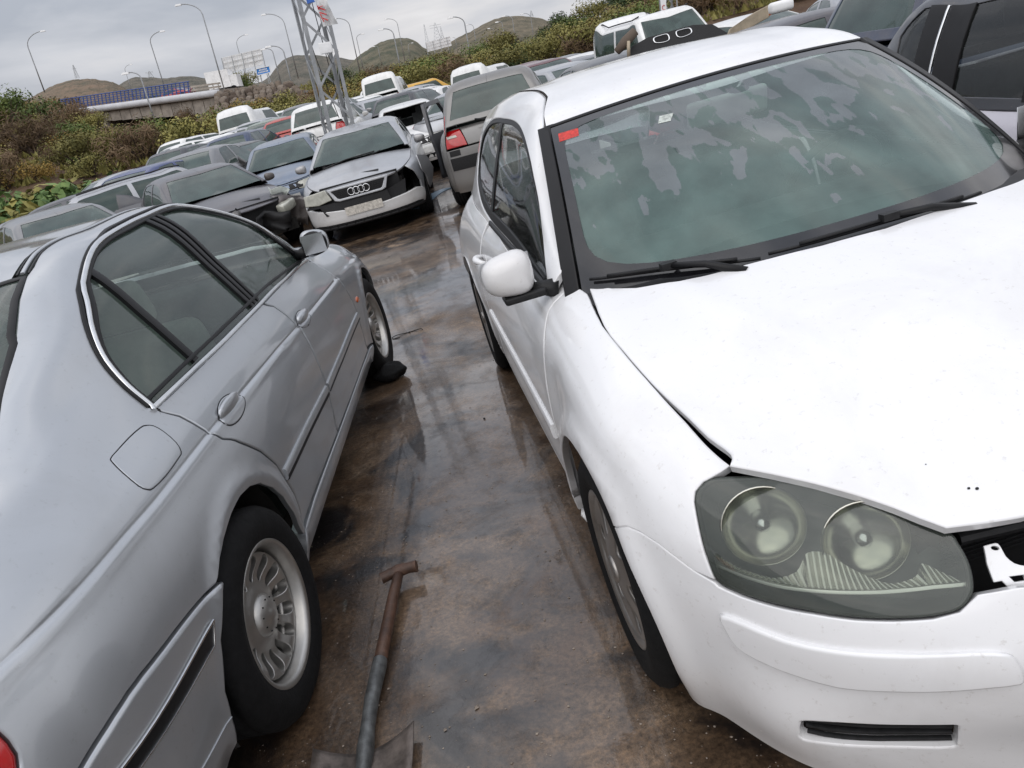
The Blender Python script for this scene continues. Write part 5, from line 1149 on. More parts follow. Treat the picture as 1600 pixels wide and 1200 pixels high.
# ================================================================ THE OTHER CARS OF THE YARD
KIND = dict(
 hatch=dict(fo=.80, wb=2.50, ro=.62, W=1.68, H=1.43, cowl=-.28, wt=-.98, rt=-2.62, rb=-2.98, belt=.93, nose=.70, deck=None),
 sedan=dict(fo=.88, wb=2.72, ro=1.02, W=1.78, H=1.43, cowl=-.36, wt=-1.08, rt=-2.35, rb=-2.95, belt=.94, nose=.70, deck=1.00),
 estate=dict(fo=.86, wb=2.70, ro=.98, W=1.76, H=1.46, cowl=-.36, wt=-1.08, rt=-3.20, rb=-3.52, belt=.94, nose=.70, deck=None),
 mpv=dict(fo=.62, wb=2.43, ro=.55, W=1.72, H=1.60, cowl=.12, wt=-.72, rt=-2.62, rb=-2.90, belt=1.00, nose=.78, deck=None, arc=.05),
 van=dict(fo=.78, wb=2.66, ro=.78, W=1.80, H=1.84, cowl=-.02, wt=-.72, rt=-3.20, rb=-3.35, belt=1.08, nose=.82, deck=None, arc=.03),
 offroad=dict(fo=.75, wb=2.54, ro=1.00, W=1.80, H=1.90, cowl=-.45, wt=-.90, rt=-3.25, rb=-3.42, belt=1.15, nose=.98, deck=None, arc=.03),
)
def kit(kind, h):
    """all meshes of one kind, built once"""
    key = ('kit', kind, h)
    if key in _mesh_cache: return _mesh_cache[key]
    k = KIND[kind]; B = k['W'] / 2; fo, wb, ro = k['fo'], k['wb'], k['ro']; zb, H = k['belt'], k['H']; rr = k['deck'] or zb + .03
    fr = np.array([0, .12, .33, .53, .71, .85, .94, 1.0]); dz = [.05, .02, .008, 0, .010, .032, .065, .11]
    def st(u, zt, extra=0.0, z0=.22): return St(u, [d + extra for d in dz], (z0 + (zt - z0) * fr).tolist())
    uf, ur = -.05, -wb - .15
    zn = k['nose']; zc = zb - .0
    re_ = rr - .03 if k['deck'] else rr + .035
    sts = [st(ur - 1.9, re_ - .01, .05, .26), st(ur - .75, re_, .02), st(ur, rr), st(-wb, rr - .0 if k['deck'] else zb + .01), st(-wb * .55, zb), st(k['cowl'] - .25, zb - .01), st(k['cowl'] + .12, zb - .035), st(.12, zn + (zb - zn) * .62), st(.42, zn + .10), st(.75, zn + .03), st(1.15, zn), st(2.2, zn)]
    L_ = Skin(sts, wrap=(uf, fo - uf, 2.7, ur, ro - .15, 3.6, B)); off_bottom = .0
    M = {}
    Rw = .35
    af = uz(L_, arc_uz(0, .31, Rw, 176, 4, 14), 6); ar = uz(L_, arc_uz(-wb, .31, Rw, 176, 4, 14), 6)
    mir = dict(h=h, thick=.02 if h < .08 else .015, roll=.003 if h < .08 else .002)
    # side of the body, with bumpers as pieces of their own
    uF, uR = .45, -wb - .48
    side = uz(L_, [(uR, .24), (-wb - .35, .24)], 3) + ar + uz(L_, [(-wb + .35, .22), (-.35, .22)], 3) + af + uz(L_, [(.35, .24), (uF, .24), (uF, .5)], 3) + [(uF + .02, 4.2), (.52, 7), (.1, 7), (k['cowl'], 7), (-wb * .5, 7), (-wb, 7), (uR, 7)]
    M['body_side'] = [panel_mesh('body_side', L_, side, side=s, **mir) for s in (1, -1)]
    u1, u0 = L_.u1, L_.u0
    hlr = [(.50, 4.0), (.56, 6.3), (.80, 6.5), (.98, 6.2), (1.0, 4.1), (.75, 3.9)] if kind != 'offroad' else [(.52, 4.2), (.53, 6.0), (.74, 6.0), (.74, 4.2)]
    q = (u1 + .0) / 1.25; hlr = [(uf + (p[0] - uf) * q, p[1]) for p in hlr]
    fb_ = [(uF + .01, .0), (uF + .01, 3.9), (hlr[0][0], 3.85)] + [(hlr[-1][0], 3.75), (hlr[-2][0] + .01, 3.95), (u1 + .002, 4.0), (u1 + .002, 0)]
    slot = [(u1 - .42, 1.0), (u1 - .42, 1.9), (u1 + .0019, 1.9), (u1 + .0019, 1.0)]
    M['front_bumper'] = [panel_mesh('front_bumper', L_, fb_, side=s, **mir) for s in (1, -1)]
    M['lower_grille'] = [panel_mesh('lower_grille', L_, slot, side=s, h=.15, off=.002, thick=.004, roll=.001) for s in (1, -1)]
    M['nose_panel'] = [panel_mesh('nose_panel', L_, [(.47, 4.3), (.53, 6.95), (u1 * .7, 6.95), (u1 + .002, 6.95), (u1 + .002, 4.05), (hlr[-2][0] + .02, 4.1), (hlr[-2][0], 6.7), (hlr[1][0] - .02, 6.6), (hlr[0][0] - .02, 3.95)], side=s, h=h, thick=.01, roll=.001) for s in (1, -1)]
    M['headlamp'] = [panel_mesh('headlamp', L_, smooth_closed(hlr, 3), side=s, h=.08, off=.002, thick=.02, roll=.006) for s in (1, -1)]
    M['grille'] = [panel_mesh('grille', L_, [(u1 - .34, 4.3), (u1 - .38, 6.3), (u1 + .0019, 6.3), (u1 + .0019, 4.3)], side=s, h=.12, off=.004, thick=.006, roll=.002) for s in (1, -1)]
    rb_ = [(uR - .01, .0), (uR - .01, 3.9), (u0 - .002, 3.9), (u0 - .002, 0)]
    M['rear_bumper'] = [panel_mesh('rear_bumper', L_, rb_, side=s, off=.006, **mir) for s in (1, -1)]
    tlr = [(uR - .02, 4.1), (uR - .03, 6.7), (uR - .26, 6.7), (uR - .34, 4.1)]
    M['tail_lamp'] = [panel_mesh('tail_lamp', L_, smooth_closed(tlr, 3, (0, 1, 2, 3)), side=s, h=.08, off=.003, thick=.02, roll=.005) for s in (1, -1)]
    M['tailgate'] = [panel_mesh('tailgate', L_, [(uR - .35, 4.05), (uR - .275, 6.75), (uR, 6.8), (uR, 7), (u0 - .002, 7), (u0 - .002, 4.05)], side=s, **mir) for s in (1, -1)]
    # bonnet and boot: crowned sheets spanned by the wrap's own top edge
    uu = np.linspace(k['cowl'] - .02, u1, 40); T = L_.P(uu, np.full(40, 7.0)); ordr = np.argsort(T[:, 0]); xs_, ze_, ys_ = T[ordr, 0], T[ordr, 2], T[ordr, 1]
    Y0 = B - .11
    def hood(u, v):
        z = np.interp(u, xs_, ze_); c = np.interp(u, [k['cowl'] - .1, k['cowl'] + .2, .4, fo], [.055, .06, .05, .0])
        return np.stack([u, -v, z + c * (1 - (np.abs(v) / Y0) ** 2.2)], -1)
    HS_ = FSkin(hood); e = [(x - .0, y - .008) for x, y in zip(xs_, ys_)]
    ho = e + [(x, -y) for x, y in e[::-1]][1:] + [(k['cowl'] + .02, -Y0 * .8), (k['cowl'] + .06, 0), (k['cowl'] + .02, Y0 * .8)]
    M['bonnet'] = [panel_mesh('bonnet', HS_, ho, **mir)]
    if k['deck']:
        uu = np.linspace(k['rb'] - .03, u0, 30); T = L_.P(uu, np.full(30, 7.0)); o_ = np.argsort(T[:, 0]); xr, zr_, yr_ = T[o_, 0], T[o_, 2], T[o_, 1]
        def deck(u, v):
            z = np.interp(u, xr, zr_); return np.stack([u, -v, z + .03 * (1 - (np.abs(v) / Y0) ** 2.4)], -1)
        e = [(x, y - .006) for x, y in zip(xr, yr_)]; do = e + [(k['rb'] - .02, 0)] + [(x, -y) for x, y in e[::-1]]
        M['boot_lid'] = [panel_mesh('boot_lid', FSkin(deck), do, **mir)]
    # glasshouse
    xc = [k['rb'] - .02, k['rt'], .5 * (k['rt'] + k['wt']), k['wt'], k['cowl'] + .02]; zc_ = [rr + .02 if k['deck'] else rr + .045, H - .045, H, H - .07, zb + .045]
    xs = sorted(set([k['rb'], k['rb'] * .65 + k['rt'] * .35, k['rb'] * .3 + k['rt'] * .7, k['rt'], k['rt'] * .75 + k['wt'] * .25, .5 * (k['rt'] + k['wt']), k['rt'] * .2 + k['wt'] * .8, k['wt'], k['wt'] * .7 + k['cowl'] * .3, k['wt'] * .35 + k['cowl'] * .65, k['cowl']]))
    def zcf(x):
        if x >= k['wt']: return zc_[3] + (zc_[4] - zc_[3]) * ((x - k['wt']) / (xc[4] - k['wt'])) ** 1.06
        if x <= k['rt']: return zc_[1] + (zc_[0] - zc_[1]) * ((k['rt'] - x) / (k['rt'] - xc[0])) ** 1.25
        t = (x - k['rt']) / (k['wt'] - k['rt']); return zc_[1] + (zc_[3] - zc_[1]) * t + k.get('arc', .062) * 4 * t * (1 - t)
    tum = .21 if kind not in ('van', 'offroad') else .13
    sg = []
    for x in xs:
        zc0 = zcf(x); zl = (zb - .01) if x > -wb else zb * .6 + rr * .4 - .01; Hh = max(zc0 - zl, .03); yb = B - .105; T_ = tum * Hh / (H - zb)
        if x < k['rt'] : yb -= .05 * (k['rt'] - x) / (k['rt'] - k['rb'])
        sg.append(St(x, (yb, yb - .27 * T_, yb - .58 * T_, yb - .80 * T_, yb - T_ - .05, (yb - T_) * .6, 0), tuple(zl + Hh * f_ for f_ in (0, .42, .72, .87, .955, .99, 1.0))))
    G_ = Skin(sg); wt, rt, rbx, cw = k['wt'], k['rt'], k['rb'], k['cowl']
    bp = (wt + rt) / 2 + .05
    w1 = [(cw - .30, .25), (wt - .06, 2.75), (bp + .05, 2.85), (bp + .05, .22)]
    rq = rt - .55 * (rt - rbx) + .30
    w2 = [(bp - .04, .22), (bp - .04, 2.85), (rt + .18, 2.75), (rt + .02, 1.9), (rq - .05, .30)]
    ws = [(cw - .03, 3.95), (wt + .02, 4.15), (wt + .07, 6), (cw + .0, 6)]
    DD = rt - rbx; r1, r2 = rt - .12 * DD, rbx + .12 * DD
    rw = [(r1, 6), (r1, 4.2), (r2, 4.0), (r2, 6)]
    if kind == 'van': w2 = None
    hz = max(h, .05)
    body = [(cw, 0), (cw, 6), (rbx, 6), (rbx, 0), (bp, 0)]
    # two bands so every hole stays inside: lower band sides, upper band roof
    holes = [w1] + ([w2] if w2 else [])
    M['roof_and_pillars'] = [panel_mesh('roof_and_pillars', G_, [(cw, 0), (cw, 4.02), (cw - .03, 3.93), (wt + .02, 4.13), (wt + .07, 6), (r1, 6), (r1, 4.22), (r2, 4.02), (r2, 6), (rbx, 6), (rbx, 0), (rt, 0), (bp, 0)], holes=holes, side=s, h=hz, thick=.012, roll=.0015) for s in (1, -1)]
    gl = dict(h=.12, off=-.006, thick=0, roll=0)
    M['windscreen'] = [panel_mesh('windscreen', G_, ws, side=s, **gl) for s in (1, -1)]
    M['rear_window'] = [panel_mesh('rear_window', G_, rw, side=s, **gl) for s in (1, -1)]
    M['side_window'] = [panel_mesh('side_window', G_, w, side=s, **gl) for s in (1, -1) for w in ([w1, w2] if w2 else [w1])]
    res = (k, L_, G_, HS_, M); _mesh_cache[key] = res; return res
M_PLATEF = M_PLATE
COLS = {}
def colour(n):
    tab = dict(white=(.74, .74, .73, 0), silver=(.42, .43, .45, .7), grey=(.19, .195, .205, .6), dark=(.055, .058, .068, .5), black=(.015, .015, .017, .1), blue=(.025, .045, .16, .3), navy=(.03, .05, .11, .3), red=(.36, .03, .02, .1), maroon=(.11, .02, .025, .3), green=(.20, .25, .20, .4), beige=(.42, .37, .28, .1), yellow=(.60, .33, .02, 0), slate=(.022, .035, .075, .2), bluegrey=(.16, .20, .27, .5), purple=(.045, .042, .052, .15), taupe=(.20, .195, .19, .5), pearl=(.50, .48, .53, .2))
    if n not in COLS: c = tab[n]; COLS[n] = paint(n + '_car_paint', c[:3], c[3], .42 if c[3] else .38, .7, .32, (.16, .13, .10), coatr=.12)
    return COLS[n]
def use(me, mat, name, parent):
    o = bpy.data.objects.new(name, me); COL.objects.link(o); o.parent = parent
    if len(me.materials) == 0: me.materials.append(None)
    o.material_slots[0].link = 'OBJECT'; o.material_slots[0].material = mat; return o
def car(name, label, kind, col, x, y, yaw, h=.12, skip=(), bonnet_up=0, tailgate_up=0, cabin=True, group=None, glassm=None, wheels=True, z=0, rack=False, tilt=(0, 0), mat=None):
    k, L_, G_, HS_, M = kit(kind, h); root = thing(name, label, 'car', group); car_frame(root, x, y, yaw, z)
    root.rotation_euler = (tilt[0], tilt[1], root.rotation_euler[2])
    pm = mat or colour(col); gm = glassm or M_GLASS_D
    mt = dict(windscreen=gm, rear_window=gm, side_window=gm, headlamp=M_LAMPG, tail_lamp=M_RED, grille=M_BLACK, lower_grille=M_BLACK)
    for n, ms in M.items():
        if n in skip: continue
        par = root
        if n == 'bonnet' and bonnet_up:
            piv = link('bonnet_hinge', None, (), root); 
            o = use(ms[0], pm, n, root); o.location = Vector((k['cowl'], 0, k['belt'])) - Matrix.Rotation(-bonnet_up, 3, 'Y') @ Vector((k['cowl'], 0, k['belt'])); o.rotation_euler = (0, -bonnet_up, 0); bpy.data.objects.remove(piv); continue
        for me in ms: use(me, mt.get(n, pm), n, root)
    if wheels:
        for sx in (0, -k['wb']):
            for sd in (1, -1): add_wheel(root, 'plain', sx, k['W'] / 2 - .11, .31, sd, spin=rng.random() * 3)
    fx, rx = k['fo'], -k['wb'] - k['ro']
    u = MB().box(((fx + rx) / 2, 0, .32), (fx - rx - .45, k['W'] - .42, .16)); u.box(((fx + rx) / 2 + .1, 0, .52), (fx - rx - 1.0, k['W'] - .62, .25)); u.obj('underbody', M_UNDER, root)
    if 'bonnet' in skip or bonnet_up or 'front_bumper' in skip:
        e = MB().box((.35, 0, .62), (.55, .60, .28)); e.box((.62, 0, .55), (.06, 1.1, .42)); e.box((.15, .5, .66), (.25, .2, .2)); e.tube([(.1, -.5, .72), (.4, -.2, .80), (.5, .3, .78)], .035, 8); e.obj('engine', M_BLACK, root)
    if cabin:
        for sd in (1, -1): 
            s = MB().box((k['wt'] - .45, .36 * sd, .62), (.45, .46, .2)); s.box((k['wt'] - .72, .36 * sd, .90), (.12, .46, .52)); s.box((k['wt'] - .78, .36 * sd, 1.22), (.08, .24, .14)); s.obj('seat', M_CABIN, root)
        s = MB().box((k['rt'] + .45, 0, .85), (.14, 1.2, .45)); s.obj('rear_seat', M_CABIN, root)
        MB().box((k['cowl'] - .22, 0, .86), (.3, k['W'] - .38, .14)).obj('dashboard', M_BLACK, root)
    if 'mirror' not in skip:
        for sd in (1, -1):
            mr = mirror_shell('door_mirror', pm, root, (k['cowl'] - .28, -(k['W'] / 2 + .045) * sd, k['belt'] + .07), (.12, .17, .12), sd, .5)
    for nx, nn in ((fx + .006, 'front_bumper'), (rx - .012, 'tailgate')):
        if nn in skip: continue
        zz = .45 if nn == 'front_bumper' else .70
        p = MB().box((nx, 0, zz), (.01, .50, .11)); p.obj('number_plate', M_PLATEF, root)
    if rack:
        for sd in (1, -1):
            P = G_.P(np.linspace(k['wt'] - .1, k['rt'] + .05, 8), np.full(8, 4.2)); MB().tube([(p[0], -p[1] * sd, p[2] + .03) for p in P], .014, 6).obj('roof_rail', M_BLACK, root)
    return root, (k, L_, G_, HS_, M)

# ---- the silver saloon with four rings on its grille
audi, kk = car('ringed_saloon', 'silver saloon with four rings on its grille and a missing left headlamp, facing the camera', 'sedan', 'silver', -1.30, 11.45, 3.141, h=.06, skip=('front_bumper', 'grille', 'headlamp', 'nose_panel', 'lower_grille', 'bonnet'), glassm=None)
k, L_, G_, HS_, M = kk
pm = colour('silver'); u1 = L_.u1
# bonnet that carries the grille surround down the nose
ap_ = np.array([p.co for p in M['bonnet'][0].vertices])
use(M['bonnet'][0], pm, 'bonnet', audi)
NF = lambda x0, x1, y0, y1: None
def nose(u, v):  # u = lateral (left +), v = height ; the nearly flat nose plane
    x = .855 - .22 * (np.abs(u) / .9) ** 2.6 - .12 * (v - .62) ; return np.stack([x, -u, v], -1)
class NSkin(FSkin):
    def nrm(s, u, v):
        n = super().nrm(u, v); return n * np.sign(n[:, :1] + 1e-9)
NS = NSkin(nose)
gs = [(-.43, .735), (.43, .735), (.36, .575), (.30, .555), (-.30, .555), (-.36, .575)]
gi = [(-.375, .705), (.375, .705), (.315, .60), (.28, .585), (-.28, .585), (-.315, .60)]
panel('grille_surround', NS, gs, pm, audi, holes=[gi], h=.05, off=.014, thick=.05, roll=.006)
g_ = panel('grille', NS, gi, M_BLACK, audi, h=.1, off=-.004, thick=0, roll=0)
for q in range(4):
    z_ = .612 + .024 * q; wz = .30 + .02 * q; MB().bar((.861 - .12 * (z_ - .62), wz, z_), (.861 - .12 * (z_ - .62), -wz, z_), .004, 4).obj('grille_slat', M_BLACK, g_)
for q in range(4):
    rg = MB(); c = (-.105 + .07 * q); rg.tube([(.880, c + .046 * cos(a), .648 + .046 * sin(a)) for a in np.linspace(0, 2 * pi, 25)], .0065, 6, cap=False); rg.obj('ring', M_CHROME, g_, True)
hd = [(-.78, .72), (-.46, .745), (-.40, .60), (-.60, .565), (-.80, .585)]
panel('headlamp', NS, hd, M_LAMPG, audi, h=.06, off=.0, thick=.05, roll=.008)
panel('headlamp_trim', NS, [(-.79, .565), (-.42, .555), (-.40, .53), (-.80, .53)], M_BLACK, audi, h=.1, off=-.02, thick=.01, roll=0)
panel('radiator_pack', NS, [(-.62, .70), (-.44, .72), (-.38, .55), (.38, .55), (.66, .62), (.60, .36), (-.56, .36), (-.62, .52)], M_DARK, audi, h=.1, off=-.07, thick=0, roll=0)
panel('radiator_cover', NS, [(-.62, .56), (.36, .545), (.40, .40), (-.55, .40)], M_BLACK, audi, h=.1, off=-.02, thick=.02, roll=.004)
bu = lambda z: uz(L_, z, 4)
pb = paint('pale_bumper', (.72, .72, .72), .1, .35, .8, .3)
for s in (1, -1):
    o = [(.40, 0), (.40, 1.9), (.62, 2.5), (u1 - .2, 2.25), (u1 + .002, 2.25), (u1 + .002, 0)] if s < 0 else [(.40, 0), (.40, 3.2), (.80, 2.9), (u1 - .30, 2.6), (u1 - .2, 2.3), (u1 + .002, 2.3), (u1 + .002, 0)]
    panel('front_bumper', L_, o, pb, audi, h=.05, off=.014, thick=.03, roll=.006, side=s)
    panel('bumper_spoiler', L_, [(.50, 0), (.50, .60), (.66, .93), (u1 + .002, .93), (u1 + .002, 0)], M_DARK, audi, h=.08, off=.019, thick=.02, roll=.004, side=s)
    strip_on('spoiler_lip', L_, [(.45, .1), (.8, .1), (u1 + .002, .1)], .035, .012, M_BLACK, audi, s, off=.021, n=8)
    for q in range(5): strip_on('spoiler_rib', L_, [(u1 - .06 - q * .13, .1), (u1 - .06 - q * .13, .9)], .014, .012, M_BLACK, audi, s, off=.021)
    panel('wing_front', L_, [(.44, 4.3) if s > 0 else (.44, 3.0), (.49, 6.9), (.60, 7), (.56, 4.4) if s > 0 else (.50, 3.2)], pm, audi, h=.05, thick=.01, roll=.001, side=s)
MB().box((.90, 0, .405), (.006, .52, .11)).obj('front_plate', M_PLATED, audi)
MB().tube([(-.30, -.55, .955), (-.36, -.2, 1.0), (-.34, .25, 1.01)], .010, 6).obj('wiper', M_SEAL, audi); MB().tube([(-.28, .1, .955), (-.40, .35, 1.0), (-.50, .65, 1.02)], .010, 6).obj('wiper', M_SEAL, audi)
# dangling wing torn away from the near side
tw = thing('torn_wing', 'silver wing panel hanging loose over the ringed saloon\'s exposed front wheel', 'car panel')
tw.location = (-.42, 11.05, 0)
bo = FSkin(lambda u, v: np.stack([u, .04 * G(v - .62, .25) + .05 * u * u, v], -1))
me = panel_mesh('wing_sheet', bo, [(-.10, .86), (.30, .80), (.42, .60), (.28, .42), (.12, .36), (.02, .55), (-.12, .66)], h=.05, thick=.01, roll=.002)
o = link('wing_sheet', me, pm, tw); o.rotation_euler = (0, 0, radians(75))
# ---- grey people-carrier seen from behind
van1, kk = car('grey_people_carrier', 'grey-brown people carrier seen from behind with tall red tail lamp and open door', 'mpv', 'taupe', 1.15, 13.45, .15, h=.06, rack=False)
k, L_, G_, HS_, M = kk
uR = -k['wb'] - .48
for s in (1, -1):
    t_ = panel('upper_tail_lamp', G_, smooth_closed([(k['rb'] + .03, .05), (k['rb'] + .05, 1.9), (k['rb'] + .12, 2.1), (k['rb'] + .17, .05)], 3, (0, 3)), M_RED, van1, h=.05, off=.006, thick=.02, roll=.005, side=s)
    panel('reversing_lamp', L_, [(uR - .06, 5.2), (uR - .04, 5.6), (uR - .20, 5.6), (uR - .22, 5.2)], M_LAMPG, t_, h=.05, off=.009, thick=.004, roll=.001, side=s)
    up = smooth_closed([(k['rb'] + .12, 3.9), (k['rb'] + .02, 3.2), (k['rb'] + .02, 0.1), (k['rb'] + .12, .1)], 2, (0, 1, 2, 3))
    panel('bumper_pad', L_, [(uR - .05, 2.2), (uR - .05, 3.2), (L_.u0 - .001, 3.2), (L_.u0 - .001, 2.2)], M_BLACK, van1, h=.1, off=.014, thick=.01, roll=.003, side=s)
    panel('bumper_vent', L_, [(uR - .06, 3.35), (uR - .06, 3.85), (uR - .22, 3.85), (uR - .22, 3.35)], M_BLACK, van1, h=.1, off=.010, thick=.004, roll=.001, side=s)
MB().lathe([(0, .03), (.03, .03), (.04, .0)], 16, 'z', (-2.0, 0, 1.595)).obj('aerial_base', M_BLACK, van1)
MB().tube([(-2.96, -.05, 1.05), (-3.0, .25, 1.12)], .012, 6).obj('rear_wiper', M_SEAL, van1)
dk = link('open_door', None, (), van1); dk.location = (-1.62, .86, 0); dk.rotation_euler = (0, 0, radians(-15)); dk.location = (-.42, .87, 0)
ds = FSkin(lambda u, v: np.stack([u, .05 * G(v - .65, .4) - .10 * np.maximum(0, v - 1.0) ** 1.2, v], -1))
door_o = [(-1.0, .32), (-1.04, .95), (-.90, 1.46), (-.30, 1.48), (.0, 1.05), (.02, .32)]
dw = [(-.96, 1.0), (-.84, 1.40), (-.32, 1.41), (-.08, 1.05), (-.1, 1.0)]
o = panel('door_skin', ds, door_o, colour('dark'), dk, holes=[dw], h=.08, thick=.05, roll=.004)

CARLIST = [
 # name, label, kind, colour, x, y, yaw, options
 ('wrecked_saloon', 'dark grey wreck with a fogged windscreen and a crumpled bonnet, nose torn open', 'sedan', 'purple', -3.40, 12.0, 2.60, dict(h=.08, skip=('front_bumper', 'headlamp', 'nose_panel', 'grille', 'lower_grille'))),
 ('blue_grey_car', 'blue-grey car with twin round headlamps tucked behind the ringed saloon', 'hatch', 'bluegrey', -3.0, 14.5, 3.05, dict(h=.08)),
 ('white_hatchback_far', 'white hatchback with a tall red tail lamp behind the blue-grey car', 'mpv', 'white', -2.9, 23.5, .05, dict(h=.09)),
 ('red_car', 'red car with a sloping rear window behind the white hatchback', 'hatch', 'red', -4.1, 26.0, .1, dict()),
 ('pale_green_car', 'pale green-grey saloon beside the red car', 'sedan', 'green', -5.3, 29.0, .12, dict()),
 ('blue_hatchback', 'dark blue hatchback seen from behind with a round-cornered rear window', 'hatch', 'navy', -5.1, 23.6, .12, dict(h=.09)),
 ('burnt_car', 'black stripped car with a buckled side between the wreck and the white hatchback', 'sedan', 'black', -3.6, 18.0, 2.2, dict(skip=('bonnet', 'front_bumper', 'side_window'), cabin=False)),
 ('grey_saloon', 'grey saloon with a wide rear window behind the dark grey wreck', 'sedan', 'grey', -5.1, 19.5, .1, dict(h=.09)),
 ('blue_saloon', 'bright blue saloon seen from behind with a white number plate', 'sedan', 'blue', -5.6, 18.4, .30, dict(h=.09)),
 ('white_bonnet_car', 'white car with a black hole where its headlamp was', 'hatch', 'white', -9.2, 27.0, -2.2, dict(h=.09, skip=('headlamp',))),
 ('white_open_car', 'white car with its doors gone behind the grey saloon', 'hatch', 'white', -6.4, 22.0, 2.4, dict(skip=('side_window', 'windscreen'))),
 ('white_saloon', 'white saloon with a raised dark bonnet at the back of the yard', 'sedan', 'white', -7.6, 30.0, .9, dict(bonnet_up=.5)),
 ('white_box_van', 'small white box van with a square rear window at the back', 'van', 'white', -7.2, 35.0, .15, dict()),
 ('silver_estate', 'silver estate car with dark side windows and an open door', 'estate', 'silver', -7.9, 14.2, -2.25, dict(h=.09, rack=True)),
 ('silver_saloon_far', 'silver saloon with a rounded roof behind the silver estate', 'sedan', 'silver', -9.6, 19.6, -2.2, dict(h=.09)),
 ('dark_saloon', 'dark saloon whose roof shows left of the silver estate', 'sedan', 'dark', -8.7, 14.6, -1.9, dict()),
 ('grey_bonnet_up', 'grey car with its bonnet raised showing the pressed underside', 'hatch', 'grey', -5.0, 10.6, 2.5, dict(h=.09, bonnet_up=.42, skip=('headlamp', 'grille'))),
 ('silver_hatchback_left', 'silver hatchback with blue-tinted windows at the left edge', 'hatch', 'silver', -6.7, 9.4, 2.0, dict(h=.09)),
 ('black_car_left', 'black car with torn bumper at the far left edge', 'sedan', 'black', -7.6, 12.0, 1.9, dict(skip=('front_bumper',))),
 ('white_car_open_screen', 'white car without its windscreen between the ringed saloon and the people carrier', 'hatch', 'white', -.60, 16.8, 3.08, dict(h=.08, skip=('windscreen',))),
 ('white_van', 'white van with two square windows behind the windscreenless white car', 'van', 'white', -1.7, 37.0, .1, dict(h=.09)),
 ('silver_roof_car', 'silver saloon just left of the lattice tower\'s foot', 'sedan', 'silver', -3.2, 31.0, .2, dict()),
 ('grey_roof_car', 'grey hatchback behind the lattice tower\'s foot', 'hatch', 'grey', -3.0, 26.5, 3.0, dict()),
 ('white_roof_car', 'white saloon right of the lattice tower\'s foot', 'sedan', 'white', -2.2, 30.0, 2.9, dict()),
 ('light_grey_car', 'light grey estate right of the tower among white cars', 'estate', 'silver', -1.5, 27.0, 2.8, dict()),
 ('dark_far_car', 'dark estate with its tailgate up behind the white van', 'estate', 'dark', -.2, 27.0, .3, dict()),
 ('pale_far_car', 'pale blue-white car behind the people carrier\'s open door', 'hatch', 'white', .35, 33.0, .4, dict()),
 ('yellow_truck', 'yellow pickup roof showing above the people carrier', 'van', 'yellow', 1.0, 40.0, 1.4, dict()),
 ('green_glass_saloon', 'silver saloon with a green rear window beyond the people carrier', 'sedan', 'silver', 1.45, 19.5, .4, dict(h=.09)),
 ('white_pickup', 'small white pickup cab above the people carrier\'s roof', 'van', 'white', 3.0, 34.0, .5, dict()),
 ('white_far_hatchback', 'white hatchback between the people carrier and the maroon car', 'hatch', 'white', 2.15, 21.0, .1, dict(h=.09)),
 ('maroon_car', 'maroon people carrier with a pale windscreen above the white roof', 'mpv', 'maroon', 2.75, 17.5, 2.95, dict(h=.09)),
 ('silver_wiper_car', 'silver hatchback facing the camera above the white roof', 'hatch', 'silver', 3.2, 15.4, 2.8, dict(h=.09)),
 ('grey_far_saloon', 'grey saloon behind the silver hatchback above the white roof', 'sedan', 'grey', 4.3, 18.6, 2.7, dict()),
 ('white_offroader', 'white boxy off-roader with roof rails and upright windscreen', 'offroad', 'white', 5.35, 16.2, 2.95, dict(h=.08, rack=True)),
 ('dark_saloon_grilles', 'dark saloon with raised bonnet and two kidney-shaped grilles', 'sedan', 'black', 2.80, 10.0, 3.05, dict(h=.09, skip=('bonnet', 'grille'))),
 ('white_saloon_right', 'white saloon with a green windscreen behind the purple car', 'sedan', 'white', 6.4, 13.2, 2.75, dict(h=.08)),
 ('purple_car', 'dark purple car whose roof rises behind the white hatchback', 'sedan', 'purple', 5.30, 7.8, pi / 2, dict(h=.07)),
 ('grey_saloon_right', 'light grey saloon right of the purple car', 'sedan', 'silver', 6.9, 13.5, .2, dict(h=.09)),
 ('blue_tall_car', 'blue tall hatchback next to the pearl estate car', 'mpv', 'slate', 6.03, 5.80, pi / 2, dict(h=.07)),
 ('pearl_estate', 'pearl white estate car with dark side windows at the upper right edge', 'estate', 'pearl', 3.22, 1.10, pi, dict(h=.06, glassm=M_GLASS_S)),
]
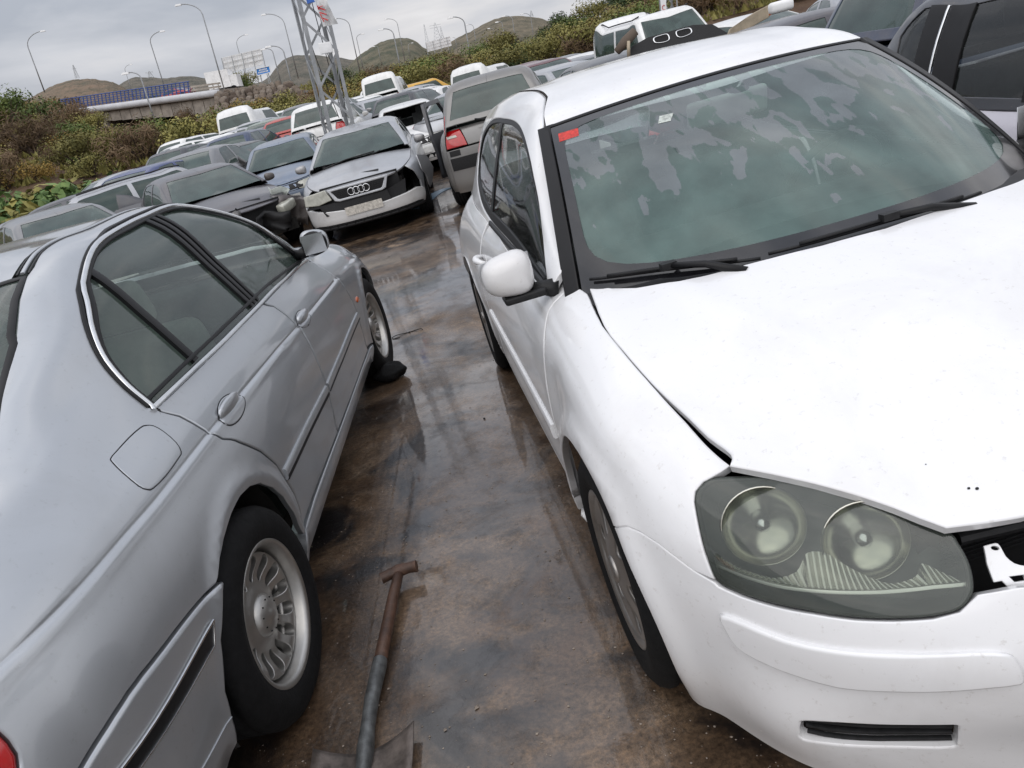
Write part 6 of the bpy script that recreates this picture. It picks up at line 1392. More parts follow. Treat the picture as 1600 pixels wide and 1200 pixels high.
FAR = [(556, 27, 'silver', 'hatch', .3, 'pale silver hatchback right behind the tower legs'), (588, 33, 'white', 'sedan', 2.9, 'white saloon peeping between tower and white van'), (614, 41, 'white', 'hatch', .1, 'tiny white hatchback left of the white van'), (515, 36, 'grey', 'estate', .2, 'grey estate seen through the tower legs'), (492, 27, 'silver', 'sedan', 3.0, 'silver saloon left of the tower legs'), (468, 38, 'white', 'hatch', .1, 'tiny white car above the red car'), (437, 33, 'silver', 'hatch', .2, 'small silver hatchback left of the red car'), (405, 37, 'dark', 'sedan', 3.0, 'small dark saloon at the end of the left rows'), (372, 29, 'grey', 'hatch', 2.8, 'grey hatchback behind the blue hatchback'), (345, 34, 'white', 'estate', .4, 'white estate at the far end of the left rows'), (318, 25, 'dark', 'hatch', .2, 'dark hatchback beside the doorless white car'), (286, 30, 'silver', 'sedan', -1.9, 'silver saloon behind the doorless white car'), (262, 23, 'grey', 'estate', -2.0, 'grey estate between the blue saloon and the white bonnet'), (232, 29, 'white', 'hatch', -2.0, 'white hatchback left end of the farthest row'), (205, 22, 'dark', 'sedan', -2.1, 'dark saloon above the bright blue saloon'), (170, 24, 'grey', 'hatch', -1.9, 'grey hatchback nearest the broad-leaved plants'), (690, 37, 'silver', 'estate', .3, 'silver estate left of the people carrier roof'), (718, 29, 'white', 'sedan', .4, 'white saloon under the yellow roof'), (770, 31, 'grey', 'hatch', .3, 'grey hatchback over the people carrier roof'), (826, 33, 'white', 'sedan', .2, 'white saloon left of the maroon car'), (905, 27, 'silver', 'hatch', 2.9, 'silver hatchback right of the maroon car'), (935, 34, 'grey', 'sedan', 2.8, 'grey saloon below the autumn shrubs left of the off-roader'), (968, 24, 'white', 'hatch', 2.9, 'white hatchback left of the off-roader')]
for px, d, col, kd, yw, lab in FAR:
    p = at(px, 200, d); CARLIST.append(('parked_car', lab, kd, col, p.x, d, yw, dict(h=.12)))
CARS = {}
for a in CARLIST:
    CARS[a[0]] = car(*a[:7], z=gz(a[4], a[5]) - {'pearl_estate': .08, 'purple_car': .06}.get(a[0], 0), **a[7])[0]
# raised bonnet with twin grilles on the dark saloon
rb2 = link('raised_bonnet', None, (), CARS['dark_saloon_grilles']); rb2.location = (-.42, 0, .97); rb2.rotation_euler = (0, radians(-22), 0)
def sheet(u, v): return np.stack([u, -v, .06 * (1 - (np.abs(v) / .75) ** 2.3) - .10 * np.maximum(0, u - .95) ** 1.0 * 2.2], -1)
HB = FSkin(sheet)
panel('bonnet', HB, [(0, -.72), (.9, -.72), (1.10, -.52), (1.18, -.2), (1.19, 0), (1.18, .2), (1.10, .52), (.9, .72), (0, .72), (.04, 0)], colour('black'), rb2, h=.06, thick=.03, roll=.006)
for sd in (1, -1):
    kd = smooth_closed([(.045, .045), (.05, .105), (.12, .115), (.225, .105), (.235, .05), (.18, .025), (.09, .02)], 4)
    ki = kd * .86 + kd.mean(0) * .14
    KS = FSkin(lambda u, v: np.stack([1.215 - .12 * (v - .07) + 0 * u, -u, .0 + v - .02], -1))
    class _K(FSkin):
        def nrm(s, u, v): n = super().nrm(u, v); return n * np.sign(n[:, :1] + 1e-9)
    KS = _K(KS.f)
    kd_ = [(p[0] * sd, p[1]) for p in kd]; ki_ = [(p[0] * sd, p[1]) for p in ki]
    panel('kidney_frame', KS, kd_, M_CHROME, rb2, holes=[ki_], h=.03, off=.006, thick=.02, roll=.003)
    panel('kidney_grille', KS, ki_, M_DARK, rb2, h=.05, off=-.004, thick=0, roll=0)
    kb = MB()
    for q in range(7): x_ = sd * (.055 + .026 * q); kb.bar((1.213, -x_, .015), (1.21, -x_, .095), .003, 4)
    kb.obj('grille_bar', M_BLACK, rb2, kind='stuff')
panel('grille_panel', KS, [(-.66, -.10), (-.50, .08), (-.28, .135), (.28, .135), (.50, .08), (.66, -.10)], M_BLACK, rb2, h=.06, off=-.006, thick=.01, roll=.003)

# pillar trims of the pearl estate
_, Gp = kit('estate', .06)[1:3]
for (u_a, u_b, mt_) in ((-2.62, -2.80, M_SEAL), (-2.83, -2.96, M_SEAL), (-2.05, -2.14, M_SEAL)):
    for sd in (1, -1): panel('pillar_trim', Gp, [(u_a, .15), (u_b, .15), (u_b - .01, 2.85), (u_a - .01, 2.85)], mt_, CARS['pearl_estate'], h=.08, off=.004, thick=.01, roll=.002, side=sd)
for sd in (1, -1): strip_on('pillar_strip', Gp, [(-2.815, .2), (-2.825, 2.8)], .014, .006, M_CHROME, CARS['pearl_estate'], sd, off=.004, n=8)

for c_ in CARS['pearl_estate'].children:
    if c_.name.startswith('roof_and_pillars'): c_.material_slots[0].material = colour('dark')

# the crumpled nose of the dark grey wreck: bent sheet, lamp shell, hoses and a pale strut tower
wk = CARS['wrecked_saloon']; rw_ = random.Random(8)
def bent(name, c, w, h_, mat, rot, seed):
    r_ = random.Random(seed); n = 6; V = []
    for i in range(n):
        for j in range(n): V.append((w * (i / (n - 1) - .5), .07 * r_.uniform(-1, 1) + .10 * sin(i * 1.3 + seed), h_ * (j / (n - 1) - .5) + .03 * r_.uniform(-1, 1)))
    F = [(i * n + j, (i + 1) * n + j, (i + 1) * n + j + 1, i * n + j + 1) for i in range(n - 1) for j in range(n - 1)]
    o = link(name, meshd(name, V, F, True), mat, wk); o.location = c; o.rotation_euler = rot; m_ = o.modifiers.new('t', 'SOLIDIFY'); m_.thickness = .006; return o
bent('torn_panel', (.62, .62, .52), .55, .42, colour('purple'), (0, .3, 1.2), 3); bent('torn_panel', (.80, .25, .45), .5, .30, M_BLACK, (.3, .1, 1.7), 5); bent('torn_panel', (.74, -.35, .60), .42, .26, colour('grey'), (-.4, .2, 1.4), 6)
bent('strut_sheet', (.40, .60, .66), .30, .45, M_PALE, (.2, .4, .6), 9)
hh_ = MB()
for q in range(7):
    a = Vector((rw_.uniform(.3, .8), rw_.uniform(-.6, .6), rw_.uniform(.4, .75))); hh_.tube([a, a + Vector((rw_.uniform(-.1, .2), rw_.uniform(-.2, .2), rw_.uniform(-.05, .15))), a + Vector((rw_.uniform(0, .25), rw_.uniform(-.3, .3), rw_.uniform(-.25, .05)))], .016, 6)
hh_.obj('hose', M_RUBBER, wk, True); rounded_box('lamp_shell', (.70, .58, .60), (.16, .30, .14), M_LAMPG, wk, .03, (.2, .1, .5))
# ================================================================ LAND, BRIDGE, MASTS AND SCRUB BEHIND THE YARD
UPV = Vector((sin(SLOPE), 0, cos(SLOPE)))
def plumb(o): o.rotation_euler = R_UP.to_euler(); return o
def interp(x, tab): return float(np.interp(x, [a for a, _ in tab], [b for _, b in tab]))
ROWS = [
 (47, [(-900, 520), (0, 296), (200, 264), (400, 212), (600, 168), (700, 142), (800, 120), (900, 92), (1000, 62), (1200, 8), (1600, -100), (2400, -320)]),
 (58, [(-900, 480), (0, 262), (200, 238), (330, 205), (480, 186), (600, 156), (700, 130), (800, 106), (900, 78), (1000, 44), (1200, -12), (1600, -120), (2400, -340)]),
 (72, [(-900, 440), (0, 226), (120, 215), (200, 212), (330, 190), (480, 166), (600, 138), (700, 112), (800, 90), (900, 60), (1000, 24), (1200, -34), (1600, -150), (2400, -360)]),
 (88, [(-900, 420), (0, 196), (120, 196), (200, 206), (310, 200), (345, 152), (480, 150), (600, 134), (700, 112), (800, 92), (900, 58), (1000, 22), (1200, -50), (1600, -170), (2400, -380)]),
 (110, [(-900, 400), (0, 178), (120, 180), (200, 186), (310, 180), (350, 138), (480, 136), (600, 128), (700, 108), (800, 92), (870, 62), (900, 46), (950, 30), (1000, 18), (1040, 6), (1200, -62), (1600, -180), (2400, -400)]),
 (150, [(-900, 420), (0, 176), (120, 168), (200, 166), (310, 162), (350, 146), (480, 142), (600, 132), (700, 114), (800, 98), (900, 66), (1000, 38), (1200, -40), (1600, -160), (2400, -380)]),
 (320, [(-900, 420), (0, 170), (200, 158), (480, 140), (600, 116), (800, 80), (1000, 40), (1600, -140), (2400, -360)]),
]
XS = list(range(-900, 2401, 50))
V = []; 
for i, x in enumerate(XS): q = at(x, 300 - .28 * x, 40); V.append((q.x, 40, gz(q.x, 40) - .3))
r3 = random.Random(5)
for d, tab in ROWS:
    for x in XS:
        p = at(x, interp(x, tab), d); V.append((p.x, p.y, p.z + r3.uniform(-.25, .25)))
n = len(XS); F = [(j * n + i, j * n + i + 1, (j + 1) * n + i + 1, (j + 1) * n + i) for j in range(len(ROWS)) for i in range(n - 1)]
m, t, b = new_mat('hillside_soil'); noise_mix(t, b, (.060, .028, .016), (.15, .095, .05), .22, .35, .68, 9, .7); setp(b, Roughness=.95)
tcn = N(t, 'ShaderNodeTexCoord'); no = N(t, 'ShaderNodeTexNoise', Scale=1.2, Detail=8.0, Roughness=.7); t.links.new(tcn.outputs['Object'], no.inputs[0]); bump(t, b, no.outputs['Fac'], .8, .5)
land = link('hillside', meshd('hillside', V, F, True), m, None, 'structure')
def land_at(px, d):
    ds = [a for a, _ in ROWS]; j = max(0, min(len(ds) - 2, int(np.searchsorted(ds, d)) - 1)); a = at(px, interp(px, ROWS[j][1]), ds[j]); b_ = at(px, interp(px, ROWS[j + 1][1]), ds[j + 1])
    t_ = (d - ds[j]) / (ds[j + 1] - ds[j]); return a.lerp(b_, min(max(t_, 0), 1))
# far hills; distance haze is mixed into their lightened colours
def hill(name, tops, d, depth, c1, c2, sc, base=90):
    V = []; k = 26; X = np.linspace(tops[0][0], tops[-1][0], 90); r_ = random.Random(len(tops))
    tx = [a for a, _ in tops]; ty = [b_ for _, b_ in tops]
    Ys = cr(tx, ty, X) + np.array([.5 * math.sin(x_ * .31) * math.sin(x_ * .113) + r_.uniform(-.35, .35) for x_ in X])
    for j in range(k):
        s = j / (k - 1)
        for i, x in enumerate(X):
            yb = 340 - .28 * x; y = yb + (Ys[i] - yb) * sin(s * pi / 2) ** .8
            dd = d - depth * (1 - s) + (r_.uniform(-1, 1) * depth * .007 if 0 < j < k - 1 else 0)
            p = at(x, y + .5 * sin(i * 1.7 + j * 2.1) * (s > .3) * (j < k - 1), dd); V.append(p)
    m_ = len(X); F = [(j * m_ + i, j * m_ + i + 1, (j + 1) * m_ + i + 1, (j + 1) * m_ + i) for j in range(k - 1) for i in range(m_ - 1)]
    F2 = []; b0 = len(V)
    for i, x in enumerate(X): V.append(at(x, 340 - .28 * x, d + depth * .5))
    F += [((k - 1) * m_ + i, (k - 1) * m_ + i + 1, b0 + i + 1, b0 + i) for i in range(m_ - 1)]
    m, t, b = new_mat(name); noise_mix(t, b, c1, c2, sc, .40, .58, 10, .72); setp(b, Roughness=1)
    tcn = N(t, 'ShaderNodeTexCoord'); no = N(t, 'ShaderNodeTexNoise', Scale=sc * 2.5, Detail=9.0, Roughness=.75); t.links.new(tcn.outputs['Object'], no.inputs[0]); bump(t, b, no.outputs['Fac'], .8, 5)
    return link('hill', meshd('hill', V, F, True), m, None, 'structure')
hill('hill_red', [(20, 170), (60, 146), (90, 131), (120, 124), (150, 124), (185, 132), (215, 150), (260, 165)], 900, 260, (.105, .098, .068), (.23, .165, .115), .05)
hill('hill_dark', [(150, 160), (185, 133), (205, 122), (230, 121), (262, 122), (290, 119), (320, 122), (360, 127), (420, 120), (440, 96), (480, 86), (510, 88), (560, 95), (620, 110), (700, 130)], 1100, 300, (.085, .086, .070), (.165, .145, .118), .045)
hill('hill_mid', [(520, 130), (560, 88), (580, 74), (600, 64), (620, 60), (645, 62), (665, 76), (690, 76), (700, 70), (730, 64), (760, 60), (840, 70)], 900, 220, (.070, .078, .050), (.165, .145, .098), .05)
hill('hill_right', [(640, 110), (680, 80), (710, 62), (745, 44), (765, 33), (785, 27), (812, 25), (840, 28), (865, 35), (920, 48), (1000, 70), (1200, 60)], 780, 220, (.085, .082, .055), (.205, .17, .118), .055)

# ---- foliage
def leaf_mat(name, c, c2, rough=.7):
    m, t, b = new_mat(name); oi = N(t, 'ShaderNodeObjectInfo'); tcn = N(t, 'ShaderNodeTexCoord'); n_ = N(t, 'ShaderNodeTexNoise', Scale=2.6, Detail=4.0, Roughness=.7); t.links.new(tcn.outputs['Object'], n_.inputs[0])
    r = N(t, 'ShaderNodeValToRGB'); r.color_ramp.elements[0].position = .36; r.color_ramp.elements[1].position = .64; r.color_ramp.elements[0].color = C4(c); r.color_ramp.elements[1].color = C4(c2); t.links.new(n_.outputs['Fac'], r.inputs[0])
    hv = N(t, 'ShaderNodeHueSaturation'); mr = N(t, 'ShaderNodeMapRange'); mr.inputs['To Min'].default_value = .72; mr.inputs['To Max'].default_value = 1.3; t.links.new(oi.outputs['Random'], mr.inputs['Value']); t.links.new(mr.outputs[0], hv.inputs['Value']); t.links.new(r.outputs[0], hv.inputs['Color']); t.links.new(hv.outputs[0], b.inputs['Base Color'])
    setp(b, Roughness=rough); b.inputs['Specular IOR Level'].default_value = .25
    return m
LM = dict(green=leaf_mat('leaf_green', (.060, .100, .026), (.150, .180, .052)), olive=leaf_mat('leaf_olive', (.115, .112, .032), (.265, .235, .075)), gold=leaf_mat('leaf_gold', (.150, .095, .024), (.260, .175, .045)), dry=leaf_mat('twig_brown', (.100, .064, .036), (.190, .130, .075)), dark=leaf_mat('leaf_dark', (.028, .048, .016), (.070, .095, .032)), bright=leaf_mat('leaf_bright', (.045, .095, .030), (.135, .190, .060)))
M_BARK = plain('bark', (.07, .05, .038), .9, var=.4)
def crown_mesh(seed, nclump, nleaf, leaf, flat=.8, twiggy=False):
    r_ = random.Random(seed); V = []; F = []
    clumps = []
    for i in range(nclump):
        a = r_.random() * 2 * pi; rr = r_.random() ** .6 * .62; z = .32 + .50 * r_.random() * (1 - .5 * rr); clumps.append((rr * cos(a), rr * sin(a), z * flat + .05, r_.uniform(.20, .36)))
    for i in range(nleaf):
        cx, cy, cz, cr_ = r_.choice(clumps)
        d = Vector((r_.gauss(0, 1), r_.gauss(0, 1), r_.gauss(0, .8))).normalized() * (cr_ * r_.random() ** .33)
        p = Vector((cx, cy, cz)) + d
        if p.z < .02: p.z = .02 + .05 * r_.random()
        s = leaf * r_.uniform(.6, 1.4); nrm = (d.normalized() + Vector((r_.uniform(-.7, .7), r_.uniform(-.7, .7), r_.uniform(-.2, .9)))).normalized(); x = nrm.orthogonal().normalized(); y = nrm.cross(x)
        a = r_.random() * 6.3; x, y = x * cos(a) + y * sin(a), y * cos(a) - x * sin(a)
        if twiggy: s1, s2 = s * 1.9, s * .22
        else: s1, s2 = s, s * .6
        k = len(V); V += [p - x * s1, p - y * s2, p + x * s1, p + y * s2]; F.append((k, k + 1, k + 2, k + 3))
    return meshd('foliage', V, F, False)
TEMPL = [crown_mesh(1, 9, 2000, .030), crown_mesh(2, 12, 2200, .027), crown_mesh(3, 7, 1800, .032, .7), crown_mesh(4, 10, 2000, .028, 1.05), crown_mesh(5, 8, 1700, .038, .9, True), crown_mesh(6, 14, 2300, .026, .65)]
CAST = [crown_mesh(11, 10, 420, .085), crown_mesh(12, 9, 420, .09)]
def stems(seed):
    r_ = random.Random(seed); mb = MB()
    for i in range(5):
        a = r_.random() * 6.3; e = Vector((cos(a) * .35, sin(a) * .35, .45 + .25 * r_.random())); mb.tube([(0, 0, -.1), (e.x * .3, e.y * .3, e.z * .5), e], .02, 5, [.03, .02, .008])
    return mb.mesh('stem')
STEM = [stems(1), stems(2)]
def shrub(p, s, kind, mesh, label, group, cat='shrub', name='shrub', sz=1.0):
    o = thing(name, label, cat, group); o.location = p; o.scale = (s, s, s * sz); e = R_UP.to_euler(); o.rotation_euler = (e.x, e.y, rng.random() * 6.3)
    c = use(mesh, LM[kind], 'foliage', o)
    c2 = use(rng.choice(STEM), M_BARK, 'stem', o)
    return o
KL = dict(green='mid-green rounded shrub among the scrub of the hillside', olive='olive-green shrub among the scrub of the hillside', gold='yellow-orange autumn shrub among the scrub of the hillside', dry='leafless brown thorn bush among the scrub of the hillside', dark='dark green bush high on the hillside', bright='broad-leaved bright green plant beside the left parked cars')
KG = {k: k + ' shrubs of the hillside' for k in KL}
ZONES = [(-1e9, 0, 'far left of the bridge'), (0, 60, 'at the left edge'), (60, 130, 'under the left end of the railing'), (130, 200, 'below the railing'), (200, 270, 'below the bridge girder'), (270, 345, 'beside the bridge abutment'), (345, 420, 'near the boulder wall\'s left half'), (420, 490, 'near the boulder wall\'s right half'), (490, 560, 'behind the lattice tower'), (560, 620, 'above the windscreenless car'), (620, 680, 'above the white van'), (680, 740, 'left of the people carrier roof'), (740, 800, 'above the people carrier roof'), (800, 860, 'left of the maroon car'), (860, 920, 'above the maroon car'), (920, 990, 'left of the off-roader'), (990, 1060, 'above the off-roader'), (1060, 1130, 'right of the far tower'), (1130, 1e9, 'right of the off-roader')]
LOOK = dict(green='rounded mid-green shrub', olive='olive-green shrub', gold='yellow-orange autumn shrub', dry='bare brown thorn bush', dark='dark green bush', bright='broad-leaved bright plant')
def shrub_label(kd, px, d, s):
    z = next(t for a, b_, t in ZONES if a <= px < b_); return ('small ' if s < 2.0 else 'large ' if s > 2.7 else '') + LOOK[kd] + (' low on the slope ' if d < 58 else ' halfway up ' if d < 78 else ' near the ridge ') + z
r4 = random.Random(21)
for i in range(330):
    d = 45 + 63 * r4.random() ** 1.15; px = r4.uniform(-350, 1350)
    if 335 < px < 490 and 60 < d < 100: continue
    if 185 < px < 340 and d > 56: continue
    p = land_at(px, d); w = [('olive', 7), ('green', 2), ('gold', 1.5 if px < 520 else .8), ('dry', 3 if px < 220 else 1.6), ('dark', .5 if px < 800 else 1.5)]
    kd = r4.choices([a for a, _ in w], [b_ for _, b_ in w])[0]
    s = r4.uniform(1.5, 3.0) * (1.0 if d < 80 else 1.25)
    shrub(p - Vector((0, 0, .2)), s, kd, TEMPL[4] if kd == 'dry' else r4.choice(TEMPL[:4] + TEMPL[5:]), shrub_label(kd, px, d, s), KG[kd], sz=r4.uniform(.75, 1.0))
for (px, d, s, kd, lab) in ((75, 80, 4.2, 'green', 'tall green tree at the left end of the blue railing'), (20, 84, 4.5, 'green', 'tall green tree at the left edge of the photo'), (120, 76, 3.4, 'dry', 'bare brown thorn tree below the left end of the bridge'), (60, 62, 3.8, 'dry', 'bare brown thorn tree lowest at the left edge'), (655, 66, 2.6, 'olive', 'round olive bush right of the stone wall'), (452, 60, 2.8, 'olive', 'olive bush at the foot of the stone wall'), (300, 84, 2.6, 'dry', 'grey twiggy bush under the bridge opening'), (240, 120, 3.4, 'dark', 'dark tree rising behind the blue railing'), (375, 92, 2.8, 'green', 'green bush on top of the stone wall beside the billboard'), (880, 108, 4.2, 'dark', 'dark green tree on the right ridge line'), (975, 112, 4.0, 'dark', 'dark round tree highest on the ridge'), (945, 110, 3.2, 'dark', 'dark tree left of the highest ridge tree'), (1090, 108, 4.0, 'dark', 'dark tree right of the far lattice tower')):
    p = land_at(px, d); shrub(p - Vector((0, 0, .3)), s, kd, TEMPL[4] if kd == 'dry' else r4.choice(TEMPL[:4]), lab, None, 'tree', 'tree')
for i in range(34):
    d = r4.uniform(20, 40); px = r4.uniform(-260, 190) - (40 - d) * 2; q = at(px, 300, d); p = Vector((q.x, d, gz(0, d) - .1))
    if d < 27 and px > 60: continue
    shrub(p, r4.uniform(1.5, 2.3), 'bright' if r4.random() < .75 else 'olive', r4.choice(CAST), 'broad-leaved bright plant %s' % ('at the left edge, nearest the cars' if d < 27 else 'low at the left edge' if px < 0 else 'left of the silver estate' if px < 90 else 'beside the bright blue saloon' if d < 34 else 'behind the bright blue saloon'), 'broad-leaved plants beside the left parked cars', 'plant', 'plant')
# grass and low ground cover that nobody could count
V = []; F = []
for i in range(26000):
    px = r4.uniform(-500, 1500); d = 44 + 66 * r4.random(); p = land_at(px, d) + Vector((r4.uniform(-1, 1), r4.uniform(-1, 1), 0)); s = r4.uniform(.10, .34); a = r4.random() * 6.3; k = len(V)
    s *= .7; V += [p + Vector((cos(a) * s, sin(a) * s, 0)), p - Vector((cos(a) * s, sin(a) * s, 0)), p + Vector((r4.uniform(-.2, .2), r4.uniform(-.2, .2), s * 1.9))]; F.append((k, k + 1, k + 2))
link('ground_cover', meshd('ground_cover', V, F, False), LM['olive'], None, 'stuff')

# ---- bridge with blue railing
M_CONC = plain('bridge_concrete', (.34, .30, .26), .85, var=.35, scale=1.5); M_CONCW = plain('parapet_concrete', (.52, .52, .54), .7, var=.12, scale=1)
M_BLUE = plain('railing_blue', (.04, .075, .24), .45, var=.15); M_GALV = plain('galvanised_steel', (.36, .37, .38), .45, .6, var=.2, scale=4); M_WHITEB = plain('board_white', (.80, .80, .80), .6, var=.12, scale=3)
bridge = thing('road_bridge', 'low concrete road bridge with white parapet edge and blue railing', 'bridge')
A_ = at(60, 183, 92); B_ = at(340, 146, 82); bridge.location = A_
dB = B_ - A_
def bpt(s, up=0, back=0): 
    q = dB * s; side = Vector((-dB.y, dB.x, 0)).normalized(); 
    return q + UPV * up + side * back
MB().flatbar(bpt(0, 0, 3), bpt(1.02, 0, 3), 6.5, .45, UPV).obj('deck', M_CONC, bridge)
MB().tube([bpt(s, .05, -.4) for s in np.linspace(0, 1.02, 12)], .34, 10).obj('parapet_edge', M_CONCW, bridge, True)
for q in range(11):
    s0 = .36 + q * .056; s1 = s0 + .053; dp = .9 + .55 * q / 10
    MB().flatbar(bpt(s0, -.35 - dp / 2, .1), bpt(s1, -.35 - dp / 2, .1), .3, dp, UPV).obj('girder_panel', M_CONC, bridge)
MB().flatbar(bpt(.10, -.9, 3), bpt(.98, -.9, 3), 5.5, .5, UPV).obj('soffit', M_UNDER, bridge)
MB().flatbar(bpt(.955, -1.7, 2.2), bpt(1.0, -1.7, 2.2), 4.8, 3.2, UPV).obj('abutment', M_CONC, bridge)
MB().flatbar(bpt(.30, -1.9, 2.2), bpt(.38, -1.9, 2.2), 4.8, 3.6, UPV).obj('abutment', M_CONC, bridge)
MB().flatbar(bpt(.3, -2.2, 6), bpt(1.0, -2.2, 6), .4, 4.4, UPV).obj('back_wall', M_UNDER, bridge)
rail = thing('blue_railing', 'blue steel railing along the edge of the road bridge', 'railing'); rail.location = A_
for q in range(34):
    s = .17 + q * .0212; MB().flatbar(bpt(s, .3, -.3), bpt(s + .003, 1.45, -.05), .12, .09).obj('post', M_BLUE, rail)
for u_ in (.55, .78, 1.0, 1.22, 1.42): MB().tube([bpt(s, u_, -.25 + .12 * u_) for s in np.linspace(.165, .88, 6)], .035 if u_ < 1.4 else .055, 5).obj('rail', M_BLUE, rail)
rl2 = thing('crash_barrier', 'short rusty crash barrier at the right end of the bridge', 'barrier'); rl2.location = A_
for q in range(6): MB().bar(bpt(.885 + q * .026, .2, 0), bpt(.885 + q * .026, .95, 0), .05, 5).obj('post', M_CONC, rl2)
for u_ in (.6, .9): MB().flatbar(bpt(.88, u_, -.08), bpt(1.03, u_, -.08), .05, .16, UPV).obj('rail', M_CONC, rl2)
gf = link('graffiti', None, (), bridge); g_ = FSkin(lambda u, v: np.stack([u, v, 0 * u], -1))
MB().flatbar(bpt(.86, -2.0, .02), bpt(.93, -2.0, .02), .06, 1.3, UPV).obj('painted_patch', plain('graffiti_green', (.20, .36, .31), .7, var=.4, scale=2), gf)
tk = thing('white_lorry', 'white box lorry standing at the right end of the bridge', 'lorry'); tk.location = at(346, 131, 88); plumb(tk)
MB().box((0, 0, .4), (2.4, 2.2, 1.7)).obj('cargo_box', M_WHITEB, tk); MB().box((.3, 0, -.62), (2.6, 1.6, .22)).obj('chassis', M_UNDER, tk); MB().box((1.55, 0, .05), (.8, 2.0, 1.2)).obj('cab', M_WHITEB, tk)
for sx_ in (-.7, 1.4):
    for sy_ in (-.9, .9): MB().lathe([(0, -.12), (.38, -.12), (.38, .12), (0, .12)], 14, 'y', (sx_, sy_, -.75)).obj('wheel', M_RUBBER, tk)
rc = car('red_hatchback_on_bridge', 'red car crossing the bridge behind the blue railing', 'hatch', 'red', 0, 0, 0, skip=('mirror',))[0]; p = at(294, 146, 88); rc.location = p - UPV * .4; rc.rotation_euler = (0, -SLOPE, atan2(dB.y, dB.x)) 

# ---- dry stone retaining wall, stone by stone
M_ROCK = [plain('rock_a', (.115, .088, .068), .9, var=.35, scale=1.2), plain('rock_b', (.155, .122, .095), .9, var=.3, scale=1.2), plain('rock_c', (.08, .058, .044), .9, var=.35, scale=1.2), plain('rock_d', (.20, .165, .135), .9, var=.25, scale=1.2)]
wall = thing('stone_wall', 'sloping retaining wall of rough brown boulders right of the bridge', 'wall'); w0 = at(338, 186, 74); wall.location = w0
TL, TR, BL_, BR = at(336, 150, 82), at(452, 132, 82), at(338, 188, 74), at(492, 166, 74)
rocks = []
for q in range(6):
    r_ = random.Random(40 + q); mb = MB(); pts = []
    import bmesh
    bm = bmesh.new(); bmesh.ops.create_icosphere(bm, subdivisions=2, radius=.5)
    for v_ in bm.verts: v_.co *= r_.uniform(.93, 1.05) * (1 + .12 * sin(v_.co.x * 9 + q) * cos(v_.co.z * 7 + q)); v_.co.z = max(-.36, min(.36, v_.co.z)); v_.co.x = max(-.44, min(.44, v_.co.x))
    me = bpy.data.meshes.new('rock'); bm.to_mesh(me); bm.free(); rocks.append(me)
rows = 7
for j in range(rows):
    s = (j + .5) / rows; a = BL_.lerp(TL, s); b_ = BR.lerp(TR, s); Lw = (b_ - a).length; x = .0
    while x < Lw:
        w = r4.uniform(.40, 1.0); p = a.lerp(b_, min(1, (x + w / 2) / Lw)); hgt = (TL - BL_).length / rows
        o = use(r4.choice(rocks), r4.choice(M_ROCK), 'rock', wall); o.location = p - w0 + Vector((r4.uniform(-.05, .05), r4.uniform(-.15, .15), r4.uniform(-.08, .08))); o.scale = (w * 1.04, .8, hgt * 1.35 * r4.uniform(.85, 1.1)); o.rotation_euler = (r4.uniform(-.3, .3), r4.uniform(-.3, .3), r4.uniform(-.4, .4)); x += w * .93
bk_ = MB().add([BL_ - w0 + Vector((0, .35, -.6)), BR - w0 + Vector((0, .35, -.6)), TR - w0 + Vector((0, .35, .1)), TL - w0 + Vector((0, .35, .1))], [(0, 1, 2, 3)]); bk_.obj('earth_backing', M_UNDER, wall)

# ---- street lamps
LAMPS = [((65, 131), (50, 88), (66, 70), 105, 'left-most, arching right over the green trees'), ((262, 152), (244, 82), (256, 68), 100, 'standing behind the blue railing, arching right'), ((351, 142), (322, 44), (297, 35), 84, 'tallest, at the right end of the bridge beside the lorry'), ((246, 201), (226, 135), (213, 128), 70, 'in front of the bridge girder, arching left'), ((207, 145), (200, 116), (207, 110), 190, 'small, between the two dark hills behind the bridge'), ((384, 120), (378, 76), (388, 64), 150, 'behind the big billboard, arching right'), ((463, 110), (446, 48), (424, 37), 110, 'left of the lattice tower, arching left high above the billboard'), ((460, 146), (440, 92), (425, 84), 84, 'lower, above the boulder wall'), ((438, 126), (428, 88), (418, 88), 100, 'short, just right of the blue road sign'), ((560, 101), (546, 48), (531, 38), 112, 'just right of the lattice tower, arching left'), ((567, 105), (560, 66), (566, 60), 140, 'thin, close behind the lamp right of the lattice tower'), ((629, 122), (612, 62), (600, 54), 92, 'in front of the dark middle hill, tallest there'), ((631, 87), (622, 44), (609, 38), 150, 'behind the tallest lamp of the dark middle hill'), ((595, 95), (588, 78), (584, 76), 200, 'very small at the left foot of the dark middle hill'), ((740, 118), (722, 46), (707, 38), 84, 'tall, right of the small billboard'), ((745, 73), (739, 46), (735, 40), 170, 'thin, behind the tall lamp right of the small billboard'), ((806, 66), (797, 36), (790, 28), 140, 'on the right-hand hill, arching left'), ((834, 60), (826, 32), (817, 26), 150, 'right-most on the right-hand hill'), ((775, 73), (770, 50), (766, 47), 190, 'small, at the left foot of the right-hand hill'), ((791, 78), (784, 42), (780, 38), 150, 'second on the right-hand hill'), ((714, 76), (712, 62), (709, 60), 220, 'tiny, just right of the small billboard'), ((640, 84), (637, 74), (642, 71), 220, 'tiny, on the slope of the dark middle hill')]
